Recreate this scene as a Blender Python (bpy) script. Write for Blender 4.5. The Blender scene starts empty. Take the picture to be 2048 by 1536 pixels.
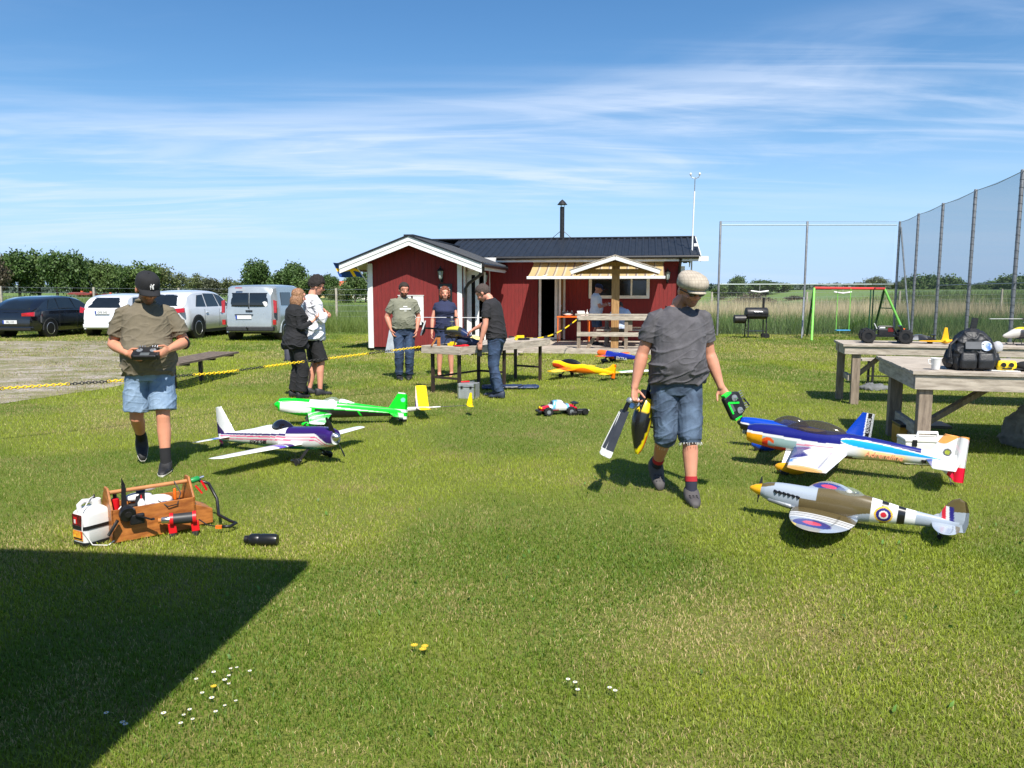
import bpy, bmesh, math, random
import numpy as np
from mathutils import Vector, Matrix, Euler, noise as mnoise
R = math.radians
random.seed(7); np.random.seed(7)
S = bpy.context.scene
COL = S.collection
# ---------------------------------------------------------------- camera
cam_d = bpy.data.cameras.new('camera'); cam = bpy.data.objects.new('camera', cam_d); COL.objects.link(cam)
cam.location = (0, 0, 1.62); cam.rotation_euler = (R(90 - 6.88), 0, 0)
cam_d.sensor_width = 36; cam_d.lens = 36 * 1541 / 2048.; cam_d.clip_start = .05; cam_d.clip_end = 6000
S.camera = cam
# ---------------------------------------------------------------- sky
SUN_EL = 52.5; SUN_DX, SUN_DY = .245, -.97          # horizontal direction towards the sun
W = bpy.data.worlds.new('World'); S.world = W; W.use_nodes = True
nt = W.node_tree; nt.nodes.clear()
def N(t, tree=None, **k):
    n = (tree or nt).nodes.new(t)
    for a, b in k.items():
        if a.startswith('i_'):
            n.inputs[a[2:].replace('_', ' ')].default_value = b
        else: setattr(n, a, b)
    return n
L = nt.links.new
sky = N('ShaderNodeTexSky', sky_type='NISHITA', sun_disc=False, sun_elevation=R(SUN_EL),
        sun_rotation=math.atan2(SUN_DX, SUN_DY), altitude=20, air_density=1.0, dust_density=.35, ozone_density=3.2)
geo = N('ShaderNodeTexCoord')
sep = N('ShaderNodeSeparateXYZ'); L(geo.outputs['Generated'], sep.inputs[0])
zz = N('ShaderNodeMath', operation='MAXIMUM'); L(sep.outputs['Z'], zz.inputs[0]); zz.inputs[1].default_value = 0
zp = N('ShaderNodeMath', operation='ADD'); L(zz.outputs[0], zp.inputs[0]); zp.inputs[1].default_value = .09
ux = N('ShaderNodeMath', operation='DIVIDE'); L(sep.outputs['X'], ux.inputs[0]); L(zp.outputs[0], ux.inputs[1])
uy = N('ShaderNodeMath', operation='DIVIDE'); L(sep.outputs['Y'], uy.inputs[0]); L(zp.outputs[0], uy.inputs[1])
cx = N('ShaderNodeCombineXYZ'); L(ux.outputs[0], cx.inputs[0]); L(uy.outputs[0], cx.inputs[1])
def cloud(scale, sx, sy, rot, lo, hi, det, dist, off=(0, 0, 0), ro=.62):
    mp = N('ShaderNodeMapping'); L(cx.outputs[0], mp.inputs[0])
    mp.inputs['Scale'].default_value = (sx, sy, 1); mp.inputs['Rotation'].default_value = (0, 0, R(rot)); mp.inputs['Location'].default_value = off
    nz = N('ShaderNodeTexNoise'); L(mp.outputs[0], nz.inputs['Vector'])
    nz.inputs['Scale'].default_value = scale; nz.inputs['Detail'].default_value = det
    nz.inputs['Roughness'].default_value = ro; nz.inputs['Distortion'].default_value = dist
    r = N('ShaderNodeMapRange', interpolation_type='SMOOTHSTEP'); L(nz.outputs[0], r.inputs[0])
    r.inputs[1].default_value = lo; r.inputs[2].default_value = hi
    return r.outputs[0]
def mth(op, a, b):
    m = N('ShaderNodeMath', operation=op); m.use_clamp = op == 'ADD'
    for i, v in enumerate((a, b)):
        if isinstance(v, (int, float)): m.inputs[i].default_value = v
        else: L(v, m.inputs[i])
    return m.outputs[0]
c1 = cloud(.80, .46, 1.30, -20, .41, .70, 9, 1.1, (3.1, 1.7, 0), .56)
c2 = cloud(1.8, .32, 1.5, -16, .43, .74, 9, 1.7, (1.3, 4.2, 0), .56)
c3 = cloud(.24, .5, 1.3, -12, .36, .60, 3, .4, (5.2, .6, 0))
tilt = mth('SUBTRACT', sep.outputs['Z'], mth('MULTIPLY', sep.outputs['X'], .09))
def sst(v, a, b, c=0, d=1):
    r = N('ShaderNodeMapRange', interpolation_type='SMOOTHSTEP'); L(v, r.inputs[0])
    for i, q in enumerate((a, b, c, d)): r.inputs[i + 1].default_value = q
    return r.outputs[0]
band = mth('MULTIPLY', sst(tilt, .06, .15), sst(tilt, .19, .29, 1, 0))      # the belt of cirrus low in the sky
belt = mth('ADD', mth('MULTIPLY', band, .95), mth('MULTIPLY', c3, .22))
veil = mth('MULTIPLY', mth('ADD', mth('MULTIPLY', c1, .85), mth('MULTIPLY', c2, .55)), belt)
# thin haze of cirrus towards the horizon
hz = N('ShaderNodeMapRange', interpolation_type='SMOOTHSTEP'); L(zz.outputs[0], hz.inputs[0])
hz.inputs[1].default_value = 0.0; hz.inputs[2].default_value = .24; hz.inputs[3].default_value = .80; hz.inputs[4].default_value = 0
fac = mth('MULTIPLY', veil, .70)
sat = N('ShaderNodeHueSaturation'); sat.inputs['Saturation'].default_value = 1.24; L(sky.outputs[0], sat.inputs['Color'])
low = N('ShaderNodeMix', data_type='RGBA'); L(hz.outputs[0], low.inputs[0]); L(sat.outputs[0], low.inputs[6]); low.inputs[7].default_value = (3.1, 5.0, 8.3, 1)
mixs = N('ShaderNodeMix', data_type='RGBA'); L(fac, mixs.inputs[0]); L(low.outputs[2], mixs.inputs[6])
mixs.inputs[7].default_value = (5.7, 6.5, 7.9, 1)
bg = N('ShaderNodeBackground'); L(mixs.outputs[2], bg.inputs[0]); bg.inputs[1].default_value = .098
wo = N('ShaderNodeOutputWorld'); L(bg.outputs[0], wo.inputs[0])
# ---------------------------------------------------------------- sun
sd = bpy.data.lights.new('sun', 'SUN'); sd.energy = 5.0; sd.angle = R(.53); sd.color = (1, .955, .88)
sun = bpy.data.objects.new('sun', sd); COL.objects.link(sun)
ce = math.cos(R(SUN_EL))
sun.rotation_euler = Vector((SUN_DX * ce, SUN_DY * ce, math.sin(R(SUN_EL)))).to_track_quat('Z', 'Y').to_euler()
sun.location = (10, -20, 30)
S.view_settings.view_transform = 'Standard'; S.view_settings.look = 'None'
S.view_settings.exposure = .56; S.view_settings.gamma = 1
S.render.engine = 'CYCLES'
S.cycles.max_bounces = 6; S.cycles.transparent_max_bounces = 12
S.cycles.use_denoising = True
# ================================================================ library
MATS = {}
def srgb(r, g, b):
    f = lambda c: (c / 255 / 12.92) if c / 255 <= .04045 else ((c / 255 + .055) / 1.055) ** 2.4
    return (f(r), f(g), f(b))
def pm(name, col, rough=.55, var=.12, scale=9., bump=0., bscale=80., metal=0., coat=0., spec=.5, col2=None, stretch=(1, 1, 1), detail=5, attr=None, sss=0, trans=0., lo=.35, hi=.65, rvar=.1):
    """procedural Principled material: noise-mottled colour, roughness and fine relief"""
    if name in MATS: return MATS[name]
    m = bpy.data.materials.new(name); m.use_nodes = True; t = m.node_tree; t.nodes.clear()
    o = N('ShaderNodeOutputMaterial', t); b = N('ShaderNodeBsdfPrincipled', t); t.links.new(b.outputs[0], o.inputs[0])
    tc = N('ShaderNodeTexCoord', t); mp = N('ShaderNodeMapping', t); t.links.new(tc.outputs['Object'], mp.inputs[0]); mp.inputs['Scale'].default_value = stretch
    nz = N('ShaderNodeTexNoise', t); t.links.new(mp.outputs[0], nz.inputs['Vector']); nz.inputs['Scale'].default_value = scale; nz.inputs['Detail'].default_value = detail; nz.inputs['Roughness'].default_value = .6
    rp = N('ShaderNodeMapRange', t); t.links.new(nz.outputs[0], rp.inputs[0]); rp.inputs[1].default_value = lo; rp.inputs[2].default_value = hi
    mx = N('ShaderNodeMix', t, data_type='RGBA'); t.links.new(rp.outputs[0], mx.inputs[0])
    if attr:
        a = N('ShaderNodeAttribute', t, attribute_name=attr)
        hs = N('ShaderNodeHueSaturation', t); t.links.new(a.outputs['Color'], hs.inputs['Color']); hs.inputs['Value'].default_value = 1 - var
        t.links.new(hs.outputs[0], mx.inputs[6]); t.links.new(a.outputs['Color'], mx.inputs[7])
    else:
        c2 = col2 or tuple(c * (1 - var * 2) for c in col)
        mx.inputs[6].default_value = (*c2, 1); mx.inputs[7].default_value = (*(tuple(min(1, c * (1 + var * .5)) for c in col) if not col2 else col), 1)
    t.links.new(mx.outputs[2], b.inputs['Base Color'])
    rr = N('ShaderNodeMapRange', t); t.links.new(nz.outputs[0], rr.inputs[0]); rr.inputs[3].default_value = max(0, rough - rvar); rr.inputs[4].default_value = min(1, rough + rvar)
    t.links.new(rr.outputs[0], b.inputs['Roughness'])
    b.inputs['Metallic'].default_value = metal; b.inputs['Coat Weight'].default_value = coat; b.inputs['Specular IOR Level'].default_value = spec
    b.inputs['Coat Roughness'].default_value = .06
    if sss: b.inputs['Subsurface Weight'].default_value = sss; b.inputs['Subsurface Radius'].default_value = (.012, .005, .003)
    if trans: b.inputs['Transmission Weight'].default_value = trans
    if bump:
        n2 = N('ShaderNodeTexNoise', t); t.links.new(mp.outputs[0], n2.inputs['Vector']); n2.inputs['Scale'].default_value = bscale; n2.inputs['Detail'].default_value = 4
        bp = N('ShaderNodeBump', t); bp.inputs['Strength'].default_value = bump; bp.inputs['Distance'].default_value = .01
        t.links.new(n2.outputs[0], bp.inputs['Height']); t.links.new(bp.outputs[0], b.inputs['Normal'])
    MATS[name] = m; return m
def thin(name, col, alpha, rough=.1):
    """partly see-through sheet: tinted glass or fine netting"""
    if name in MATS: return MATS[name]
    m = bpy.data.materials.new(name); m.use_nodes = True; t = m.node_tree; t.nodes.clear()
    o = N('ShaderNodeOutputMaterial', t); b = N('ShaderNodeBsdfPrincipled', t); tr = N('ShaderNodeBsdfTransparent', t); mx = N('ShaderNodeMixShader', t)
    b.inputs['Base Color'].default_value = (*col, 1); b.inputs['Roughness'].default_value = rough
    tr.inputs[0].default_value = (1, 1, 1, 1); mx.inputs[0].default_value = alpha
    t.links.new(tr.outputs[0], mx.inputs[1]); t.links.new(b.outputs[0], mx.inputs[2]); t.links.new(mx.outputs[0], o.inputs[0])
    MATS[name] = m; return m
def V(*a): return Vector(a[0]) if len(a) == 1 else Vector(a)
def thing(name, label, cat, loc=(0, 0, 0), rz=0, group=None, rot=None, sc=1):
    o = bpy.data.objects.new(name, None); COL.objects.link(o); o.empty_display_size = .1
    o.location = loc; o.rotation_euler = rot if rot else (0, 0, rz); o.scale = (sc,) * 3
    o['label'] = label; o['category'] = cat
    if group: o['group'] = group
    return o
def tag(o, label, cat, group=None):
    o['label'] = label; o['category'] = cat
    if group: o['group'] = group
    return o
def struct(o): o['kind'] = 'structure'; return o
def frame(p0, p1, up=(0, 0, 1)):
    z = (V(p1) - V(p0)).normalized(); u = V(up)
    if abs(z.dot(u)) > .98: u = Vector((0, 1, 0)) if abs(z.y) < .9 else Vector((1, 0, 0))
    x = u.cross(z).normalized(); y = z.cross(x)
    return x, y, z
class MB:
    def __init__(s): s.v = []; s.f = []
    def add(s, vs, fs):
        o = len(s.v); s.v += [tuple(v) for v in vs]; s.f += [tuple(i + o for i in f) for f in fs]; return s
    def box(s, c, d, rot=None, taper=None):
        hx, hy, hz = d[0] / 2, d[1] / 2, d[2] / 2; vs = []
        for z in (-1, 1):
            k = taper if (taper and z > 0) else 1
            for x, y in ((-1, -1), (1, -1), (1, 1), (-1, 1)): vs.append(Vector((x * hx * k, y * hy * k, z * hz)))
        if rot is not None:
            m = rot if isinstance(rot, Matrix) else Euler(rot).to_matrix()
            vs = [m @ v for v in vs]
        c = V(c); return s.add([v + c for v in vs], [(3, 2, 1, 0), (4, 5, 6, 7), (0, 1, 5, 4), (1, 2, 6, 5), (2, 3, 7, 6), (3, 0, 4, 7)])
    def bar(s, p0, p1, w, h, up=(0, 0, 1)):
        x, y, z = frame(p0, p1, up); p0, p1 = V(p0), V(p1)
        q = [(-1, -1), (1, -1), (1, 1), (-1, 1)]
        return s.add([p + x * (a * w / 2) + y * (b * h / 2) for p in (p0, p1) for a, b in q], [(3, 2, 1, 0), (4, 5, 6, 7), (0, 1, 5, 4), (1, 2, 6, 5), (2, 3, 7, 6), (3, 0, 4, 7)])
    def rings(s, rings, cap0=True, cap1=True, closed=False):
        n = len(rings[0]); o = len(s.v); m = len(rings)
        for r in rings: s.v += [tuple(p) for p in r]
        for i in range(m - (0 if closed else 1)):
            a = o + i * n; b = o + ((i + 1) % m) * n
            for j in range(n): k = (j + 1) % n; s.f.append((a + j, a + k, b + k, b + j))
        if not closed:
            if cap0: s.f.append(tuple(o + j for j in reversed(range(n))))
            if cap1: s.f.append(tuple(o + (m - 1) * n + j for j in range(n)))
        return s
    def tube(s, pts, r, n=10, rnd=False, up=(0, 0, 1), sq=None):
        """tube along pts; r a radius or a list; rnd rounds the ends; sq=(a,b) squashes the section"""
        P = [V(p) for p in pts]; rr = r if isinstance(r, (list, tuple)) else [r] * len(P)
        rs = []; px = None; a, b = sq or (1, 1)
        for i, p in enumerate(P):
            t = (P[min(i + 1, len(P) - 1)] - P[max(i - 1, 0)]).normalized()
            if px is None: x, y, _ = frame(p, p + t, up)
            else:
                x = (px - t * px.dot(t)).normalized(); y = t.cross(x)
            px = x; ring = lambda c, q: [c + (x * (a * math.cos(2 * math.pi * j / n)) + y * (b * math.sin(2 * math.pi * j / n))) * q for j in range(n)]
            if rnd and i == 0:
                for k in (80, 55, 28): rs.append(ring(p - t * rr[0] * math.sin(R(k)) * .95, rr[0] * math.cos(R(k))))
            rs.append(ring(p, rr[i]))
            if rnd and i == len(P) - 1:
                for k in (28, 55, 80): rs.append(ring(p + t * rr[i] * math.sin(R(k)) * .95, rr[i] * math.cos(R(k))))
        return s.rings(rs)
    def lathe(s, prof, c=(0, 0, 0), n=20, axis=None, closed=False):
        """prof: (r,z) pairs turned about an axis through c"""
        ax = V(axis).normalized() if axis is not None else Vector((0, 0, 1)); x, y, _ = frame((0, 0, 0), ax, (0, 1, 0) if abs(ax.y) < .9 else (0, 0, 1)); c = V(c)
        return s.rings([[c + ax * z + (x * math.cos(2 * math.pi * j / n) + y * math.sin(2 * math.pi * j / n)) * max(r, 1e-4) for j in range(n)] for r, z in prof], closed=closed)
    def ell(s, c, r, n=16, m=10, rot=None):
        c = V(c); rs = []
        mt = rot if rot is not None else Matrix.Identity(3)
        for i in range(m + 1):
            a = math.pi * (i + .04) / (m + .08) - math.pi / 2
            rs.append([c + mt @ Vector((r[0] * math.cos(a) * math.cos(2 * math.pi * j / n), r[1] * math.cos(a) * math.sin(2 * math.pi * j / n), r[2] * math.sin(a))) for j in range(n)])
        return s.rings(rs)
    def prism(s, poly, d, origin=(0, 0, 0), ax=(1, 0, 0), ay=(0, 0, 1), mid=False):
        """polygon in the plane (ax,ay) extruded by d along ax x ay"""
        o, X, Y = V(origin), V(ax), V(ay); Z = X.cross(Y).normalized(); n = len(poly); off = Z * (-d / 2 if mid else 0)
        vs = [o + off + X * a + Y * b for a, b in poly] + [o + off + Z * d + X * a + Y * b for a, b in poly]
        return s.add(vs, [tuple(reversed(range(n))), tuple(range(n, 2 * n))] + [(i, (i + 1) % n, n + (i + 1) % n, n + i) for i in range(n)])
    def torus(s, c, Rr, r, n=24, m=8, axis=(0, 0, 1), st=1.):
        x, y, z = frame((0, 0, 0), axis, (0, 1, 0) if abs(axis[1]) < .9 else (0, 0, 1)); c = V(c); rs = []
        for i in range(n):
            a = 2 * math.pi * i / n; d = x * math.cos(a) * st + y * math.sin(a); e = x * math.cos(a) + y * math.sin(a)
            rs.append([c + d * Rr + (e * math.cos(2 * math.pi * j / m) + z * math.sin(2 * math.pi * j / m)) * r for j in range(m)])
        return s.rings(rs, closed=True)
    def sheet(s, grid):
        n = len(grid[0]); o = len(s.v)
        for r in grid: s.v += [tuple(p) for p in r]
        for i in range(len(grid) - 1):
            for j in range(n - 1): a = o + i * n + j; s.f.append((a, a + 1, a + n + 1, a + n))
        return s
    def mesh(s, name, smooth=None):
        me = bpy.data.meshes.new(name); me.from_pydata(s.v, [], s.f); me.update()
        if smooth is not None and len(me.polygons):
            me.polygons.foreach_set('use_smooth', [True] * len(me.polygons))
            if smooth < 179: me.set_sharp_from_angle(angle=R(smooth))
        return me
    def build(s, name, mat, parent=None, smooth=None, bevel=0, fix=False, col=None, loc=None, solid=0, label=None, sub=0):
        me = s.mesh(name, smooth)
        if fix:
            bm = bmesh.new(); bm.from_mesh(me); bmesh.ops.recalc_face_normals(bm, faces=bm.faces); bm.to_mesh(me); bm.free()
        o = bpy.data.objects.new(name, me); COL.objects.link(o); o.parent = parent
        if loc is not None: o.location = loc
        for mm in (mat if isinstance(mat, (list, tuple)) else [mat]): me.materials.append(mm)
        if col: paint(o, col)
        if solid: md = o.modifiers.new('thickness', 'SOLIDIFY'); md.thickness = solid; md.offset = 0
        if sub: md = o.modifiers.new('round', 'SUBSURF'); md.levels = sub; md.render_levels = sub
        if bevel: md = o.modifiers.new('edge', 'BEVEL'); md.width = bevel; md.segments = 2; md.limit_method = 'ANGLE'; md.angle_limit = R(40)
        if label: o['label'] = label
        return o
def paint(o, fn):
    me = o.data; n = len(me.vertices); co = np.empty(n * 3, 'f'); me.vertices.foreach_get('co', co); co = co.reshape(-1, 3)
    a = me.attributes.get('Col') or me.attributes.new('Col', 'FLOAT_COLOR', 'POINT')
    c = np.ones((n, 4), 'f')
    for i in range(n): c[i, :3] = fn(*co[i])
    a.data.foreach_set('color', c.ravel())
def dup(root, loc=None, rot=None, label=None, name=None):
    r = root.copy(); COL.objects.link(r)
    if loc is not None: r.location = loc
    if rot is not None: r.rotation_euler = rot
    if label: r['label'] = label
    for ch in list(root.children):
        c = ch.copy(); COL.objects.link(c); c.parent = r
        for g in ch.children:
            d = g.copy(); COL.objects.link(d); d.parent = c
    return r
def text(name, s, size, mat, parent, origin, ax, ay, ext=.0015, align='CENTER', shear=0, lift=0, xs=1):
    cu = bpy.data.curves.new(name, 'FONT'); cu.body = s; cu.size = size; cu.align_x = align; cu.align_y = 'CENTER'; cu.extrude = ext; cu.shear = shear; cu.resolution_u = 3
    t = bpy.data.objects.new(name, cu); COL.objects.link(t)
    bpy.context.view_layer.update()
    me = bpy.data.meshes.new_from_object(t.evaluated_get(bpy.context.evaluated_depsgraph_get())); bpy.data.objects.remove(t)
    me.name = name; me.materials.clear(); me.materials.append(mat)
    o = bpy.data.objects.new(name, me); COL.objects.link(o); o.parent = parent
    X, Y = V(ax).normalized(), V(ay).normalized(); Z = X.cross(Y)
    m = Matrix((X * xs, Y, Z)).transposed().to_4x4(); m.translation = V(origin) + Z * lift
    me.transform(m); return o
def lerp(a, b, t): return a + (b - a) * t
def ss(a, b, x): t = min(1, max(0, (x - a) / (b - a))); return t * t * (3 - 2 * t)
def interp(tab, x):
    """smooth (monotone cubic-ish) interpolation of rows [x, a, b, ...]"""
    if x <= tab[0][0]: return list(tab[0][1:])
    for i in range(len(tab) - 1):
        if x <= tab[i + 1][0]:
            a, b = tab[i], tab[i + 1]; h = b[0] - a[0]; t = (x - a[0]) / h; out = []
            for k in range(1, len(a)):
                d = (b[k] - a[k]) / h
                d0 = d if i == 0 else ((a[k] - tab[i - 1][k]) / (a[0] - tab[i - 1][0]))
                d1 = d if i + 2 >= len(tab) else ((tab[i + 2][k] - b[k]) / (tab[i + 2][0] - b[0]))
                m0 = 0 if d0 * d <= 0 else 2 * d0 * d / (d0 + d) if i else d
                m1 = 0 if d1 * d <= 0 else 2 * d1 * d / (d1 + d) if i + 2 < len(tab) else d
                t2, t3 = t * t, t * t * t
                out.append((2 * t3 - 3 * t2 + 1) * a[k] + (t3 - 2 * t2 + t) * h * m0 + (-2 * t3 + 3 * t2) * b[k] + (t3 - t2) * h * m1)
            return out
    return list(tab[-1][1:])
# shared materials
M_WOOD = pm('grey_wood', srgb(192, 180, 164), .8, .16, 5, .35, 40, stretch=(1, 7, 7), col2=srgb(146, 134, 120))
M_WOODY = pm('grey_wood_y', srgb(192, 180, 164), .8, .16, 5, .35, 40, stretch=(7, 1, 7), col2=srgb(146, 134, 120))
M_WOODZ = pm('grey_wood_z', srgb(150, 134, 116), .8, .16, 5, .35, 40, stretch=(7, 7, 1), col2=srgb(112, 98, 84))
M_NEWWOOD = pm('treated_wood', srgb(176, 137, 88), .75, .15, 4, .25, 40, stretch=(7, 7, 1), col2=srgb(140, 104, 62))
M_WHITE = pm('white_paint', (.78, .78, .76), .5, .05, 6, .05, 60)
M_BLACK = pm('black_plastic', (.012, .012, .013), .4, .2, 20)
M_BLACKM = pm('black_metal', (.018, .017, .018), .45, .25, 12, .1, 90)
M_GALV = pm('galvanised_steel', (.36, .38, .40), .45, .15, 14, .05, 60, metal=.55)
M_RUB = pm('rubber', (.015, .015, .016), .8, .2, 30, .2, 90)
M_PAINT = pm('model_paint', (1, 1, 1), .28, .03, 5, attr='Col', coat=.35)
M_CHROME = pm('bright_metal', (.62, .63, .65), .22, .05, 20, metal=.95)
M_YEL = pm('yellow_plastic', srgb(246, 208, 20), .45, .08, 12)
M_RED = pm('red_plastic', srgb(214, 22, 30), .4, .08, 12)
M_ORANGE = pm('orange_paint', srgb(240, 112, 30), .4, .08, 12)
# ================================================================ ground
def hgt(x, y):
    h = 1.75 * ss(17, 36, x - .06 * (y - 60)) * ss(38, 75, y) * (1 - .75 * ss(130, 260, y))
    h += .9 * ss(27, 60, y) * (1 - ss(-32, -14, x)) * .55
    h += .16 * ss(30, 45, y) * (mnoise.noise(Vector((x * .05, y * .05, 3))) )
    return h
def grade(lo, hi, fine0, fine1, n1, n2):
    a = list(np.linspace(fine0, fine1, n1)); r = 1.0
    up = [fine1 + (hi - fine1) * (t ** 3) for t in np.linspace(0, 1, n2)[1:]]
    dn = [fine0 + (lo - fine0) * (t ** 3) for t in np.linspace(0, 1, n2)[1:]]
    return sorted(dn) + a + up
gx = grade(-3000, 3000, -40, 60, 70, 30); gy = grade(-400, 5000, -5, 120, 90, 30)
g = MB().sheet([[(x, y, hgt(x, y)) for x in gx] for y in gy])
def ground_mat():
    m = bpy.data.materials.new('lawn_and_field'); m.use_nodes = True; t = m.node_tree; b = t.nodes['Principled BSDF']; k = t.links.new
    tc = N('ShaderNodeTexCoord', t); sp = N('ShaderNodeSeparateXYZ', t); k(tc.outputs['Object'], sp.inputs[0])
    def nz(sc, det=4, ro=.6, st=(1, 1, 1)):
        mp = N('ShaderNodeMapping', t); k(tc.outputs['Object'], mp.inputs[0]); mp.inputs['Scale'].default_value = st
        n = N('ShaderNodeTexNoise', t); k(mp.outputs[0], n.inputs['Vector']); n.inputs['Scale'].default_value = sc; n.inputs['Detail'].default_value = det; n.inputs['Roughness'].default_value = ro
        return n.outputs[0]
    def mr(v, a, b2, c=0, d=1):
        r = N('ShaderNodeMapRange', t); k(v, r.inputs[0])
        for i, q in enumerate((a, b2, c, d)): r.inputs[i + 1].default_value = q
        return r.outputs[0]
    def mix(f, a, b2):
        x = N('ShaderNodeMix', t, data_type='RGBA')
        for i, q in ((0, f), (6, a), (7, b2)):
            if isinstance(q, tuple): x.inputs[i].default_value = (*q, 1)
            else: k(q, x.inputs[i])
        return x.outputs[2]
    lawn = mix(mr(nz(30, 5), .35, .65), (.11, .135, .026), (.19, .21, .042))
    lawn = mix(mr(nz(.9, 6, .7), .52, .70), lawn, (.22, .18, .07))
    field = mix(mr(nz(.6, 6, .7, (.3, 1, 1)), .35, .65), (.11, .18, .035), (.18, .23, .06))
    field = mix(mr(nz(.08, 3, .5, (.35, 1, 1)), .4, .6), field, (.13, .20, .07))
    far = mr(sp.outputs['Y'], 28.5, 30.5)
    base = mix(far, lawn, field)
    k(base, b.inputs['Base Color']); b.inputs['Roughness'].default_value = .9; b.inputs['Specular IOR Level'].default_value = .15
    bp = N('ShaderNodeBump', t); bp.inputs['Strength'].default_value = .7; bp.inputs['Distance'].default_value = .03; k(nz(55, 4), bp.inputs['Height']); k(bp.outputs[0], b.inputs['Normal'])
    return m
ground = struct(g.build('lawn', ground_mat(), smooth=180))
# gravel and trodden ground of the car park
GP = [(-8.6, 9.6), (-7.45, 11.0), (-6.95, 12.2), (-6.75, 13.6), (-7.0, 15.2), (-7.6, 16.6), (-8.2, 18.6), (-9.0, 20.6), (-9.6, 22.2), (-10.2, 23.4), (-10.5, 24.6), (-13, 25.2), (-17, 25.0), (-22, 25.5), (-27, 24.5), (-29, 18), (-25, 12), (-16, 9.2), (-11, 8.9)]
def ragged(P, step=.35, amp=.16):
    out = []
    for i in range(len(P)):
        a, b = V((*P[i], 0)), V((*P[(i + 1) % len(P)], 0)); n = max(1, int((b - a).length / step))
        for j in range(n):
            p = a.lerp(b, j / n); q = mnoise.noise_vector(p * 1.7); out.append((p.x + q.x * amp * 1.5, p.y + q.y * amp * 2))
    return out
GPOLY = ragged(GP)
m = pm('gravel', srgb(186, 172, 156), .95, .25, 26, .8, 60, col2=srgb(120, 108, 92), spec=.2, detail=8)
def gravel_mat():
    m = bpy.data.materials.new('gravel_with_grass'); m.use_nodes = True; t = m.node_tree; b = t.nodes['Principled BSDF']; k = t.links.new
    tc = N('ShaderNodeTexCoord', t)
    def nz(sc, det, ro, st=(1, 1, 1)):
        mp = N('ShaderNodeMapping', t); k(tc.outputs['Object'], mp.inputs[0]); mp.inputs['Scale'].default_value = st
        n = N('ShaderNodeTexNoise', t); k(mp.outputs[0], n.inputs['Vector']); n.inputs['Scale'].default_value = sc; n.inputs['Detail'].default_value = det; n.inputs['Roughness'].default_value = ro; return n.outputs[0]
    vo = N('ShaderNodeTexVoronoi', t); k(tc.outputs['Object'], vo.inputs['Vector']); vo.inputs['Scale'].default_value = 38
    r = N('ShaderNodeValToRGB', t); k(vo.outputs['Color'], r.inputs[0]); e = r.color_ramp.elements
    e[0].color = (*srgb(118, 108, 98), 1); e[1].color = (*srgb(196, 186, 174), 1); e[0].position = .1; e[1].position = .9
    x = N('ShaderNodeMix', t, data_type='RGBA'); mr = N('ShaderNodeMapRange', t); k(nz(1.0, 8, .75, (.6, 1, 1)), mr.inputs[0]); mr.inputs[1].default_value = .44; mr.inputs[2].default_value = .58
    k(mr.outputs[0], x.inputs[0]); k(r.outputs[0], x.inputs[6]); x.inputs[7].default_value = (.27, .235, .155, 1)
    y = N('ShaderNodeMix', t, data_type='RGBA'); mr2 = N('ShaderNodeMapRange', t); k(nz(2.1, 8, .75, (.6, 1, 1)), mr2.inputs[0]); mr2.inputs[1].default_value = .47; mr2.inputs[2].default_value = .60
    k(mr2.outputs[0], y.inputs[0]); k(x.outputs[2], y.inputs[6]); y.inputs[7].default_value = (.16, .165, .05, 1)
    k(y.outputs[2], b.inputs['Base Color']); b.inputs['Roughness'].default_value = .95; b.inputs['Specular IOR Level'].default_value = .15
    bp = N('ShaderNodeBump', t); bp.inputs['Strength'].default_value = .8; bp.inputs['Distance'].default_value = .02; k(vo.outputs['Distance'], bp.inputs['Height']); k(bp.outputs[0], b.inputs['Normal'])
    return m
me = bpy.data.meshes.new('gravel_parking'); bm = bmesh.new(); bm.faces.new([bm.verts.new((x, y, .006)) for x, y in GPOLY]); bmesh.ops.triangulate(bm, faces=bm.faces); bm.to_mesh(me); bm.free()
o = bpy.data.objects.new('gravel_parking', me); me.materials.append(gravel_mat()); COL.objects.link(o); struct(o)
if me.polygons[0].normal.z < 0: me.flip_normals()
def inpoly(x, y, P=GPOLY):
    c = False; j = len(P) - 1
    for i in range(len(P)):
        if (P[i][1] > y) != (P[j][1] > y) and x < (P[j][0] - P[i][0]) * (y - P[i][1]) / (P[j][1] - P[i][1]) + P[i][0]: c = not c
        j = i
    return c
# the shelter behind the photographer whose roof shades the foreground
sh = thing('shelter', 'flat roofed wooden shelter behind the viewer, seen only by its shadow', 'shelter', (0, 0, 0))
SHH = 3.15; off = SHH / math.tan(R(SUN_EL)); hx, hy = -SUN_DX * off, -SUN_DY * off
cor = [(-1.20 - hx, 4.39 - hy), (-7.6 - hx, 5.10 - hy), (-8.4 - hx, -2.5), (-1.75 - hx, -2.5)]
MB().prism(cor, .14, (0, 0, SHH), (1, 0, 0), (0, 1, 0)).build('roof', M_BLACKM, sh)
MB().box((-4.6, -2.45, SHH / 2), (6.6, .1, SHH)).build('sky_block_wall', M_WOODZ, sh)  # unseen wall added to hold sky light off the shaded foreground
for x, y in ((-1.75, -1.2), (-7.2, -1.2), (-1.9, -2.2), (-7.2, -2.2)): MB().box((x, y, SHH / 2), (.12, .12, SHH)).build('post', M_WOODZ, sh)
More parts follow.
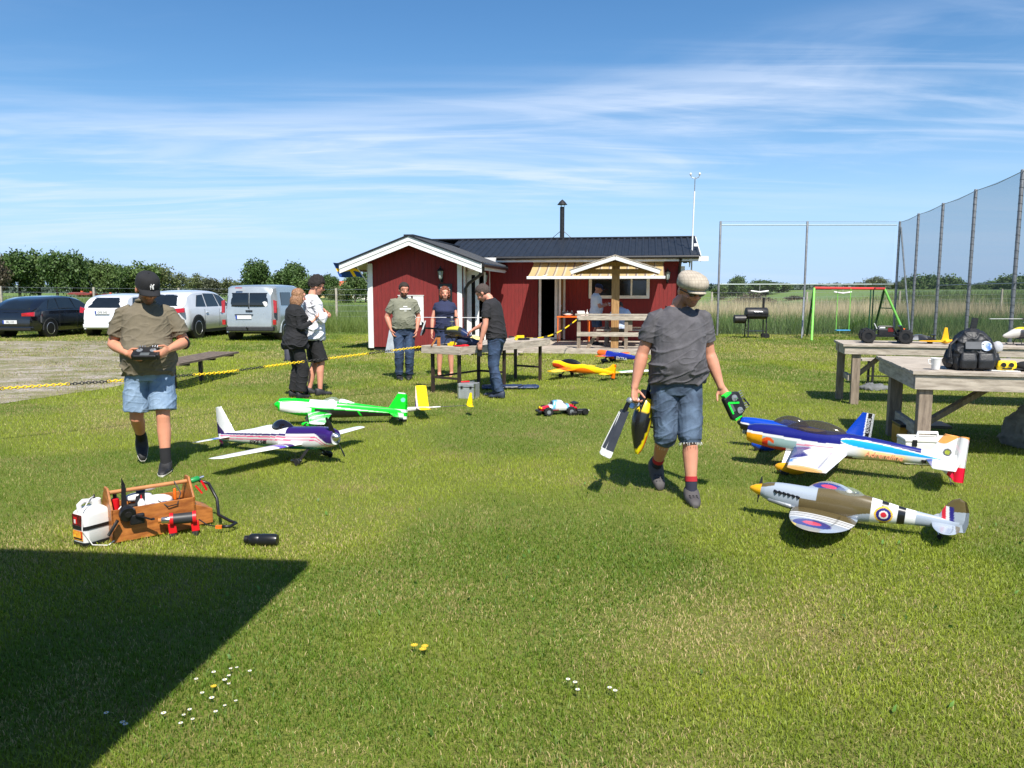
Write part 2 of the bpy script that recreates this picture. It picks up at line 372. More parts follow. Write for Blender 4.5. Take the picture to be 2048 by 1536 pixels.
# ================================================================ clubhouse
HR = -9.5
house = thing('clubhouse', 'red timber clubhouse with white trim and dark corrugated metal roof', 'building', (-3.84, 20.92, 0), R(HR))
M_REDW = pm('falu_red_boards', (.205, .017, .016), .8, .10, 3.5, .12, 60, stretch=(6, 6, 1), col2=(.150, .013, .012))
M_ROOF = pm('dark_roof_metal', (.022, .026, .034), .5, .15, 5, .05, 40, spec=.25)
M_GLASS = pm('dark_glass', (.012, .014, .016), .06, .1, 3, spec=.7)
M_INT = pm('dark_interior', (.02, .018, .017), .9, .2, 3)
M_TRIM = pm('white_trim', (.74, .73, .70), .55, .08, 5, .08, 40)
def wall(name, p0, ux, length, ztop, holes=(), z0=.12, th=.03, pitch=.118):
    """vertical boards with open grooves on a backing panel; ztop a function of u, holes (u0,u1,z0,z1)"""
    X = V((*ux, 0)); Nn = Vector((X.y, -X.x, 0)); mb = MB(); n = round(length / pitch); w = length / n; P = V((*p0, 0))
    for i in range(n):
        a, b = i * w + .0016, (i + 1) * w - .0016; zt = min(ztop(a), ztop(b))
        segs = [(z0, None)]
        for h in holes:
            if b > h[0] + .02 and a < h[1] - .02: segs = [(z0, h[2]), (h[3], None)]
        for s0, s1 in segs:
            s1a, s1b = (ztop(a), ztop(b)) if s1 is None else (s1, s1)
            if s1a - s0 < .02: continue
            A, B = P + X * a, P + X * b; o = Nn * (th * (.97 + .06 * random.random()))
            mb.add([A + V(0, 0, s0), B + V(0, 0, s0), B + V(0, 0, s1b), A + V(0, 0, s1a), A + o + V(0, 0, s0), B + o + V(0, 0, s0), B + o + V(0, 0, s1b), A + o + V(0, 0, s1a)],
                   [(4, 5, 6, 7), (0, 3, 2, 1), (0, 1, 5, 4), (1, 2, 6, 5), (2, 3, 7, 6), (3, 0, 4, 7)])
    return mb.build(name, M_REDW, house)
WW, WD, MW, MD = 2.56, 3.6, 8.35, 4.6          # wing width/depth, main width/depth
EAV, RDG = 2.46, 2.93
wing_top = lambda u: lerp(EAV, RDG, 1 - abs(u - WW / 2) / (WW / 2)) - .02
wall('wall', (0, 0), (1, 0), WW, wing_top)
wall('wall', (WW, .0), (0, 1), WD, lambda u: EAV + .0, holes=[(.42, 1.9, .12, 2.12)])
wall('wall', (0, WD), (0, -1), WD, lambda u: EAV)
EAVM, RDGM = 2.62, 3.22
wall('wall', (WW, WD), (1, 0), MW - WW, lambda u: EAVM, holes=[(4.17 - WW, 4.94 - WW, .14, 2.15), (5.70 - WW, 7.42 - WW, 1.46, 2.2)])
wall('wall', (MW, WD), (0, 1), MD, lambda u: lerp(EAVM, RDGM, 1 - abs(u - MD / 2) / (MD / 2)))
wall('wall', (MW, WD + MD), (-1, 0), MW, lambda u: EAVM)
wall('wall', (0, WD + MD), (0, -1), MD, lambda u: lerp(EAVM, RDGM, 1 - abs(u - MD / 2) / (MD / 2)))
# plain core behind the boards (dark, keeps light out)
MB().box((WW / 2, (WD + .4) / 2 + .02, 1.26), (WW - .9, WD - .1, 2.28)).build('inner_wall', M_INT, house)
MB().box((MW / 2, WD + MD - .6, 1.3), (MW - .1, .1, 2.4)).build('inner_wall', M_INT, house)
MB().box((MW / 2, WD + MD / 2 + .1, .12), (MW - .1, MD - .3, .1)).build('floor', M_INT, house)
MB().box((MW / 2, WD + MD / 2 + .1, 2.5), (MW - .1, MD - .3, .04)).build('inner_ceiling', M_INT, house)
for a, b in ((0, WW),): MB().box((WW / 2, .03, .06), (WW - .04, .04, .12)).build('plinth', M_INT, house)
MB().box((WW - .02, WD / 2, .06), (.04, WD, .12)).build('plinth', M_INT, house); MB().box((.02, WD / 2, .06), (.04, WD, .12)).build('plinth', M_INT, house)
# corrugated roofs -------------------------------------------------
def roofsheet(A, B, C, rib=.2, hgt=.03, back=False):
    """sheet from eave corner A along B (eave direction*length) up to the ridge by C"""
    A, B, C = V(A), V(B), V(C); n = B.cross(C).normalized(); n = n if n.z > 0 else -n; L0 = B.length; k = int(L0 / rib); rows = []
    us = []
    for i in range(k): us += [(i + 0) / k, (i + .56) / k, (i + .66) / k, (i + .88) / k, (i + .98) / k]
    hs = [0, 0, hgt, hgt, 0] * k; us.append(1); hs.append(0)
    g = [[A + B * u + C * t + n * h for u, h in zip(us, hs)] for t in np.linspace(0, 1, 5)]
    return MB().sheet(g)
ov = .55; ovs = .62
sl = (RDG - EAV) / (WW / 2)
zL = EAV - sl * .60
wr_y0, wr_len = -ov, WD + ov + 2.3
for sgn in (0, 1):
    x0 = -.60 if sgn == 0 else WW + .62
    r = roofsheet((x0, wr_y0, zL + .10), (0, wr_len if sgn == 0 else WD + ov - .1, 0), (WW / 2 - x0, 0, RDG - zL + .0)).build('roof', M_ROOF, house, solid=.02)
MB().bar((WW / 2, wr_y0, RDG + .12), (WW / 2, wr_y0 + wr_len, RDG + .12), .26, .04).build('ridge_cap', M_ROOF, house)
slm = (RDGM - EAVM) / (MD / 2); zM = EAVM - slm * .45
roofsheet((1.1, WD - .45, zM + .12), (MW + .55 - 1.1, 0, 0), (0, MD / 2 + .45, RDGM - zM)).build('roof', M_ROOF, house, solid=.02)
roofsheet((-.5, WD + MD + .45, zM + .12), (MW + 1.05, 0, 0), (0, -MD / 2 - .45, RDGM - zM)).build('roof', M_ROOF, house, solid=.02)
MB().bar((-.5, WD + MD / 2, RDGM + .14), (MW + .57, WD + MD / 2, RDGM + .14), .3, .04).build('ridge_cap', M_ROOF, house)
# white barge boards on the gable (two overlapping boards) and fascias
for x0 in (-.62, WW + .64):
    a = Vector((x0, -ov - .012, zL + .015)); b = Vector((WW / 2, -ov - .012, RDG + .035 + .0))
    d = (b - a); s_ = 1 if x0 < 0 else -1
    for k, (dz, w, dy, ln) in enumerate(((.0, .115, 0, 1), (-.115, .115, .016, 1))):
        q = [a + V(0, dy, dz - w / 2), b + V(0, dy, dz - w / 2), b + V(0, dy, dz + w / 2), a + V(0, dy, dz + w / 2)]
        MB().add(q + [v + V(0, .022, 0) for v in q], [(0, 1, 2, 3), (7, 6, 5, 4), (0, 4, 5, 1), (1, 5, 6, 2), (2, 6, 7, 3), (3, 7, 4, 0)]).build('barge_board', M_WHITE, house, fix=True)
    MB().bar(a + V(0, -.01, .085), b + V(0, -.01, .085), .05, .03).build('roof_edge_flashing', M_ROOF, house)
MB().box((WW + .60, -ov + (WD + ov - .5) / 2 + .02, zL + .0), (.025, WD + ov - .55, .16)).build('fascia', M_TRIM, house)
MB().box((-.58, WD / 2, zL + .0), (.025, WD + ov, .16)).build('fascia', M_TRIM, house)
MB().box((WW + .3, WD / 2 - .3, zL + .07), (.58, WD + .4, .02), rot=(0, math.atan(sl), 0)).build('soffit', M_TRIM, house)
MB().box((-.29, WD / 2 - .3, zL + .07), (.58, WD + .4, .02), rot=(0, -math.atan(sl), 0)).build('soffit', M_TRIM, house)
MB().add([(-.58, -ov + .03, zL + .0), (WW / 2, -ov + .03, RDG - .04), (WW / 2, .0, RDG - .04), (-.58, .0, zL + .0), (WW + .6, -ov + .03, zL), (WW + .6, 0, zL)], [(0, 1, 2, 3), (1, 4, 5, 2)]).build('soffit', M_REDW, house, solid=.01)
# gutter and downpipe at the wing corner
MB().tube([(WW + .67, -ov, zL + .05), (WW + .67, WD - .6, zL + .05)], .055, 10).build('gutter', M_BLACKM, house, smooth=60)
MB().tube([(WW + .67, -ov + .05, zL + .03), (WW + .66, -ov + .07, zL - .10), (WW + .55, -.36, zL - .22), (WW + .2, -.10, zL - .42), (WW + .10, -.06, zL - .56), (WW + .09, -.06, .15)], .042, 10).build('downpipe', M_BLACKM, house, smooth=60)
MB().box((MW / 2 + .9, WD - .44, zM + .05), (MW - WW + 1.1 + 1.2, .03, .14)).build('fascia', M_TRIM, house)
MB().box((MW / 2 + .9, WD - .24, zM + .06), (MW - WW + 2.2, .42, .02)).build('soffit', M_TRIM, house)
MB().tube([(2.9, WD - .50, zM + .10), (MW + .5, WD - .50, zM + .10)], .055, 10).build('gutter', M_BLACKM, house, smooth=60)
MB().tube([(MW - .02, WD - .48, zM + .04), (MW - .02, WD - .4, zM - .06), (MW - .03, WD - .10, zM - .2), (MW - .03, WD - .10, .2)], .042, 10).build('downpipe', M_BLACKM, house, smooth=60)
for k, (dz, w, dy) in enumerate(((.0, .13, 0),)):
    for y0, y1, z0, z1 in ((WD - .45, WD + MD / 2, zM + .06, RDGM + .08), (WD + MD + .45, WD + MD / 2, zM + .06, RDGM + .08)):
        MB().bar((MW + .55, y0, z0), (MW + .55, y1, z1), .025, .2).build('barge_board', M_WHITE, house)
MB().box((MW + .27, WD - .2, zM + .01), (.5, .5, .03)).build('soffit', M_TRIM, house)
# corner boards
for x, y in ((.045, -.045), (WW - .055, -.045), (MW - .25 + .32, WD - .05)):
    MB().box((x, y, 1.22), (.125, .03, 2.26)).build('corner_board', M_WHITE, house)
MB().box((-.045, .06, 1.22), (.03, .125, 2.26)).build('corner_board', M_WHITE, house)
MB().box((WW + .05, .06, 1.22), (.03, .125, 2.26)).build('corner_board', M_WHITE, house)
MB().box((WW + .05, WD - .1, 1.22), (.03, .05, 2.26)).build('corner_board', M_TRIM, house)
# chimney flue
ch = MB().lathe([(.075, 0), (.075, 1.15)], (4.58, WD + MD / 2 + .1, RDGM + .02), 16).build('chimney', M_BLACKM, house, smooth=60)
MB().lathe([(.17, 0), (.09, .1), (.01, .17)], (4.58, WD + MD / 2 + .1, RDGM + 1.24), 16).build('cap', M_BLACKM, ch, smooth=40)
for a in range(3): MB().tube([(4.58 + .06 * math.cos(a * 2.1), WD + MD / 2 + .1 + .06 * math.sin(a * 2.1), RDGM + 1.15), (4.58 + .09 * math.cos(a * 2.1), WD + MD / 2 + .1 + .09 * math.sin(a * 2.1), RDGM + 1.26)], .008, 5).build('cap_bracket', M_BLACKM, ch)
for s in (-1, 1): MB().tube([(4.58 + s * .07, WD + MD / 2 + .08, RDGM + .36), (4.58 + s * .33, WD + MD / 2 + .02, RDGM + .14)], .011, 6).build('stay_rod', M_BLACKM, ch)
# doors in the side of the wing: two open glazed leaves and a frame
def leaf(par, name, hinge, ang, w, h, z0, mat=M_WHITE, glass=True):
    d = V((math.cos(ang), math.sin(ang), 0)); p = V(hinge); n = Vector((-d.y, d.x, 0)); rail = .1
    L0 = MB()
    for a, b in ((rail / 2, 0), (w - rail / 2, 0)): q = p + d * a; L0.bar(q + V(0, 0, z0), q + V(0, 0, z0 + h), rail, .045, up=tuple(n))
    for z, hh in ((z0 + .12, .24), (z0 + h - .05, .1)): L0.bar(p + d * rail + V(0, 0, z), p + d * (w - rail) + V(0, 0, z), .044, hh)
    o = L0.build(name, mat, par, bevel=.004)
    MB().bar(p + d * rail + V(0, 0, z0 + h / 2 + .07), p + d * (w - rail) + V(0, 0, z0 + h / 2 + .07), .012, h - .34).build('pane', M_GLASS if glass else mat, o)
    MB().bar(p + d * (w - .05) - n * .05 + V(0, 0, z0 + 1.0), p + d * (w - .05) + n * .05 + V(0, 0, z0 + 1.0), .02, .02).build('handle', M_CHROME, o)
    return o
leaf(house, 'door', (WW + .06, .40, 0), R(8), .30, 1.95, .2)
leaf(house, 'door', (WW + .05, 1.86, 0), R(-62), .62, 1.95, .2)
for y in (.42, 1.9): MB().box((WW + .045, y, 1.16), (.05, .09, 2.06)).build('door_frame', M_WHITE, house)
MB().box((WW + .045, 1.16, 2.19), (.05, 1.57, .09)).build('door_frame', M_WHITE, house)
# front door of the main house, standing open
for x in (4.17, 4.66): MB().box((x, WD - .045, 1.16), (.075, .05, 2.02)).build('door_frame', M_TRIM, house)
MB().box((4.42, WD - .045, .175), (.42, .06, .06)).build('threshold', M_TRIM, house)
MB().box((4.80, WD - .05, 1.18), (.20, .035, 1.98)).build('door', pm('oak_leaf', srgb(150, 112, 72), .6, .15, 4, .1, 50, stretch=(8, 8, 1)), house)
leaf(house, 'door', (4.70, WD - .06, 0), R(-75), .55, 1.95, .18, M_TRIM)
MB().box((4.915, WD - .045, 1.16), (.06, .05, 2.02)).build('door_frame', M_TRIM, house)
# window strip
win = MB().box((6.56, WD + .0, 1.83), (1.70, .02, .72)).build('window', M_GLASS, house)
MB().box((7.12, WD + .10, 1.80), (.5, .02, .40)).build('pale_blind', M_WHITE, win)
for x in (5.70, 7.42): MB().box((x, WD - .05, 1.83), (.09, .045, .80)).build('frame', M_TRIM, win)
MB().box((6.93, WD - .045, 1.83), (.05, .04, .72)).build('mullion', M_TRIM, win)
for z, d in ((1.44, .06), (2.22, .045)): MB().box((6.56, WD - .055, z), (1.80, d, .09)).build('frame', M_TRIM, win)
def H(u, w, z): return house_m @ V(u, w, z)
house_m = Matrix.Translation((-3.84, 20.92, 0)) @ Matrix.Rotation(R(HR), 4, 'Z')
# ------------------------------------------------ awning
aw = thing('awning', 'extended yellow and grey striped fabric awning above the clubhouse door', 'awning', H(0, 0, 0), R(HR))
u0, u1, wo_, zt, zb = 3.98, 7.86, WD - 1.42, 2.47, 2.02
aw_c = lambda x, y, z: (srgb(214, 188, 132) if ((x - u0) / .262) % 1 < .70 else (srgb(142, 122, 112) if ((x - u0) / .262) % 1 < .84 else srgb(218, 204, 172)))
g = [[(u, lerp(WD - .06, wo_, t), lerp(zt, zb, t) - .05 * math.sin(t * math.pi)) for u in np.linspace(u0 , u1, 240)] for t in np.linspace(0, 1, 9)]
M_AWN = pm('awning_cloth', (1, 1, 1), .85, .05, 10, .05, 100, attr='Col')
t_ = M_AWN.node_tree; b_ = [n for n in t_.nodes if n.type == 'BSDF_PRINCIPLED'][0]; tr_ = t_.nodes.new('ShaderNodeBsdfTranslucent'); at_ = [n for n in t_.nodes if n.type == 'ATTRIBUTE'][0]; t_.links.new(at_.outputs['Color'], tr_.inputs[0])
ms_ = t_.nodes.new('ShaderNodeMixShader'); ms_.inputs[0].default_value = .35; t_.links.new(b_.outputs[0], ms_.inputs[1]); t_.links.new(tr_.outputs[0], ms_.inputs[2]); t_.links.new(ms_.outputs[0], [n for n in t_.nodes if n.type == 'OUTPUT_MATERIAL'][0].inputs[0])
MB().sheet(g).build('cloth', M_AWN, aw, smooth=180, col=aw_c)
MB().box(((u0 + u1) / 2, wo_ - .02, zb - .02), (u1 - u0 + .04, .05, .08)).build('front_bar', M_WHITE, aw, bevel=.01)
MB().box(((u0 + u1) / 2, WD - .1, zt + .05), (u1 - u0 + .04, .1, .1)).build('cassette', M_TRIM, aw, bevel=.01)
for u in (u0 + .4, u1 - .4):
    MB().tube([(u, WD - .1, zt - .05), (u + .25, WD - .8, zt - .34), (u, wo_, zb)], .02, 8).build('arm', M_WHITE, aw)
# ------------------------------------------------ lanterns
def lantern(label, loc, rz):
    t = thing('wall_lantern', label, 'lantern', loc, rz, 'black wall lanterns on the clubhouse')
    MB().box((0, -.01, -.12), (.07, .02, .16)).build('bracket', M_BLACKM, t, bevel=.004)
    MB().tube([(0, -.02, -.12), (0, -.1, -.2), (0, -.15, -.16), (0, -.15, -.1)], .012, 8).build('arm', M_BLACKM, t)
    MB().lathe([(.03, -.11), (.05, -.08), (.075, .10), (.07, .105), (.045, -.075)], (0, -.15, 0), 6).build('glass', pm('lantern_glass', (.35, .40, .38), .15, .1, 5, spec=.6), t)
    for k in range(6): a = k * math.pi / 3; MB().tube([(.052 * math.cos(a), -.15 + .052 * math.sin(a), -.08), (.078 * math.cos(a), -.15 + .078 * math.sin(a), .1)], .005, 4).build('rib', M_BLACKM, t)
    MB().lathe([(.1, .1), (.085, .125), (.04, .175), (.018, .19), (.018, .22), (.004, .235)], (0, -.15, 0), 8).build('cap', M_BLACKM, t)
    return t
lantern('black wall lantern on the gable wall above the black sign', H(2.02, -.035, 2.04), R(HR))
lantern('black wall lantern beside the open white side doors', H(WW + .035, 2.15, 1.98), R(HR + 90))
lantern('black wall lantern at the far right end of the clubhouse front', H(7.98, WD - .04, 2.06), R(HR))
# ------------------------------------------------ boards on the gable wall
t = thing('notice_board', 'white notice board with two doors on the red gable wall', 'notice board', H(1.0, -.05, 1.12), R(HR))
M_WB = pm('white_board', (.82, .80, .77), .45, .05, 5)
MB().box((.0, 0, .02), (.35, .03, .74)).build('door', M_WB, t, bevel=.005); MB().box((.37, -.005, .0), (.29, .03, .78)).build('door', M_WB, t, bevel=.005)
for z in (.385, -.385): MB().box((.17, -.012, z), (.72, .04, .02)).build('frame', M_TRIM, t)
t = thing('wall_sign', 'small black sign with pale lettering under the gable lantern', 'sign', H(2.12, -.05, 1.56), R(HR))
MB().box((0, 0, 0), (.36, .02, .5)).build('board', M_BLACK, t)
for z_, w_, h_ in ((.15, .24, .035), (.10, .27, .03), (-.10, .26, .035)): MB().box((-.01, -.0125, z_), (w_, .005, h_)).build('text_line', M_TRIM, t)
t = thing('black_box', 'black box fixed low on the gable wall behind the bearded man', 'box', H(1.02, -.1, .55), R(HR)); MB().box((0, 0, .0), (.18, .12, .34)).build('body', M_BLACK, t, bevel=.01); MB().box((0, -.06, .1), (.14, .012, .1)).build('lid', M_BLACKM, t)
M_CONC = pm('pale_concrete', srgb(176, 182, 190), .85, .12, 6, .2, 40)
t = thing('concrete_trestle', 'pale grey concrete block standing against the red gable wall', 'block', H(.95, -.5, 0), R(HR))
MB().prism([(-.36, 0), (-.02, 0), (-.05, .62), (-.23, .62)], .12, (0, 0, 0), mid=True).build('slab', M_CONC, t, bevel=.008); MB().prism([(.06, .0), (.26, 0), (.22, .5), (.06, .5)], .12, (0, .1, 0), mid=True).build('slab', M_CONC, t, bevel=.008)
# ------------------------------------------------ flag
t = thing('flag', 'blue and yellow cross flag on a slanted pole at the clubhouse corner', 'flag', H(0, 0, 0), R(HR))
MB().tube([(-.02, -.02, 1.80), (-.30, -.30, 2.36)], .014, 8).build('pole', M_WHITE, t); MB().ell((-.305, -.305, 2.38), (.028,) * 3).build('knob', M_YEL, t, smooth=180)
B_, Y_ = srgb(10, 62, 132), srgb(248, 200, 20); g = []
pa, pb = Vector((-.10, -.10, 1.96)), Vector((-.285, -.285, 2.34))
for i in range(41):
    s_ = i / 40; row = []
    for j in range(25):
        q = pb.lerp(pa, j / 24); w_ = math.sin(s_ * 8 + j * .08) * .06 * s_
        row.append((q.x - .62 * s_ - .05 * s_ * (j / 24), q.y - .05 * s_ + w_, q.z + .10 * s_ - .06 * s_ * s_ + .02 * math.sin(s_ * 6)))
    g.append(row)
fl = MB().sheet(g).build('cloth', pm('flag_cloth', (1, 1, 1), .8, .05, 8, attr='Col'), t, smooth=180)
a_ = fl.data.attributes.new('Col', 'FLOAT_COLOR', 'POINT')
for k in range(41 * 25):
    i, j = divmod(k, 25); s_, h_ = i / 40, j / 24
    a_.data[k].color = (*(Y_ if (.30 < s_ < .44 or .40 < h_ < .60) else B_), 1)
# ------------------------------------------------ weather mast
t = thing('weather_mast', 'thin white mast with wind sensor at the right end of the roof', 'mast', H(MW + .34, WD + .3, 0), R(HR))
MB().tube([(0, 0, 1.6), (.01, 0, 3.5), (.03, 0, 4.55)], .022, 8).build('pole', M_WHITE, t); MB().tube([(.03, 0, 4.5), (.035, 0, 4.95)], .014, 8).build('pole_top', M_GALV, t)
for s in (-1, 1):
    q = MB().tube([(.035, 0, 4.92), (.035 + s * .10, 0, 4.95), (.035 + s * .13, 0, 5.02)], .012, 6).build('arm', M_GALV, t)
    MB().ell((.035 + s * .13, 0, 5.05), (.035, .035, .04)).build('sensor', M_WHITE, q)
MB().box((.11, 0, 2.98), (.12, .1, .09)).build('sensor_box', M_WHITE, t, bevel=.01)
MB().box((-.05, .02, 2.7), (.14, .03, .03)).build('bracket', M_GALV, t); MB().box((-.05, .02, 2.2), (.14, .03, .03)).build('bracket', M_GALV, t)
# ------------------------------------------------ deck
dk = thing('wooden_deck', 'low weathered wooden deck in front of the clubhouse', 'deck', H(0, 0, 0), R(HR))
DZ = .13; d0, d1 = -.05, WD - .06; n = 27; w = (d1 - d0) / n
pl = MB().box((0, 0, 0), (5.55, w - .008, .028)).mesh('plank'); pl.materials.append(M_WOOD)
for i in range(n):
    o = bpy.data.objects.new('plank', pl); COL.objects.link(o); o.parent = dk; o.location = (WW + .13 + 2.775 + random.uniform(-.02, .02), d0 + (i + .5) * w, DZ - .014 + random.uniform(-.0015, .0015))
MB().box((WW + .13 + 2.775, d0 - .02, DZ / 2 - .005), (5.55, .03, DZ - .02)).build('fascia', M_WOOD, dk)
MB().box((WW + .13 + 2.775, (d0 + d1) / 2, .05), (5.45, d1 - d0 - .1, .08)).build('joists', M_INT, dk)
st = thing('wooden_step', 'low wooden step lying at the left end of the deck', 'step', H(WW + 1.0, -.75, 0), R(HR + 3))
for i in range(4): MB().box((0, -.15 + .1 * i, .09), (1.5, .09, .03)).build('plank', M_WOOD, st)
for x in (-.6, .6): MB().box((x, 0, .035), (.06, .38, .07)).build('bearer', M_WOODY, st)
# ------------------------------------------------ deck railing
rl = thing('deck_railing', 'grey wooden railing along the front edge of the deck', 'railing', H(0, 0, 0), R(HR)); ry = .12
for u in (5.64, 6.86, 7.95):
    MB().box((u, ry, DZ + .43), (.09, .07, .86)).build('post', M_WOODZ, rl)
MB().box((6.82, ry, DZ + .885), (2.55, .15, .04)).build('top_rail', M_WOOD, rl); MB().box((6.82, ry - .055, DZ + .80), (2.45, .035, .11)).build('rail', M_WOOD, rl); MB().box((6.82, ry - .055, DZ + .38), (2.45, .035, .11)).build('rail', M_WOOD, rl)
MB().bar((5.86, ry + .1, DZ), (6.12, ry + .1, DZ + .42), .09, .05, up=(0, 1, 0)).build('brace', M_WOODZ, rl)
MB().box((6.95, ry + .04, DZ + .62), (.13, .05, .3)).build('bracket', M_WOODZ, rl)
# ------------------------------------------------ roofed post
rp = thing('roofed_post', 'timber post carrying a small gable roof beside the deck railing', 'roof', H(6.56, .55, DZ), R(HR))
MB().box((0, 0, 1.13), (.2, .2, 2.26)).build('post', M_NEWWOOD, rp, bevel=.006)
rz_, re_, hw, dp = 2.38, 2.02, 1.14, 1.5
for s in (-1, 1):
    for k in range(5):
        a, b = k / 5, (k + 1) / 5
        y0 = -dp / 2
        MB().add([(s * hw * a, -dp / 2, lerp(rz_, re_, a) + .012), (s * hw * (b + .02), -dp / 2, lerp(rz_, re_, b)), (s * hw * (b + .02), dp / 2, lerp(rz_, re_, b)), (s * hw * a, dp / 2, lerp(rz_, re_, a) + .012)], [(0, 1, 2, 3)]).build('roof_board', M_WOODY, rp, solid=.022)
    for y in (-dp / 2 + .02, 0, dp / 2 - .05): MB().bar((0, y, rz_ - .06), (s * hw * .98, y, re_ - .06), .035, .09).build('rafter', M_TRIM if y < -.5 else M_NEWWOOD, rp)
MB().box((0, -.125, 2.0), (2.1, .045, .12)).build('tie_beam', M_NEWWOOD, rp); MB().box((0, -.125, 2.19), (.7, .04, .1)).build('collar', M_NEWWOOD, rp); MB().box((0, .125, 2.0), (2.1, .045, .12)).build('tie_beam', M_NEWWOOD, rp)
# ------------------------------------------------ picnic table on the deck
pt = thing('picnic_table', 'grey wooden picnic table on the deck behind the railing', 'table', H(6.9, 1.75, DZ), R(HR))
for i in range(5): MB().box((0, -.3 + .15 * i, .74), (1.7, .14, .035)).build('top_plank', M_WOOD, pt)
for y in (-.66, .66):
    for k in (-.07, .07): MB().box((0, y + k, .44), (1.7, .13, .035)).build('seat_plank', M_WOOD, pt)
for x in (-.6, .6):
    for s in (-1, 1): MB().bar((x, s * .26, .72), (x, s * .62, 0), .045, .09, up=(1, 0, 0)).build('leg', M_WOODZ, pt)
    MB().box((x + .05, 0, .40), (.045, 1.5, .09)).build('crossbar', M_WOODY, pt)
# orange-legged table with tableware
ot = thing('folding_table', 'dark topped table with orange legs by the clubhouse door', 'table', H(5.28, 2.75, DZ), R(HR))
MB().box((0, 0, .74), (.95, .6, .03)).build('top', M_ORANGE, ot)
for x in (-.44, .44):
    for y in (-.27, .27): MB().box((x, y, .365), (.03, .03, .73)).build('leg', M_ORANGE, ot)
def lump(name, label, cat, loc, parts, rz=0, group=None):
    t = thing(name, label, cat, loc, rz, group)
    for nm, mb, mt in parts: mb.build(nm, mt, t, smooth=50)
    return t
z_ = DZ + .755
lump('white_bowl', 'white bowl of food on the orange legged table', 'bowl', H(5.12, 2.62, z_), [('bowl', MB().lathe([(.07, 0), (.14, .06), (.13, .06), (.06, .01)], n=18), M_WHITE), ('food', MB().ell((0, 0, .05), (.11, .11, .03)), M_WHITE)])
lump('black_tray', 'black rack of small jars on the orange legged table', 'rack', H(5.08, 2.86, z_), [('tray', MB().box((0, 0, .06), (.34, .16, .12)), M_BLACK), ('jar', MB().lathe([(.02, .12), (.02, .16)], (-.13, 0, 0)), M_CHROME), ('jar', MB().lathe([(.02, .12), (.02, .16)], (0.0, 0, 0)), M_CHROME), ('jar', MB().lathe([(.02, .12), (.02, .16)], (.13, 0, 0)), M_CHROME)])
lump('white_carton', 'white carton on the orange legged table', 'carton', H(5.50, 2.62, z_), [('box', MB().box((0, 0, .06), (.22, .15, .12)), M_WHITE), ('flap', MB().box((0, .06, .135), (.22, .02, .04), rot=(.4, 0, 0)), M_WHITE)])
lump('spray_bottle', 'small pale bottle with pointed cap at the end of the orange legged table', 'bottle', H(5.68, 2.62, z_), [('bottle', MB().lathe([(.035, 0), (.04, .02), (.04, .1), (.012, .14)]), M_TRIM), ('cap', MB().lathe([(.013, .14), (.004, .21)]), M_TRIM)])
# ================================================================ tables, bench, chain
def plank_table(name, label, FL, FR, depth, z, npl, legs, wood=M_WOOD, fascia=.13, th=.035, over=.0):
    """table from its front-left to front-right corner; planks run along the front"""
    a = math.atan2(FR[1] - FL[1], FR[0] - FL[0]); Lg = math.hypot(FR[0] - FL[0], FR[1] - FL[1])
    t = thing(name, label, 'table', (FL[0], FL[1], 0), a); w = depth / npl
    for i in range(npl):
        MB().box((Lg / 2 + random.uniform(-.006, .006), (i + .5) * w, z - th / 2 + random.uniform(-.002, .002)), (Lg, w - .007, th)).build('plank', wood, t, bevel=.003)
    MB().box((Lg / 2, .045, z - th - fascia / 2 - .002), (Lg - .06, .04, fascia)).build('apron', wood, t, bevel=.003); MB().box((Lg / 2, depth - .045, z - th - fascia / 2 - .002), (Lg - .06, .04, fascia)).build('apron', wood, t)
    for x in (.045, Lg - .045): MB().box((x, depth / 2, z - th - fascia / 2 - .002), (.04, depth - .14, fascia)).build('apron', M_WOODY, t)
    for x, y, w_ in legs: MB().box((x, y, (z - th) / 2), (w_, w_, z - th - .002)).build('leg', M_WOODZ, t, bevel=.006)
    return t, a, Lg
# near table, right edge
T1 = (3.83, 7.32); A1 = math.atan2(-.265, .97)
t1, a1, L1 = plank_table('wooden_table', 'large weathered wooden table with black backpack at the right edge', T1, (T1[0] + 2.3 * math.cos(A1), T1[1] + 2.3 * math.sin(A1)), 1.85, .86, 12, [(.14, .12, .12), (.12, 1.32, .13), (2.16, .12, .12), (2.16, 1.72, .12)], fascia=.14)
MB().bar((.14, .74, .13), (.95, .74, .70), .05, .12, up=(0, 1, 0)).build('brace', M_WOODZ, t1); MB().bar((.14, .12, .24), (.14, 1.32, .24), .05, .11).build('stretcher', M_WOODY, t1)
# far table
T2 = (4.70, 10.93)
t2, a2, L2 = plank_table('wooden_table', 'long weathered wooden table carrying a toy buggy and a yellow propeller plane', T2, (T2[0] + 3.6 * math.cos(A1), T2[1] + 3.6 * math.sin(A1)), .95, .875, 7, [(.20, .12, .11), (.07, .62, .10), (3.4, .12, .11), (3.4, .8, .11)], fascia=.11)
MB().bar((.2, .45, .32), (.72, .45, .80), .05, .11, up=(0, 1, 0)).build('brace', M_WOODZ, t2); MB().box((.13, .37, .38), (.05, .5, .08)).build('stretcher', M_WOODY, t2)
def onT(t0, ang, x, y, z): c, s = math.cos(ang), math.sin(ang); return Vector((t0[0] + c * x - s * y, t0[1] + s * x + c * y, z))
# bench on steel legs seen between the wooden legs, further back
bk = thing('metal_bench', 'low bench on thin dark steel legs behind the far table', 'bench', (6.75, 13.3, 0), R(-8))
for i in range(3): MB().box((.9, -.12 + .12 * i, .44), (3.2, .1, .03)).build('slat', M_WOOD, bk)
for x in (-.5, .95, 2.3):
    for y in (-.12, .12): MB().box((x, y, .215), (.035, .035, .43)).build('leg', M_BLACKM, bk)
MB().box((.9, -.12, .16), (3.0, .02, .02)).build('rail', M_BLACKM, bk)
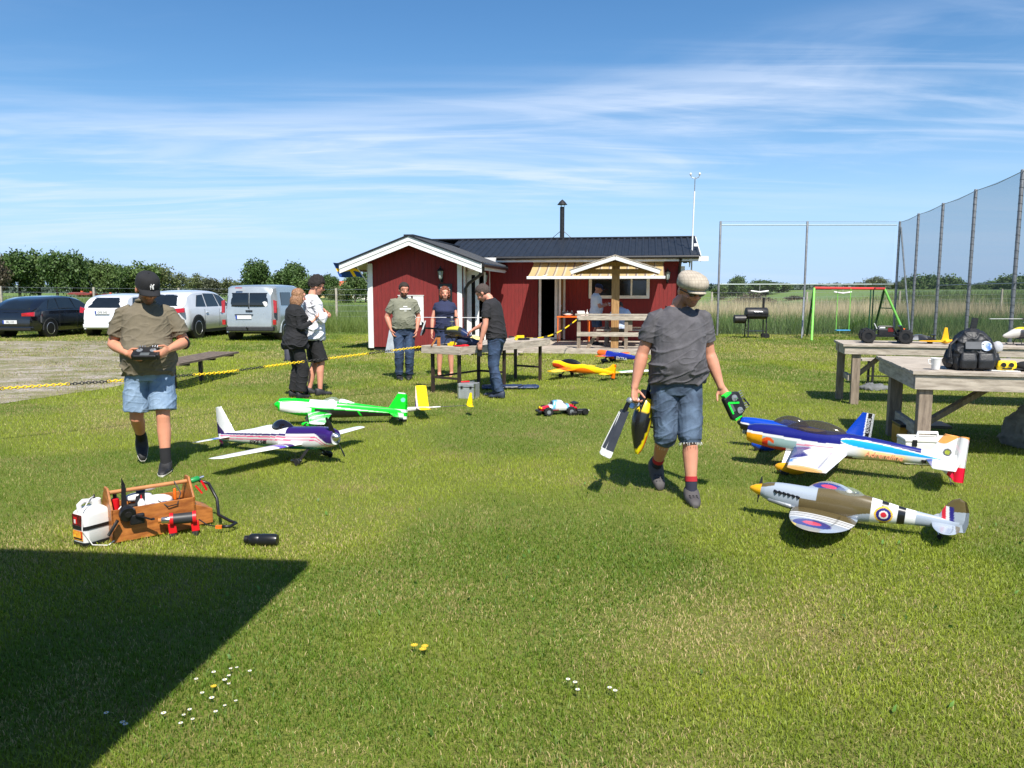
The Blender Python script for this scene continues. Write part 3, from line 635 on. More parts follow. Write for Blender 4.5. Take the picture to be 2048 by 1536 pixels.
# long work table with steel frames, centre
P0, P1 = Vector((-.80, 11.86, 0)), Vector((.66, 13.98, 0)); ang = math.atan2(P1.y - P0.y, P1.x - P0.x); LW = (P1 - P0).length
wt = thing('work_table', 'long grey work table on dark steel legs with a model helicopter on it', 'table', P0, ang); ZW = .76; DW = .74
for k, (xa, xb) in enumerate(((0, .93), (.94, LW))):
    for i in range(6): MB().box(((xa + xb) / 2, .03 + (i + .5) * (DW - .06) / 6, ZW - .018), (xb - xa - .006, (DW - .06) / 6 - .005, .03)).build('plank', M_WOOD, wt)
    MB().box(((xa + xb) / 2, .0, ZW - .06), (xb - xa - .004, .04, .12)).build('apron', M_WOOD, wt, bevel=.004); MB().box(((xa + xb) / 2, DW, ZW - .06), (xb - xa - .004, .04, .12)).build('apron', M_WOOD, wt, bevel=.004)
for x in (-.02, LW + .02): MB().box((x, DW / 2, ZW - .06), (.036, DW + .04, .121)).build('apron', M_WOODY, wt, bevel=.004)
M_RUST = pm('rusty_black_steel', (.022, .017, .015), .6, .3, 10, .1, 60, col2=(.05, .028, .018))
for x in (.10, 1.32, LW - .12):
    for y in (.1, DW - .1): MB().box((x, y, (ZW - .05) / 2), (.045, .045, ZW - .05)).build('leg', M_RUST, wt)
    MB().box((x, DW / 2, .25), (.03, DW - .2, .035)).build('crossbar', M_RUST, wt)
MB().box((.71, DW - .1, .25), (1.2, .03, .03)).build('crossbar', M_RUST, wt)
def onW(x, y, z=0): return onT(P0, ang, x, y, ZW + z)
# bench at left
bn = thing('slat_bench', 'weathered slatted wooden bench on steel legs behind the man in shorts', 'bench', (-5.62, 13.65, 0), R(88))
for i in range(5): MB().box((0, -.24 + .12 * i, .44), (2.5, .1, .035)).build('slat', pm('old_wood', srgb(128, 112, 96), .85, .2, 5, .4, 40, stretch=(1, 7, 7), col2=srgb(86, 74, 64)), bn)
for x in (-.85, .18):
    MB().box((x, 0, .40), (.06, .54, .03)).build('bearer', M_BLACKM, bn); MB().box((x, 0, .2), (.06, .06, .4)).build('leg', M_BLACKM, bn)
MB().box((1.05, 0, .40), (.09, .5, .04)).build('bearer', MATS['old_wood'], bn)
# ------------------------------------------------ barrier chain
cp = [(-6.6, 7.25, .50), (-5.42, 8.02, .60), (-4.5, 8.9, .59), (-3.75, 9.9, .575), (-3.16, 10.72, .61), (-2.6, 11.25, .65), (-1.98, 11.72, .70), (-1.44, 12.16, .745)]
chn = thing('barrier_chain', 'yellow and black plastic barrier chain strung across the lawn to the work table', 'chain', (0, 0, 0))
M_CHB = pm('black_chain', (.02, .02, .018), .5, .2, 20)
def chain(path, parent, yel=.62, blk=.42, r=.0052, link=.034, thin_=False):
    P = [V(p) for p in path]; ds = [0]
    for a, b in zip(P, P[1:]): ds.append(ds[-1] + (b - a).length)
    def at_(s):
        for i in range(len(P) - 1):
            if s <= ds[i + 1]: return P[i].lerp(P[i + 1], (s - ds[i]) / (ds[i + 1] - ds[i]))
        return P[-1]
    s = 0; col = 0
    while s < ds[-1] - .02:
        e = min(ds[-1], s + (yel if col else blk)); mb = MB(); q = s; k = 0
        while q < e:
            a, b = at_(q), at_(min(ds[-1], q + link)); d = (b - a).normalized() if (b - a).length > 1e-5 else Vector((1, 0, 0))
            ax = Vector((0, 0, 1)) if k % 2 else d.cross(Vector((0, 0, 1))).normalized()
            ax = (ax + Vector((.3, .2, .5)) * .8).normalized(); ax = (ax - d * ax.dot(d)).normalized(); sd = d.cross(ax); c = (a + b) / 2
            rs = []
            for i in range(8):
                an = 2 * math.pi * i / 8; o = d * math.cos(an) * link * .72 + sd * math.sin(an) * .0155; u = o.normalized()
                rs.append([c + o + (u * math.cos(t) + ax * math.sin(t)) * r for t in (0, math.pi / 2, math.pi, -math.pi / 2)])
            mb.rings(rs, closed=True); q += link; k += 1
            if thin_: pass
        mb.build('yellow_links' if col else 'black_links', M_YEL if col else M_CHB, parent, smooth=180); s = e; col ^= 1
chain(cp, chn)
for x, y, z in (cp[0],): pass
c2 = thing('barrier_chain', 'yellow and black barrier chain hanging from the work table to the deck railing', 'chain', (0, 0, 0))
ca, cb = onW(LW - .25, .70, .03), H(5.62, .05, DZ + .78); chain([ca.lerp(cb, u) - V(0, 0, .22 * math.sin(math.pi * u)) for u in np.linspace(0, 1, 9)], c2, .5, .35)
t = thing('bollard', 'short dark bollard on the lawn behind the woman in black', 'bollard', (-5.22, 17.9, 0)); MB().lathe([(.08, 0), (.08, .36), (.06, .39), (.0, .4)], n=14).build('post', pm('slate_post', (.05, .05, .07), .6), t, smooth=40); MB().lathe([(.11, 0), (.11, .03), (.08, .04)], n=14).build('base', M_BLACKM, t, smooth=40)
# ================================================================ net fence
NH = 4.08
netL = [(7.42, 28.0), (9.80, 25.9), (13.85, 28.0)]
M_POST = pm('dull_steel_post', (.20, .21, .225), .55, .15, 14, .05, 60, metal=.3)
nf = thing('net_fence', 'tall steel framed net fence with posts along the right side', 'fence', (0, 0, 0))
M_NET = thin('grey_netting', (.16, .17, .18), .37, .9)
rp_ = [(13.85, 28.0), (13.05, 25.2), (12.2, 22.25), (11.36, 19.3), (10.47, 16.2), (9.6, 13.15)]
for i, (x, y) in enumerate(rp_):
    MB().lathe([(.040, 0), (.040, NH), (.03, NH + .015)], (x, y, 0), 12).build('post', M_POST, nf, smooth=60)
    for z in np.arange(.3, NH, .32): pass
for (a, b) in zip(rp_, rp_[1:]):
    MB().sheet([[(lerp(a[0], b[0], t), lerp(a[1], b[1], t), z) for t in (0.01, .99)] for z in (.05, NH - .03)]).build('net_panel', M_NET, nf)
    MB().tube([(*a, NH - .02), (lerp(a[0], b[0], .5), lerp(a[1], b[1], .5), NH - .06), (*b, NH - .02)], .008, 6).build('top_wire', M_GALV, nf)
for (a, b) in zip(rp_[2:], rp_[3:]):
    MB().tube([(*a, 1.78), (*b, 1.78)], .012, 6).build('mid_wire', M_GALV, nf)
# lacing of the net against each post
for (x, y) in rp_[:5]:
    mb = MB()
    for z in np.arange(.2, NH - .1, .16): mb.torus((x, y, z), .042, .005, 10, 4, axis=(.3, .2, 1))
    mb.build('net_lacing', pm('net_cord', (.06, .065, .07), .9), nf)['kind'] = 'stuff'
MB().tube([(14.05, 27.2, 0), (13.87, 27.95, NH - .2)], .03, 8).build('stay', M_GALV, nf)
nb = thing('ball_fence', 'light steel frame with two rails across the back of the lawn', 'fence', (0, 0, 0))
NB = [(7.45, 28.0), (10.55, 28.0), (13.75, 28.0)]
for x, y in NB[:2]: MB().lathe([(.04, 0), (.04, NH), (.03, NH + .015)], (x, y, 0), 12).build('post', M_POST, nb, smooth=60)
M_RAILG = pm('pale_green_rail', (.30, .36, .34), .5, .1, 9, metal=.3)
for z, r in ((NH - .12, .018), (1.86, .022)): MB().tube([(NB[0][0], 28, z), (NB[2][0], 28, z)], r, 8).build('rail', M_RAILG, nb)
M_NETT = thin('thin_netting', (.3, .31, .32), .05, .9)
for a, b in zip(NB, NB[1:]): MB().sheet([[(x, 28, z) for x in (a[0] + .06, b[0] - .06)] for z in (.05, NH)]).build('net_panel', M_NETT, nb)
MB().tube([(NB[0][0], 28, NH), (NB[2][0], 28, NH)], .005, 5).build('top_wire', M_GALV, nb)
MB().tube([(10.0, 26.6, 0), (10.52, 27.95, 1.4)], .02, 8).build('stay', M_GALV, nb)
# ================================================================ swing set
sw = thing('swing_set', 'childrens swing set with red top bar and green legs', 'swing', (0, 0, 0))
M_SG = pm('swing_green', srgb(132, 214, 88), .45, .08); M_SR = pm('swing_red', srgb(220, 70, 66), .45, .08); M_SD = pm('swing_dark_green', srgb(42, 92, 62), .5, .1)
yA = 25.6
tl, tr2 = Vector((10.12, yA + .4, 1.72)), Vector((13.05, yA + 1.6, 1.70))
MB().tube([tl, tr2], .045, 10).build('top_bar', M_SR, sw, smooth=60)
for p, f, bck, m_ in ((tl, (9.86, 25.35, 0), (10.75, 28.1, 0), M_SG), (tr2, (13.62, 26.6, 0), (13.35, 28.5, 0), M_SG)):
    MB().tube([p, f], .04, 10).build('leg', M_SG, sw, smooth=60); MB().tube([p, bck], .04, 10).build('leg', M_SD, sw, smooth=60)
    q = V(p).lerp(V(f), .4), V(p).lerp(V(bck), .4); MB().tube(q, .018, 8).build('crossbar', M_SD, sw)
for k in (.80, .84): q = tl.lerp(tr2, k); MB().tube([q, q - V(0, 0, 1.5)], .022, 8).build('hanger', M_SD, sw)
q = tl.lerp(tr2, .42)
for d in (-.22, .22): MB().tube([q + V(d, 0, 0), q + V(d, 0, -1.42)], .012, 6).build('rope', M_SG, sw)
MB().box(q + V(0, 0, -1.43), (.48, .2, .035)).build('seat', pm('swing_blue', srgb(60, 150, 205), .5), sw, bevel=.01)
# two short white bars hanging on the net
for k, (x, z) in enumerate(((8.62, 1.60), (11.62, 1.56))):
    t = thing('white_tube', ('short curved white tube hanging on the net left of the swing', 'short curved white tube hanging on the net above the swing')[k], 'tube', (x + .3, 27.95, z)); MB().tube([(-.3, 0, .02), (0, 0, -.02), (.3, 0, .02)], .03, 8, rnd=True).build('tube', M_WHITE, t, smooth=180); MB().tube([(0, 0, 0), (0, 0, .25)], .004, 4).build('cord', M_WHITE, t)
# ================================================================ smoker grill
bq = thing('smoker_grill', 'black barrel smoker grill with chimney and side firebox at the lawn edge', 'grill', (8.40, 26.6, 0))
MB().lathe([(.0, -.37), (.19, -.36), (.2, -.34), (.2, .34), (.19, .36), (0, .37)], (.0, 0, .86), 20, axis=(1, 0, 0)).build('barrel', M_BLACKM, bq, smooth=40)
MB().lathe([(0, -.2), (.145, -.19), (.15, .19), (0, .2)], (-.56, 0, .66), 18, axis=(1, 0, 0)).build('firebox', M_BLACKM, bq, smooth=40)
MB().lathe([(.04, 0), (.04, .36)], (.24, 0, 1.04), 12).build('chimney', M_BLACKM, bq); MB().box((0, -.28, .78), (.75, .14, .02)).build('shelf', M_BLACKM, bq)
MB().tube([(-.14, -.2, .92), (-.14, -.24, .92), (.14, -.24, .92), (.14, -.2, .92)], .012, 6).build('handle', M_CHROME, bq)
for x in (-.3, .3):
    for y in (-.16, .16): MB().bar((x, y, .75), (x * 1.05, y * 1.2, .04), .035, .035).build('leg', M_BLACKM, bq)
MB().box((0, 0, .25), (.6, .32, .02)).build('shelf', M_BLACKM, bq)
for y in (-.2, .2): MB().lathe([(.09, -.02), (.09, .02)], (.33, y, .09), 14, axis=(0, 1, 0)).build('wheel', M_BLACKM, bq)
# ================================================================ wire fences on posts
def wire_fence(label, pts, h, wires):
    t = thing('wire_fence', label, 'fence', (0, 0, 0), 0, 'wire fences along the field')
    for x, y in pts: z = hgt(x, y); MB().box((x, y, z + h / 2), (.09, .09, h)).build('post', pm('pale_post', srgb(172, 164, 148), .85, .15), t)
    for k in range(wires):
        zz_ = h * (.25 + .72 * k / (wires - 1)); mb = MB()
        for a, b in zip(pts, pts[1:]): mb.tube([(*a, hgt(*a) + zz_), (*b, hgt(*b) + zz_)], .006, 3)
        mb.build('wire', M_GALV, t)
    return t
wire_fence('pale wire fence with wooden posts behind the parked cars', [(-34, 37), (-27.2, 41.3), (-22.2, 41.2), (-17.6, 41), (-12.6, 41), (-8.2, 36.2), (-3.5, 36)], 1.75, 6)
wire_fence('pale wire fence with wooden posts behind the swing set', [(6, 44), (11.6, 45), (17.5, 46), (23.5, 47), (30, 47.5), (37, 48)], 1.5, 5)
# ================================================================ parked cars
M_TYRE = M_RUB; M_TAIL = pm('tail_light_red', (.42, .01, .012), .15, .15, 12, coat=.8); M_PLATE = pm('plate_white', (.7, .7, .68), .4, .03)
M_EU = pm('plate_blue', (.02, .06, .35), .4); M_RIM = pm('alloy_rim', (.42, .43, .45), .35, .1, 15, metal=.8); M_CLAD = pm('dark_cladding', (.03, .031, .033), .6, .15, 12)
M_CGL = pm('car_glass', (.010, .013, .015), .05, .1, 3, spec=.8)
def car(label, loc, rz, prof, width, paint_m, wheelx, wr, glass, plate, lights, clad=False, tumble=.82, glass_rear=None, belt=.9, bump=.45, text_=None, roofrail=False, ym=None):
    """prof: rows (x, zbottom, zbelt, ztop) along the car, x=0 rear bumper, forward +x"""
    t = thing('parked_car', label, 'car', loc, rz, 'cars parked at the edge of the field'); Lc = prof[-1][0]; mb = MB(); rings = []; hw = width / 2
    xs = sorted(set([p[0] for p in prof] + list(np.linspace(0, Lc, 46))))
    for x in xs:
        zb, zl, zt = interp(prof, x); e = .82 + .18 * ss(0, .35, x) * ss(0, .6, Lc - x) ; w = hw * e
        up = max(0, (zt - zl)); wt_ = w * (1 - (1 - tumble) * min(1, up / .5))
        half = [(w * .90, zb), (w * .97, zb + .08), (w, lerp(zb, zl, .45)), (w * .985, zl - .05), (w * .965, zl), (lerp(w * .95, wt_, .5), lerp(zl, zt, .5)), (wt_, zt - min(.06, up * .3)), (wt_ * .90, zt - .012), (wt_ * .45, zt + .012)]
        ring = [(x, -a, b) for a, b in half] + [(x, 0, half[-1][1] + .006)] + [(x, a, b) for a, b in reversed(half)]
        rings.append(ring)
    body = MB().rings(rings).build('body', paint_m, t, smooth=38)
    # wheels and arches
    for x in wheelx:
        for s in (-1, 1):
            w = MB().lathe([(wr * .55, -.1), (wr * .93, -.1), (wr, -.07), (wr, .07), (wr * .93, .1), (wr * .55, .1)], (x, s * (hw - .11), wr), 24, axis=(0, 1, 0), closed=True).build('wheel', M_TYRE, t, smooth=40)
            mb = MB().lathe([(wr * .66, -.02), (wr * .68, .02), (wr * .60, .03), (wr * .58, -.02)], (x, s * (hw - .02), wr), 24, axis=(0, s, 0), closed=True)
            for k in range(10): a = k * math.pi / 5; mb.bar((x + .03 * math.cos(a), s * (hw - .015), wr + .03 * math.sin(a)), (x + wr * .62 * math.cos(a), s * (hw - .015), wr + wr * .62 * math.sin(a)), .022, .018, up=(0, 1, 0))
            mb.build('rim', M_RIM, w, smooth=40); MB().lathe([(.01, -.05), (wr * .6, -.04), (wr * .6, -.06), (.01, -.06)], (x, s * (hw - .03), wr), 20, axis=(0, s, 0)).build('brake_disc', M_CLAD, w)
            ar = MB(); rs = []
            for k in range(13):
                a = R(-8 + 196 * k / 12); c, s2 = math.cos(a), math.sin(a); q = [(wr + .02, hw - .16), (wr + .02, hw + .012), (wr + (.09 if clad else .05), hw + .010), (wr + (.09 if clad else .05), hw - .16)]
                rs.append([(x + c * r_, s * y_, wr + s2 * r_) for r_, y_ in q])
            ar.rings(rs).build('wheel_arch', M_CLAD if (clad or paint_m.name == 'car_black') else paint_m, t, smooth=40)
            MB().lathe([(.01, -.25), (wr + .035, -.25), (wr + .035, .012), (.01, .012)], (x, s * (hw - .01), wr), 20, axis=(0, s, 0)).build('wheel_well', M_BLACK, t)
    # glass panels: side quads (x0,z0),(x1,z1).. slightly proud of the body
    def ysurf(x, z):
        zb, zl, zt = interp(prof, x); e = .82 + .18 * ss(0, .35, x) * ss(0, .6, Lc - x); w = hw * e; up = max(.001, zt - zl); wt_ = w * (1 - (1 - tumble) * min(1, up / .5)); f = (z - zl) / up
        return lerp(w * .965, lerp(w * .95, wt_, .5), f * 2) if f < .5 else lerp(lerp(w * .95, wt_, .5), wt_, min(1, (f - .5) * 2))
    for poly in glass:
        for s in (-1, 1):
            v = [(x, s * (ysurf(x, z) + .010), z) for x, z in poly]; n = len(v)
            MB().add(v + [(a, b - s * .03, c) for a, b, c in v], [tuple(range(n)), tuple(reversed(range(n, 2 * n)))] + [(i, (i + 1) % n, n + (i + 1) % n, n + i) for i in range(n)]).build('side_window', M_CGL, t, fix=True)
    # rear screen
    x0, z0, w0, x1, z1, w1 = glass_rear
    def rear(yz, x_, name, mat_, d=.012, par=t):
        v = [(x_(z) - d, y, z) for y, z in yz]; n = len(v); return MB().add(v + [(a + .05, b, c) for a, b, c in v], [tuple(range(n)), tuple(reversed(range(n, 2 * n)))] + [(i, (i + 1) % n, n + (i + 1) % n, n + i) for i in range(n)]).build(name, mat_, par, fix=True)
    def xrear(z):
        best = 0
        for i in range(200):
            x = i * .006
            if interp(prof, x)[2] >= z: return x
        return 1.2
    xf = lambda z: lerp(x0, x1, (z - z0) / (z1 - z0))
    for a, b in (((-1, -.02), (.02, 1)) if ym else ((-1, 1),)):
        MB().sheet([[(xrear(z) - .022 + .05 * abs(f) ** 4, lerp(w0, w1, (z - z0) / (z1 - z0)) * f, z) for f in np.linspace(a, b, 15)] for z in np.linspace(z0, z1, 10)]).build('rear_window', M_CGL, t, smooth=180, solid=.014)
    for s in (-1, 1):
        yz = [(s * y, z) for y, z in lights]; o = rear(yz, lambda z: .05 if z < belt else xf(max(z, z0)) * .6, 'tail_light', M_TAIL, .03)
    pz, pw = plate; px = -.006
    pl_ = MB().box((px - .012, 0 if ym is None else .18, pz), (.02, .52, .12)).build('number_plate', M_PLATE, t, bevel=.003); yc = 0 if ym is None else .18
    MB().box((px - .024, yc + .235, pz), (.004, .05, .118)).build('blue_band', M_EU, pl_)
    if text_: text('characters', text_, .1, M_BLACK, pl_, (px - .024, yc - .02, pz), (0, -1, 0), (0, 0, 1), ext=.001)
    MB().box((.08, 0, bump - .12), (.22, width * .86, .16)).build('bumper', M_CLAD if (clad or ym) else paint_m, t, bevel=.04); MB().box((Lc * .5, 0, .27), (Lc * .62, width * .93, .14)).build('sill', M_CLAD, t)
    for s in (-1, 1): MB().ell((lerp(wheelx[0], wheelx[1], .80), s * (hw + .1), belt + .12), (.07, .11, .075)).build('wing_mirror', paint_m, t, smooth=180)
    for z_ in (): pass
    for s in (-1, 1):
        for x in (Lc * .33, Lc * .55): MB().box((x, s * (hw + .008), belt - .12), (.16, .025, .025)).build('door_handle', paint_m if not clad else paint_m, t, bevel=.006)
    for s in (-1, 1):
        for f in (.30, .52, .715): x = Lc * f; w_ = hw * (.82 + .18 * ss(0, .35, x) * ss(0, .6, Lc - x)); zb, zl, zt = interp(prof, x); MB().tube([(x, s * (w_ * .975 + .002), zb + .10), (x, s * (w_ + .001), lerp(zb, zl, .45)), (x, s * (w_ * .985 + .001), zl - .05)], .006, 4).build('door_gap', M_BLACK, t)
    MB().tube([(.1, -hw * .80, belt - .02), (.02, 0, belt - .0), (.1, hw * .80, belt - .02)], .005, 4).build('tailgate_gap', M_BLACK, t)
    if roofrail:
        for s in (-1, 1): MB().tube([(.9, s * hw * .68, prof[3][3] + .0), (1.0, s * hw * .7, prof[3][3] + .05), (2.6, s * hw * .7, prof[3][3] + .04), (2.8, s * hw * .68, prof[3][3] - .03)], .018, 8).build('roof_rail', M_CLAD, t)
    return t
C_BLK = pm('car_black', (.008, .009, .012), .15, .1, 3, coat=1); C_WHT = pm('car_white', (.72, .73, .74), .2, .03, 3, coat=1); C_SIL = pm('car_silver', (.40, .44, .46), .3, .05, 3, coat=1, metal=.35); C_WH2 = pm('car_pearl', (.64, .66, .69), .2, .03, 3, coat=1)
hatch = [(0, .40, .62, .64), (.06, .30, .86, .90), (.24, .25, .93, 1.06), (.78, .22, .95, 1.34), (1.25, .2, .95, 1.42), (1.9, .2, .95, 1.44), (2.5, .2, .94, 1.36), (3.2, .2, .93, 1.0), (3.5, .2, .90, .94), (4.1, .22, .76, .80), (4.3, .32, .55, .6)]
car('black five door hatchback, leftmost of the parked cars', (-17.25, 26.55, 0), R(84), hatch, 1.78, C_BLK, (.80, 3.45), .32, [[(.72, .99), (1.25, .98), (1.20, 1.35), (.95, 1.33)], [(1.32, .98), (2.15, .98), (2.0, 1.37), (1.30, 1.37)], [(2.22, .98), (3.0, .98), (2.45, 1.30), (2.08, 1.37)]], (.56, 0), [(.42, .86), (.85, .90), (.87, .76), (.42, .76)], glass_rear=(.17, .98, .66, .55, 1.34, .52), text_='SRJ 223')
small = [(0, .40, .6, .62), (.05, .30, .85, .95), (.18, .25, .95, 1.1), (.50, .22, .97, 1.40), (.9, .2, .97, 1.48), (1.7, .2, .97, 1.51), (2.4, .2, .95, 1.42), (3.2, .2, .93, 1.0), (3.6, .22, .78, .85), (3.85, .32, .55, .6)]
car('small white hatchback parked beside the black car', (-14.62, 27.6, 0), R(88), small, 1.70, C_WHT, (.62, 3.1), .30, [[(.55, 1.02), (1.4, 1.0), (1.35, 1.40), (.8, 1.38)], [(1.48, 1.0), (2.9, 1.0), (2.35, 1.36), (1.44, 1.42)]], (.86, 0), [(.66, 1.0), (.84, 1.06), (.84, .86), (.72, .84)], glass_rear=(.14, 1.02, .64, .48, 1.38, .52), text_='DFE 542', bump=.5)
suv = [(0, .48, .68, .70), (.06, .38, .95, 1.0), (.2, .30, 1.02, 1.15), (.55, .28, 1.05, 1.50), (.95, .27, 1.05, 1.60), (1.9, .27, 1.05, 1.64), (2.6, .27, 1.04, 1.56), (3.4, .27, 1.03, 1.1), (3.7, .28, 1.0, 1.04), (4.35, .3, .85, .9), (4.6, .4, .62, .66)]
car('white sport utility car with dark lower cladding and red tail lights', (-11.80, 25.7, 0), R(83), suv, 1.90, C_WH2, (.92, 3.7), .37, [[(.85, 1.10), (1.5, 1.09), (1.45, 1.50), (1.1, 1.48)], [(1.58, 1.09), (2.4, 1.09), (2.2, 1.53), (1.53, 1.54)], [(2.48, 1.09), (3.2, 1.09), (2.65, 1.46), (2.28, 1.53)]], (.72, 0), [(.42, 1.03), (.93, 1.06), (.96, .92), (.6, .90)], clad=True, glass_rear=(.15, 1.12, .70, .50, 1.50, .56), belt=1.0, roofrail=True, bump=.55)
van = [(0, .42, .70, .72), (.03, .36, 1.02, 1.05), (.08, .30, 1.12, 1.45), (.18, .28, 1.12, 1.74), (.5, .26, 1.12, 1.80), (1.9, .25, 1.1, 1.82), (2.7, .25, 1.08, 1.70), (3.3, .25, 1.05, 1.2), (3.6, .26, 1.0, 1.05), (4.0, .3, .82, .88), (4.2, .4, .6, .64)]
vn = car('silver grey van with dark glazed rear doors', (-8.50, 25.0, 0), R(86), van, 1.82, C_SIL, (.72, 3.4), .32, [[(.55, 1.16), (1.5, 1.15), (1.5, 1.58), (.6, 1.58)], [(2.4, 1.12), (3.05, 1.12), (2.8, 1.5), (2.4, 1.58)]], (.78, 0), [(.80, 1.34), (.91, 1.30), (.91, .92), (.82, .92)], clad=False, glass_rear=(.06, 1.12, .70, .14, 1.56, .64), ym=1, tumble=.88, roofrail=True, bump=.52, text_=None)
MB().lathe([(.09, -.004), (.09, .004)], (.035, -.52, 1.20), 16, axis=(1, 0, 0)).build('round_sticker', M_WHITE, vn); MB().box((.0, 0, .98), (.02, .22, .05)).build('door_pull', M_BLACK, vn); MB().tube([(.02, .02, 1.06), (.05, .05, 1.30)], .014, 6).build('wiper', M_BLACK, vn); MB().tube([(0, .05, .42), (-.1, .05, .42), (-.14, .05, .46)], .025, 8).build('tow_bar', M_BLACK, vn)
MB().box((-.008, .17, .86), (.03, .6, .03)).build('plate_trim', M_BLACK, vn); MB().box((.03, .32, 1.72), (.04, .22, .03)).build('brake_light', M_TAIL, vn); MB().box((.02, 0, .95), (.012, .006, .55)).build('door_seam', M_BLACK, vn)
for s in (-1, 1): MB().box((.0, s * .84, .62), (.06, .1, .16)).build('reflector', M_TAIL, vn)
# ================================================================ model aircraft
M_CAN = thin('smoked_canopy', (.05, .04, .035), .62, .08); M_CANC = thin('clear_canopy', (.45, .52, .50), .22, .05)
WHT = (.78, .78, .76)
class Plane:
    def __init__(s, label, nose, tail, name='model_aeroplane', group='model aeroplanes on the lawn', cat='model aeroplane'):
        Nn, T = V(nose), V(tail); s.L = (Nn - T).length; ex = (Nn - T).normalized(); ey = Vector((0, 0, 1)).cross(ex).normalized(); ez = ex.cross(ey)
        O = Nn.lerp(T, .35); m = Matrix((ex, ey, ez)).transposed().to_4x4(); m.translation = O; s.m = m; s.ex, s.ez, s.O = ex, ez, O
        s.t = thing(name, label, cat, (0, 0, 0), 0, group); s.t.matrix_world = m; s.t.location = O; s.t.rotation_euler = m.to_euler()
    def X(s, f): return (.35 - f) * s.L
    def ground(s, f, r): return (r - s.O.z - s.X(f) * s.ex.z) / s.ez.z
    def n(s, fn): return lambda x, y, z: fn(.35 - x / s.L, y / s.L, z / s.L)
    def fuselage(s, st, col, m=240, k=96, name='fuselage', par=None, mat=None):
        L_ = s.L; rs = []
        for i in range(m + 1):
            f = lerp(st[0][0], st[-1][0], i / m); zc, w, h, e = interp(st, f); q = [(w / 2 * math.copysign(abs(math.cos(a)) ** (2 / e), math.cos(a)), h / 2 * math.copysign(abs(math.sin(a)) ** (2 / e), math.sin(a))) for a in np.linspace(0, 2 * math.pi, 400)]
            qa = np.array(q); dl = np.concatenate([[0], np.cumsum(np.hypot(*(qa[1:] - qa[:-1]).T))]); tt = np.linspace(0, dl[-1], k, endpoint=False); ys = np.interp(tt, dl, qa[:, 0]); zs_ = np.interp(tt, dl, qa[:, 1]); rs.append([(s.X(f), L_ * a, L_ * (zc + b)) for a, b in zip(ys, zs_)])
        s.st = st; return MB().rings(rs).build(name, mat or M_PAINT, par or s.t, smooth=50, col=s.n(col) if col else None, fix=True)
    def wing(s, name, le0, c0, le1, c1, span, z, dih, th, col, side, y0=0., n=64, k=36, ell=None, tipr=.0, twist=0):
        L_ = s.L; rs = []
        for i in range(n + 1):
            u = i / n; le = lerp(le0, le1, u); c = lerp(c0, c1, u)
            if ell: q = (1 - u ** 2.4) ** .5 if u < 1 else 0; le = le0 + (1 - q) * c0 * ell; c = max(.004, c0 * q)
            if tipr and u > 1 - tipr: q = (1 - ((u - 1 + tipr) / tipr) ** 2) ** .5 if u < 1 else 0; cc = c * (.35 + .65 * q); le += (c - cc) * .5; c = cc
            y = y0 + u * span; loop = []
            for j in range(2 * k):
                a = 2 * math.pi * j / (2 * k); xc = .5 + .5 * math.cos(a); t = th * c * 2.2 * (xc ** .5 * .55 * (1 - xc) + .12 * (1 - xc) * xc * 2) if True else 0
                loop.append((s.X(le + c * xc), side * y * L_, L_ * (z + u * dih + (t if a < math.pi else -t * .7))))
            rs.append(loop)
        o = MB().rings(rs).build(name, M_PAINT, s.t, smooth=60, col=s.n(col), fix=True)
        at = o.data.attributes['Col'].data
        jj = [j for j in range(2 * k) if abs((.5 + .5 * math.cos(2 * math.pi * j / (2 * k))) - .745) < .012]      # hinge line of the control surface
        for i in range(int(n * .12), int(n * .93)):
            for j in jj: q = at[i * 2 * k + j]; q.color = (*[c * .45 for c in q.color[:3]], 1)
        return o
    def fin(s, poly, col, th=.012, name='fin', y=0, sub=44):
        """vertical surface from an (s,z) outline, meshed finely so that the paint has edges"""
        L_ = s.L; zs = [p[1] for p in poly]; z0, z1 = min(zs), max(zs); n = 90; rows = []
        def span_at(z):
            xs = []
            for (a, b), (c, d) in zip(poly, poly[1:] + poly[:1]):
                if (b - z) * (d - z) <= 0 and b != d: xs.append(a + (c - a) * (z - b) / (d - b))
            return (min(xs), max(xs)) if xs else None
        rs = []
        for i in range(n + 1):
            z = lerp(z0 + 1e-4, z1 - 1e-4, i / n); q = span_at(z)
            if not q: continue
            loop = []
            for j in range(2 * sub):
                a = 2 * math.pi * j / (2 * sub); xc = .5 - .5 * math.cos(a); loop.append((s.X(lerp(q[0], q[1], xc)), y * L_ + (1 if a < math.pi else -1) * th * L_ * .5 * math.sin(math.pi * min(1, xc * 1.15)) ** .6 if xc * 1.15 < 1 else y * L_, z * L_))
            rs.append(loop)
        return MB().rings(rs).build(name, M_PAINT, s.t, smooth=50, col=s.n(col), fix=True)
    def canopy(s, f0, f1, zb, w, h, mat=M_CAN, name='canopy', peak=.45, par=None):
        L_ = s.L; rs = []
        for i in range(25):
            u = i / 24; f = lerp(f0, f1, u); q = max(.03, (math.sin(math.pi * u ** (math.log(.5) / math.log(peak)))) ** .62); rs.append([(s.X(f), w / 2 * L_ * (.25 + .75 * q) * math.cos(a), L_ * (zb(f) if callable(zb) else zb) + h * L_ * q * math.sin(a)) for a in np.linspace(0, math.pi, 17)] + [(s.X(f), 0, L_ * ((zb(f) if callable(zb) else zb) - .004))])
        return MB().rings(rs).build(name, mat, par or s.t, smooth=60, fix=True)
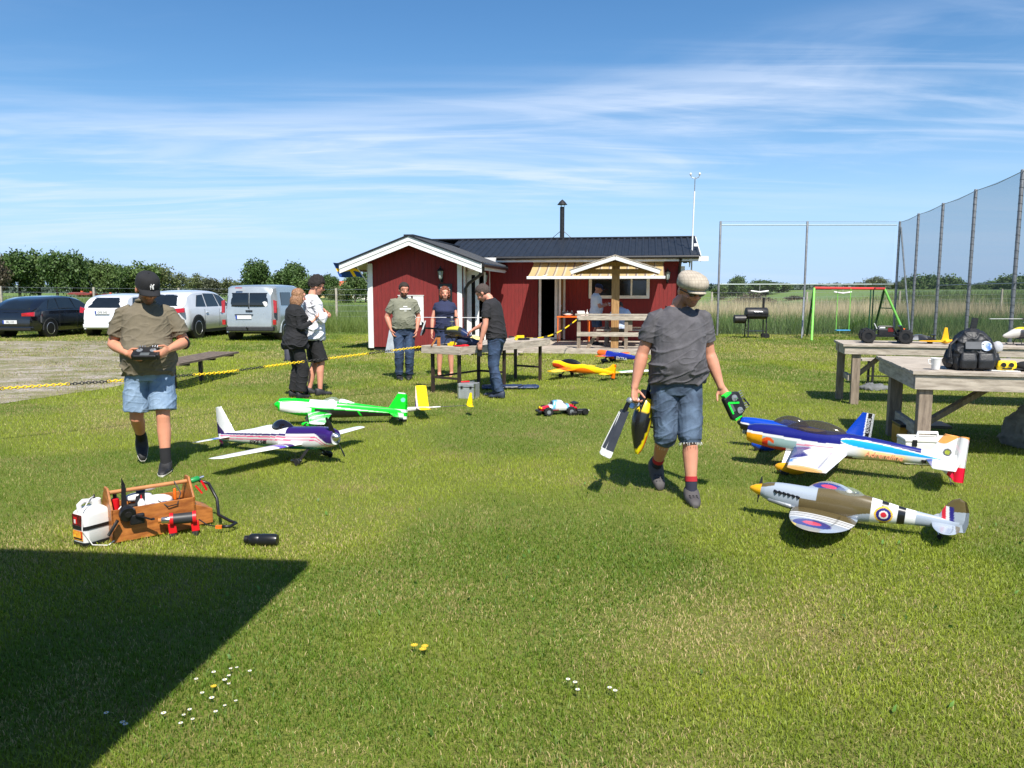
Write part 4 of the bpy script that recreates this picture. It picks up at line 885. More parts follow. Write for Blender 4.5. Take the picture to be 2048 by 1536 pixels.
    def spinner(s, f0, f1, r, z, mat): L_ = s.L; return MB().lathe([(.0, 0), (r * .35 * L_, (f1 - f0) * L_ * .15), (r * .72 * L_, (f1 - f0) * L_ * .5), (r * L_, (f1 - f0) * L_), (r * L_ * .9, (f1 - f0) * L_ * 1.02)], (s.X(f0), 0, z * L_), 20, axis=(-1, 0, 0)).build('spinner', mat, s.t, smooth=60, fix=True)
    def prop(s, f, z, rad, ang, mat=M_BLACK, blades=2):
        L_ = s.L; p = None
        for b in range(blades):
            a = ang + b * 2 * math.pi / blades; d = Vector((0, math.sin(a), math.cos(a))); e = Vector((0, math.cos(a), -math.sin(a))); rs = []
            for u in np.linspace(.04, 1, 12):
                c = (.010 + .016 * math.sin(math.pi * min(1, u * .95)) ** .8) * L_ * .9; tw = R(55 - 40 * u); q = e * math.cos(tw) + Vector((1, 0, 0)) * math.sin(tw); nn = d.cross(q); o = Vector((s.X(f), 0, z * L_)) + d * u * rad * L_
                rs.append([o + q * c * .5, o + nn * .004, o - q * c * .5, o - nn * .004])
            MB().rings(rs).build('propeller_blade', mat, s.t, smooth=60, fix=True)
    def gear(s, f, y, zroot, r, legm, pant, pantc=None, splay=.0, wide=.035, big=1.):
        L_ = s.L
        for sd in (-1, 1):
            zg = s.ground(f, r); a = Vector((s.X(f + .0), sd * .03 * L_, zroot * L_)); b = Vector((s.X(f), sd * y * L_, zg))
            MB().bar(a, b, wide * L_, .006, up=(0, 1, 0)).build('gear_leg', legm, s.t); w = MB().lathe([(r * .45, -r * .28), (r * .9, -r * .28), (r, -r * .12), (r, r * .12), (r * .9, r * .28), (r * .45, r * .28)], b + V(0, sd * .012, 0), 18, axis=(0, 1, 0)).build('wheel', M_RUB, s.t, smooth=40)
            if pant: MB().ell(b + V(-r * .7 * big, 0, r * .35), (r * 2.3 * big, r * .62 * big, r * .85 * big), 20, 12).build('wheel_pant', M_PAINT, s.t, smooth=180, col=lambda x, y, z: pant)
    def tailwheel(s, f, z):
        zg = s.ground(f, .018); MB().tube([(s.X(f - .03), 0, z * s.L), (s.X(f), 0, zg)], .004, 5).build('tail_strut', M_CHROME, s.t); MB().lathe([(.018, -.006), (.018, .006)], (s.X(f), 0, zg), 12, axis=(0, 1, 0)).build('tail_wheel', M_RUB, s.t)
AERO = [(.035, .0, .085, .09, 2.3), (.06, .0, .098, .105, 2.4), (.20, -.004, .108, .130, 2.5), (.34, -.004, .105, .132, 2.5), (.50, .004, .088, .125, 2.3), (.65, .010, .064, .098, 2.3), (.82, .016, .036, .070, 2.2), (.93, .019, .016, .052, 2.2), (.955, .019, .010, .046, 2.2)]
# ---- white and purple aerobatic plane
p = Plane('white and purple model aeroplane with black canopy and wheel spats on the left lawn', (-1.60, 7.04, .275), (-3.08, 7.94, .085))
PUR, PNK, TEA = srgb(48, 22, 96), srgb(232, 70, 128), srgb(20, 130, 140)
def c1(s, y, z):
    b = .004 + .012 * s - .055 * ss(.14, .04, s) * 1.0
    if (z > b + .020 and s < .36) or (s >= .36 and b + .011 < z < b + .021): return PUR
    if b < z < b + .007 or b - .016 < z < b - .011: return PNK
    if z < -.055 + .05 * s: return TEA
    return WHT
st1 = [(.03, .0, .075, .08, 2.2), (.06, .0, .094, .10, 2.4), (.18, -.002, .104, .125, 2.6), (.34, .0, .10, .125, 2.6), (.45, .006, .094, .13, 2.2), (.52, .012, .086, .128, 2.1), (.68, .010, .058, .094, 2.2), (.86, .010, .030, .062, 2.2), (.965, .010, .012, .05, 2.2)]
p.fuselage(st1, c1); p.canopy(.335, .52, .046, .074, .058, pm('black_canopy', (.010, .008, .012), .08, .1, 4, coat=.6), peak=.55)
def cw(s, y, z):
    a = abs(y)
    return PUR if .10 < a < .135 and s < .36 else (srgb(110, 80, 190) if .155 < a < .19 and s < .36 else (TEA if .14 < a < .155 and s < .37 else WHT))
for sd in (-1, 1): p.wing('wing', .235, .20, .29, .115, .50, -.03, .010, .11, cw, sd, .03, tipr=.05)
for sd in (-1, 1): p.wing('tailplane', .87, .11, .90, .065, .20, .012, 0, .08, lambda s, y, z: srgb(110, 120, 200) if .08 < abs(y) < .1 else (TEA if .105 < abs(y) < .12 else WHT), sd, .005, n=24)
p.fin([(.83, .03), (.995, .02), (.985, .19), (.935, .195)], lambda s, y, z: PUR if (s > .985 - .06 * ss(.10, .03, z) and z < .10) else WHT); p.fin([(.96, -.03), (.99, -.02), (.995, .03), (.95, .03)], lambda s, y, z: WHT if z > -.005 else PNK, name='rudder')
p.spinner(.0, .045, .032, .0, M_CHROME); p.prop(.03, 0, .125, R(-25))
p.gear(.21, .115, -.055, .034, M_BLACKM, (.012, .012, .013), wide=.022, big=.95); p.tailwheel(.97, -.02)
MB().lathe([(.0, 0), (.022, .004), (.022, .05)], (p.X(.075), -.03, -.05), 12, axis=(1, 0, 0)).build('exhaust', M_CHROME, p.t)
for sd in (-1,): text('lettering', 'EDGE 540', .056, M_BLACK, p.t, (p.X(.60), -.0425 * p.L, -.018 * p.L), (1, 0, .0), (0, .02, 1), ext=.004, shear=.25)
# ---- green, white and black aerobatic plane
p = Plane('bright green, white and black model aeroplane facing left on the lawn', (-2.86, 9.16, .27), (-1.30, 9.45, .085))
GR, BK = srgb(12, 205, 40), (.010, .010, .011)
def c2(s, y, z):
    if z < .000 + .010 * s and s > .30 and not (.62 < s + z * .8 < .635): return BK
    if s < .28 and z < .028 - .1 * (s - .03): return WHT if (z > -.048 + .10 * max(0, s - .12) and s > .05) else GR
    if z > .040 - .03 * s: return GR if (s > .46 and z < .065) or s < .26 else WHT
    if .012 < z < .030: return WHT
    return GR
p.fuselage(AERO, c2); p.canopy(.33, .50, .045, .07, .05, M_CANC, peak=.6)
MB().ell((p.X(.42), 0, .055 * p.L), (.05, .03, .035)).build('pilot', M_WHITE, p.t, smooth=180)
p.canopy(.47, .66, lambda f: .045 - .06 * (f - .47), .06, .042, M_PAINT, 'turtle_deck', peak=.16)
paint(p.t.children[-1], p.n(lambda s, y, z: WHT if z > .062 or s < .485 else GR))
cwg = lambda s, y, z: WHT if abs(math.sin((s * 2.2 + abs(y)) * 16)) < .33 or abs(y) > .47 else GR
for sd in (-1, 1): p.wing('wing', .25, .18, .30, .10, .50, -.03, .0, .11, cwg, sd, .03)
for sd in (-1, 1): p.wing('tailplane', .85, .12, .89, .07, .19, .014, 0, .07, lambda s, y, z: WHT if s > .925 else GR, sd, .005, n=24)
p.fin([(.84, .03), (1.0, .02), (.985, .16), (.965, .175), (.915, .175)], lambda s, y, z: WHT if (z > .168 or .025 < z < .045) else (srgb(120, 200, 190) if (s - .955) ** 2 + (z - .12) ** 2 < .0003 else GR)); p.fin([(.945, -.06), (1.0, -.06), (1.0, .02), (.93, .02)], lambda s, y, z: BK if z < -.03 else (WHT if z < -.008 else GR), name='rudder')
p.spinner(.0, .045, .034, .0, pm('spinner_green', GR, .3, .05, coat=.4)); p.gear(.26, .14, -.055, .036, M_BLACKM, GR, wide=.03, big=1.1); p.tailwheel(.95, -.03)
MB().box((p.X(.135), 0, .055 * p.L), (.05, .03, .012)).build('badge', M_RED, p.t)
# ---- blue plane half hidden
p = Plane('royal blue model aeroplane with smoked canopy half hidden behind the white one', (2.36, 7.98, .255), (3.50, 7.42, .12))
BL = srgb(8, 66, 178)
p.fuselage(AERO, lambda s, y, z: (WHT if .004 < z + .02 * s < .016 else (BL if z + .02 * s >= .016 else BK)))
p.canopy(.28, .56, .052, .085, .075, M_CAN, peak=.5)
for sd in (-1, 1): p.wing('wing', .26, .19, .30, .11, .52, -.03, .02, .11, lambda s, y, z: (WHT if .10 < abs(y) < .16 else BL), sd, .03)
for sd in (-1, 1): p.wing('tailplane', .86, .12, .90, .07, .19, .016, 0, .07, lambda s, y, z: BL, sd, .005, n=24)
p.fin([(.80, .03), (1.0, .02), (1.0, .245), (.915, .245)], lambda s, y, z: BK if (s > .955 and s < .985) else (WHT if s > .945 else BL), th=.014)
text('lettering', 'EXTREME', .036, M_WHITE, p.t, (p.X(.970), .0085 * p.L, .15 * p.L), (0, 0, 1), (1, 0, 0), ext=.001)
p.spinner(.0, .05, .034, .0, M_BLACK); p.prop(.035, 0, .15, R(35)); p.gear(.22, .14, -.055, .045, M_BLACKM, BL, big=1.15); p.tailwheel(.96, -.01)
MB().box((p.X(.09), 0, -.065 * p.L), (.09, .05, .05)).build('engine', M_GALV, p.t, bevel=.01)
# ---- large white plane with navy top
p = Plane('large white model aeroplane with navy top, cyan stripe and coloured flame scheme', (2.19, 7.14, .31), (3.74, 6.24, .20))
NV, CY = srgb(26, 30, 112), srgb(20, 160, 222)
def c8(s, y, z):
    lo = .012 - .002 * s if s < .55 else .012 + .0 * s
    top = .020 - .03 * s + .022 * ss(.35, .6, s)
    # cyan teardrop with white rim along the turtle deck
    if s > .47:
        u = (s - .47) / .45; c = .034 - .024 * u - .004 * u; hh = .0165 * (math.sin(math.pi * min(1, u ** .55)) if u < 1 else 0)
        if abs(z - c) < hh: return CY
        if abs(z - c) < hh + .0055: return WHT
    if z > top: return NV if s < .82 else WHT
    if s < .27:
        w = .012 * math.sin(s * 60)
        if s < .10 and -.055 < z < top - .012: return srgb(244, 168, 20)
        if z > top - .014: return WHT
        if z > -.012 + w: return srgb(150, 178, 176) if s > .08 else srgb(244, 168, 20)
        if z > -.030 + w and s < .16: return srgb(236, 92, 26)
        if z > -.045 and s > .13: return srgb(150, 178, 176)
        return srgb(222, 40, 34) if s < .22 else WHT
    if .27 <= s < .44 and -.02 + .06 * (s - .27) < z < -.012 + .06 * (s - .27): return srgb(232, 150, 160)
    if .53 < s < .80 and -.045 < z < .012 - .02 * (s - .53): q = ss(.53, .60, s) * ss(.80, .74, s); return tuple(lerp(a, b, q) for a, b in zip(WHT, srgb(246, 222, 160)))
    if z < -.06 + .04 * s: return srgb(84, 40, 30)
    return WHT
st8 = [(.02, -.002, .085, .085, 2.3), (.05, -.002, .10, .102, 2.4), (.18, -.004, .112, .125, 2.6), (.34, -.002, .108, .128, 2.6), (.50, .004, .092, .122, 2.4), (.65, .006, .07, .102, 2.3), (.82, .006, .042, .072, 2.2), (.94, .008, .018, .055, 2.2), (.965, .008, .012, .05, 2.2)]
p.fuselage(st8, c8, m=320, k=110); p.canopy(.20, .50, lambda f: .048 + .01 * (f - .2), .082, .06, M_CAN, peak=.5); p.canopy(.22, .48, .046, .07, .02, pm('cockpit_floor', srgb(150, 128, 108), .7), 'cockpit_tray')
def cw8(s, y, z):
    a = abs(y); q = s - .30 - .02 * math.sin(a * 30)
    if q < -.005 + .05 * math.sin(a * 9): return NV
    if q < .012 + .05 * math.sin(a * 9): return WHT
    if q < .03 and .2 < a < .4: return srgb(96, 150, 214)
    if a > .475 and s < .46: return srgb(240, 190, 120)
    if s > .42 and a < .2 and abs(q - .13) < .006: return srgb(232, 150, 160)
    return srgb(226, 222, 238) if (math.sin(s * 40 + a * 22) > .55) else WHT
for sd in (-1, 1): p.wing('wing', .255, .25, .31, .165, .47, -.035, .0, .10, cw8, sd, .03)
for sd in (-1, 1): p.wing('tailplane', .84, .14, .875, .09, .20, .0, 0, .06, lambda s, y, z: srgb(250, 200, 200) if .94 < s < .95 else (srgb(60, 40, 120) if s < .87 else WHT), sd, .005, n=24)
def cf8(s, y, z):
    if z > .095 - .06 * ss(.96, .86, s) - .25 * max(0, .9 - s) and z > .102 - .02 * math.sin((s - .86) * 40): return srgb(244, 170, 90)
    if z < -.03 and s > .94 - (.0 - z - .03) * .2: return srgb(230, 16, 60)
    if z < -.02 and s > .96: return srgb(230, 16, 60)
    if s > .93 and abs(math.sin((s * 30 + z * 22) * 1.7)) > .93: return srgb(240, 224, 226)
    return WHT
p.fin([(.845, .03), (.965, -.045), (.968, .03), (.968, .125), (.905, .128)], cf8, th=.014); p.fin([(.965, -.09), (1.005, -.09), (1.005, .125), (.969, .125)], cf8, th=.012, name='rudder'); p.fin([(.88, -.02), (.965, -.085), (.966, .03), (.88, .03)], cf8, th=.012)
MB().lathe([(0, -.0008), (.032, -.0008), (.032, .0008), (0, .0008)], (p.X(.925), .0095 * p.L, .045 * p.L), 8, axis=(0, 1, 0)).build('round_badge', pm('badge_grey', (.12, .12, .14), .5), p.t); MB().lathe([(0, -.0008), (.022, -.0008), (.022, .0014), (0, .0014)], (p.X(.925), .0105 * p.L, .045 * p.L), 6, axis=(0, 1, 0)).build('badge_centre', pm('badge_green', srgb(170, 180, 60), .5, .3, 60), p.t)
text('lettering', 'Adrenaline', .068, pm('peach_ink', srgb(238, 158, 120), .5, .05), p.t, (p.X(.665), .036 * p.L, -.014 * p.L), (-1, -.12, 0), (0, 0, 1), ext=.004, shear=.2)
MB().bar((p.X(.60), .0385 * p.L, -.037 * p.L), (p.X(.74), .031 * p.L, -.030 * p.L), .004, .003).build('underline', M_BLACK, p.t)
MB().box((p.X(.835), .022 * p.L, -.012 * p.L), (.035, .012, .024)).build('servo', M_BLACK, p.t); MB().tube([(p.X(.83), .026 * p.L, -.02 * p.L), (p.X(.83), .03 * p.L, -.045 * p.L)], .0025, 4).build('servo_arm', M_BLACK, p.t)
p.spinner(.0, .03, .03, -.004, M_BLACK); p.gear(.245, .15, -.055, .048, M_WHITE, srgb(240, 170, 20), wide=.05, big=1.2); p.tailwheel(.96, -.04)
# ---- warbird
p = Plane('grey and olive warbird model with yellow spinner, roundels and striped tail', (1.735, 5.46, .205), (2.93, 4.83, .085))
GY, OL, RB, RR = srgb(158, 168, 180), srgb(98, 86, 56), srgb(40, 34, 120), srgb(206, 40, 60)
def c9(s, y, z):
    if .585 < s < .785:
        d = math.hypot(s - .645, z - .004)
        if d < .014: return RR
        if d < .021: return WHT
        if d < .034: return RB
        if d < .042: return srgb(236, 190, 60)
        if .632 < s < .662 or .705 < s < .74: return BK
        return WHT
    w = .02 * math.sin(s * 26) - .004
    if s < .12 and z > .012 + .35 * (s - .03): return OL
    if .25 + .08 * (z > .01) < s < .585 and z > -.045 + .35 * max(0, s - .47) + w * .4: return OL
    if .24 < s < .30 and z > .03 + (.3 - s) * .5: return GY
    if z < -.05: return srgb(172, 176, 178)
    return GY
st9 = [(.055, .0, .066, .066, 2.0), (.08, .0, .082, .088, 2.1), (.16, -.004, .096, .122, 2.3), (.28, -.006, .100, .138, 2.2), (.40, .0, .100, .150, 2.1), (.50, .004, .094, .148, 2.1), (.60, .008, .082, .124, 2.1), (.75, .010, .052, .080, 2.1), (.90, .014, .026, .052, 2.1), (.97, .016, .012, .040, 2.1)]
p.fuselage(st9, c9, m=320, k=110)
def cw9(s, y, z):
    a = abs(y); d = math.hypot((s - .355) * .72, (a - .385) * .85)
    if z > -.045:
        if d < .030: return srgb(214, 60, 84)
        if d < .062: return RB
        if a > .40 and s < .292: return srgb(222, 196, 90)
        for k in (.205, .235, .265):
            if abs(a - k) < .0048: return BK
        if .175 < a < .295: return WHT
        if a <= .175: return OL
    return GY if a < .36 or s > .40 else srgb(150, 146, 136)
for sd in (-1, 1): p.wing('wing', .225, .31, .30, .1, .485, -.050, .040, .085, cw9, sd, .03, ell=.42, n=90, k=56)
for sd in (-1, 1): p.wing('tailplane', .855, .12, .89, .07, .18, .010, 0, .07, lambda s, y, z: OL if s > .955 else GY, sd, .005, n=30, ell=.4)
def fin_arc(): return [(.82, .02), (.88, .045), (.90, .10), (.925, .135), (.955, .148), (.985, .135), (1.003, .09), (1.008, .03), (1.0, -.015), (.965, -.02), (.93, -.012)]
p.fin(fin_arc(), lambda s, y, z: RR if (.893 < s + .15 * (z - .05) < .911 and .03 < z < .10) else (WHT if (.911 < s + .15 * (z - .05) < .925 and .03 < z < .10) else (RB if (.925 < s + .15 * (z - .05) < .945 and .03 < z < .10) else (OL if z > .075 + .1 * (s - .9) else GY))), th=.014)
p.spinner(-.01, .06, .034, .0, pm('spinner_yellow', srgb(240, 176, 20), .35, .06, coat=.3)); p.prop(.045, 0, .07, R(160)); 
p.canopy(.40, .565, lambda f: .058 - .02 * (f - .4), .058, .046, M_CANC, peak=.45)
MB().ell((p.X(.475), 0, .072 * p.L), (.022, .018, .024)).build('pilot', M_TRIM, p.t, smooth=180); MB().box((p.X(.51), 0, .066 * p.L), (.03, .03, .05)).build('seat', M_BLACK, p.t)
for k in (.425, .46): MB().torus((p.X(k), 0, .05 * p.L), .028 * p.L, .0028, 20, 6, axis=(1, 0, 0)).build('canopy_frame', pm('frame_olive', OL, .6), p.t)
for k in range(6): MB().tube([(p.X(.125 + .022 * k), .042 * p.L, .020 * p.L - .002 * k), (p.X(.140 + .022 * k), .053 * p.L, .016 * p.L - .002 * k)], .010, 8).build('exhaust_stub', M_BLACK, p.t)
MB().tube([(p.X(.105), .030 * p.L, -.036 * p.L), (p.X(.21), .044 * p.L, -.046 * p.L)], .017, 10, rnd=True).build('silencer', M_GALV, p.t, smooth=60); MB().tube([(p.X(.21), .044 * p.L, -.045 * p.L), (p.X(.235), .05 * p.L, -.045 * p.L), (p.X(.238), .05 * p.L, -.085 * p.L)], .008, 8).build('exhaust_pipe', M_GALV, p.t)
p.gear(.30, .135, -.06, .036, M_CHROME, None, wide=.016); p.tailwheel(.90, -.01)
# ---- yellow and orange plane
p = Plane('yellow and orange model aeroplane with black canopy on the middle lawn', (.77, 14.78, .24), (1.87, 13.95, .105))
YL, ORG = srgb(250, 206, 10), srgb(244, 120, 16)
p.fuselage(AERO, lambda s, y, z: YL if z > .0 + .02 * math.sin(s * 14) else (ORG if s > .35 else srgb(206, 60, 20))); p.canopy(.14, .50, .045, .085, .062, M_BLACK, peak=.5)
for sd in (-1, 1): p.wing('wing', .22, .22, .28, .12, .50, -.02, .0, .10, lambda s, y, z: srgb(196, 40, 40) if abs(y) < .28 and .03 < (s - .2) - abs(y) * .15 < .14 else (YL if abs(y) > .28 else ORG), sd, .03)
for sd in (-1, 1): p.wing('tailplane', .84, .14, .88, .09, .22, .01, 0, .06, lambda s, y, z: YL if abs(y) > .1 else ORG, sd, .005, n=24)
p.fin([(.80, .04), (.965, .0), (1.01, .02), (1.01, .135), (.955, .14), (.90, .08)], lambda s, y, z: YL if s > .93 and s < .985 else (ORG if z > .1 else YL)); p.fin([(.95, -.05), (1.01, -.05), (1.01, .02), (.94, .02)], lambda s, y, z: ORG, name='rudder')
p.spinner(.0, .04, .03, 0, M_YEL); p.gear(.25, .14, -.05, .04, M_BLACKM, None, wide=.02); p.tailwheel(.95, -.03)
# ---- blue and orange plane
p = Plane('blue model aeroplane with orange nose and tail in front of the deck', (1.96, 17.75, .22), (2.93, 17.0, .10))
BO, OO = srgb(26, 44, 150), srgb(246, 108, 30)
p.fuselage(AERO, lambda s, y, z: OO if s < .22 or z < -.02 and s < .4 else BO); p.canopy(.30, .52, .045, .08, .06, M_CANC, peak=.5)
for sd in (-1, 1): p.wing('wing', .24, .2, .29, .12, .52, -.01, .02, .10, lambda s, y, z: OO if abs(y) > .36 else BO, sd, .03)
for sd in (-1, 1): p.wing('tailplane', .85, .13, .89, .08, .22, .01, 0, .06, lambda s, y, z: OO if abs(y) > .07 else BO, sd, .005, n=24)
p.fin([(.80, .03), (1.0, .02), (1.0, .17), (.93, .175)], lambda s, y, z: OO if z > .10 else BO); p.fin([(.955, -.06), (1.0, -.06), (1.0, .02), (.94, .02)], lambda s, y, z: OO, name='rudder')
p.spinner(0, .045, .03, 0, M_ORANGE); p.gear(.24, .14, -.05, .045, M_BLACKM, (.02, .02, .02)); p.tailwheel(.95, -.03)
text('lettering', 'EXTRA', .085, M_WHITE, p.t, (p.X(.56), .044 * p.L, -.035 * p.L), (-1, -.12, 0), (0, .2, 1), ext=.004)
# ---- loose green and white wing
t = thing('loose_wing', 'green and white loose model wing lying on the grass behind the man with flat cap', 'model wing', (2.22, 14.85, .05), R(8))
def cwl(x, y, z): return srgb(16, 190, 70) if y > -.02 + .05 * math.sin(x * 9) else WHT
rs = []
for i in range(31):
    u = i / 30; c = lerp(.14, .34, min(1, u * 2)) if u < .5 else lerp(.34, .26, u * 2 - 1); rs.append([(-.52 + 1.1 * u, c * (.5 * math.cos(a)) - .1 * (u - .3), .02 * math.sin(a) + .05 * u) for a in [2 * math.pi * j / 24 for j in range(24)]])
MB().rings(rs).build('wing_skin', M_PAINT, t, smooth=60, col=cwl, fix=True); MB().prism([(-.06, -.26), (.16, -.20), (.10, -.12), (-.02, -.1)], .012, (.0, 0, .03), (1, 0, 0), (0, 1, 0)).build('aileron', M_WHITE, t)
# ---- glider
p = Plane('yellow winged electric glider with thin boom behind the green plane', (-1.62, 9.75, .10), (-.52, 9.98, .12), name='model_glider', cat='model glider', group=None)
p.fuselage([(0, 0, .02, .02, 2), (.05, 0, .05, .05, 2), (.2, 0, .06, .062, 2), (.42, .008, .042, .036, 2), (.50, .012, .03, .02, 2), (.62, .014, .018, .014, 2), (.63, .014, .008, .008, 2), (1.0, .016, .006, .006, 2)], lambda s, y, z: srgb(196, 192, 184) if s < .55 else (WHT if s < .625 else BK), m=80, k=20)
YG = srgb(252, 214, 10)
for sd in (-1, 1): p.wing('wing', .34, .155, .37, .125, .27, .012, .22 if sd < 0 else .02, .09, lambda s, y, z: YG if s > .372 else (PUR if s < .355 else srgb(220, 190, 190)), sd, .0, n=30)
p.fin([(.93, .012), (.975, .012), (1.005, .0), (1.0, .16), (.975, .165)], lambda s, y, z: YG, th=.008); 
for sd in (-1, 1): p.wing('tailplane', .94, .07, .955, .045, .11, .012, .0, .06, lambda s, y, z: YG, sd, .0, n=16)
# ================================================================ people
M_SKIN = pm('skin', (1, 1, 1), .5, .06, 14, .06, 120, attr='Col', sss=.0, spec=.35)
def solid(mb, voxel, it=3, fac=.5):
    """closed shells -> one continuous smooth surface"""
    me = mb.mesh('tmp'); o = bpy.data.objects.new('tmp', me); COL.objects.link(o)
    r = o.modifiers.new('r', 'REMESH'); r.mode = 'VOXEL'; r.voxel_size = voxel; r.adaptivity = 0
    if it: s = o.modifiers.new('s', 'SMOOTH'); s.iterations = it; s.factor = fac
    bpy.context.view_layer.update(); out = bpy.data.meshes.new_from_object(o.evaluated_get(bpy.context.evaluated_depsgraph_get())); bpy.data.objects.remove(o); bpy.data.meshes.remove(me)
    out.polygons.foreach_set('use_smooth', [True] * len(out.polygons)); return out
def folds(me, amp, sc=(9, 9, 5), seed=0, mask=None, amp2=0):
    """cloth creases: displacement along the normal by ridged noise"""
    n = len(me.vertices); co = np.empty(n * 3, 'f'); me.vertices.foreach_get('co', co); no = np.empty(n * 3, 'f'); me.vertex_normals.foreach_get('vector', no); co = co.reshape(-1, 3); no = no.reshape(-1, 3); d = np.empty(n, 'f')
    for i in range(n):
        x, y, z = co[i]; v = Vector((x * sc[0] + seed, y * sc[1], z * sc[2] + .35 * x * sc[2])); a = mnoise.noise(v); b = mnoise.noise(v * 2.1 + Vector((4, 1, 7)))
        q = (.45 - abs(a) * 1.6) * .55 + .9 * max(0, 1 - abs(a) * 5.5) ** 1.4 + .55 * max(0, 1 - abs(b) * 6) ** 1.4 - .25; k = mask(x, y, z) if mask else 1; d[i] = q * amp * k + amp2 * mnoise.noise(Vector((x, y, z)) * 60)
    co += no * d[:, None]; me.vertices.foreach_set('co', co.ravel()); me.update()
def mk(name, me, mat, parent, label=None):
    me.name = name; me.materials.clear(); me.materials.append(mat); o = bpy.data.objects.new(name, me); COL.objects.link(o); o.parent = parent
    if label: o['label'] = label
    return o
def perp(d, ref):
    r = V(ref) - d * V(ref).dot(d); return r.normalized()
def hand(mb, wrist, d, palm, side, curl=.35, spread=.06, sc=1., thumb=.5, r=.0085):
    """palm and five fingers; d finger direction, palm = palm normal (fingers curl towards it), side=+1 when the thumb lies along palm x d"""
    d = V(d).normalized(); pn = perp(d, palm); t = d.cross(pn) * side; w = V(wrist)
    mb.tube([w - d * .02, w + d * .035 * sc, w + d * .075 * sc, w + d * .095 * sc], [.026 * sc, .034 * sc, .040 * sc, .034 * sc], 12, rnd=True, up=tuple(pn), sq=(1.0, .48))
    for k, (o, ln) in enumerate(((.029, .072), (.010, .080), (-.010, .075), (-.028, .058))):
        p = w + d * .088 * sc + t * o * sc; a = 0; pts = [p - d * .02]; dd = (d + t * spread * (o / .03)).normalized()
        for j, f in enumerate((.45, .32, .23)):
            a += curl * (1.0 if j else .7); q = dd * math.cos(a) + pn * math.sin(a); p = p + q * ln * f * sc; pts.append(p)
        mb.tube(pts, [r * sc * 1.05, r * sc * 1.02, r * sc * .95, r * sc * .8], 8, rnd=True)
    p = w + d * .025 * sc + t * .028 * sc; q1 = (d * .65 + t * .65 + pn * thumb * .7).normalized(); q2 = (d * .9 + t * .25 + pn * thumb).normalized()
    mb.tube([p - q1 * .01, p + q1 * .036 * sc, p + q1 * .036 * sc + q2 * .028 * sc, p + q1 * .036 * sc + q2 * .052 * sc], [.013 * sc, .0105 * sc, .0095 * sc, .008 * sc], 8, rnd=True)
def ik(a, b, l1, l2, pole):
    a, b = V(a), V(b); d = b - a; L_ = min(d.length, (l1 + l2) * .999); u = d.normalized(); x = (l1 * l1 - l2 * l2 + L_ * L_) / (2 * L_); h = max(0, l1 * l1 - x * x) ** .5; return a + u * x + perp(u, pole) * h
BT = [(.80, .13, .10, 0), (.86, .160, .116, -.008), (.93, .168, .118, -.010), (1.0, .162, .113, -.004), (1.08, .157, .112, .004), (1.18, .160, .114, .006), (1.28, .172, .118, .006), (1.36, .176, .115, .0), (1.405, .168, .104, -.006), (1.44, .138, .088, -.010), (1.475, .098, .070, -.012), (1.505, .068, .058, -.012), (1.53, .05, .05, -.006)]
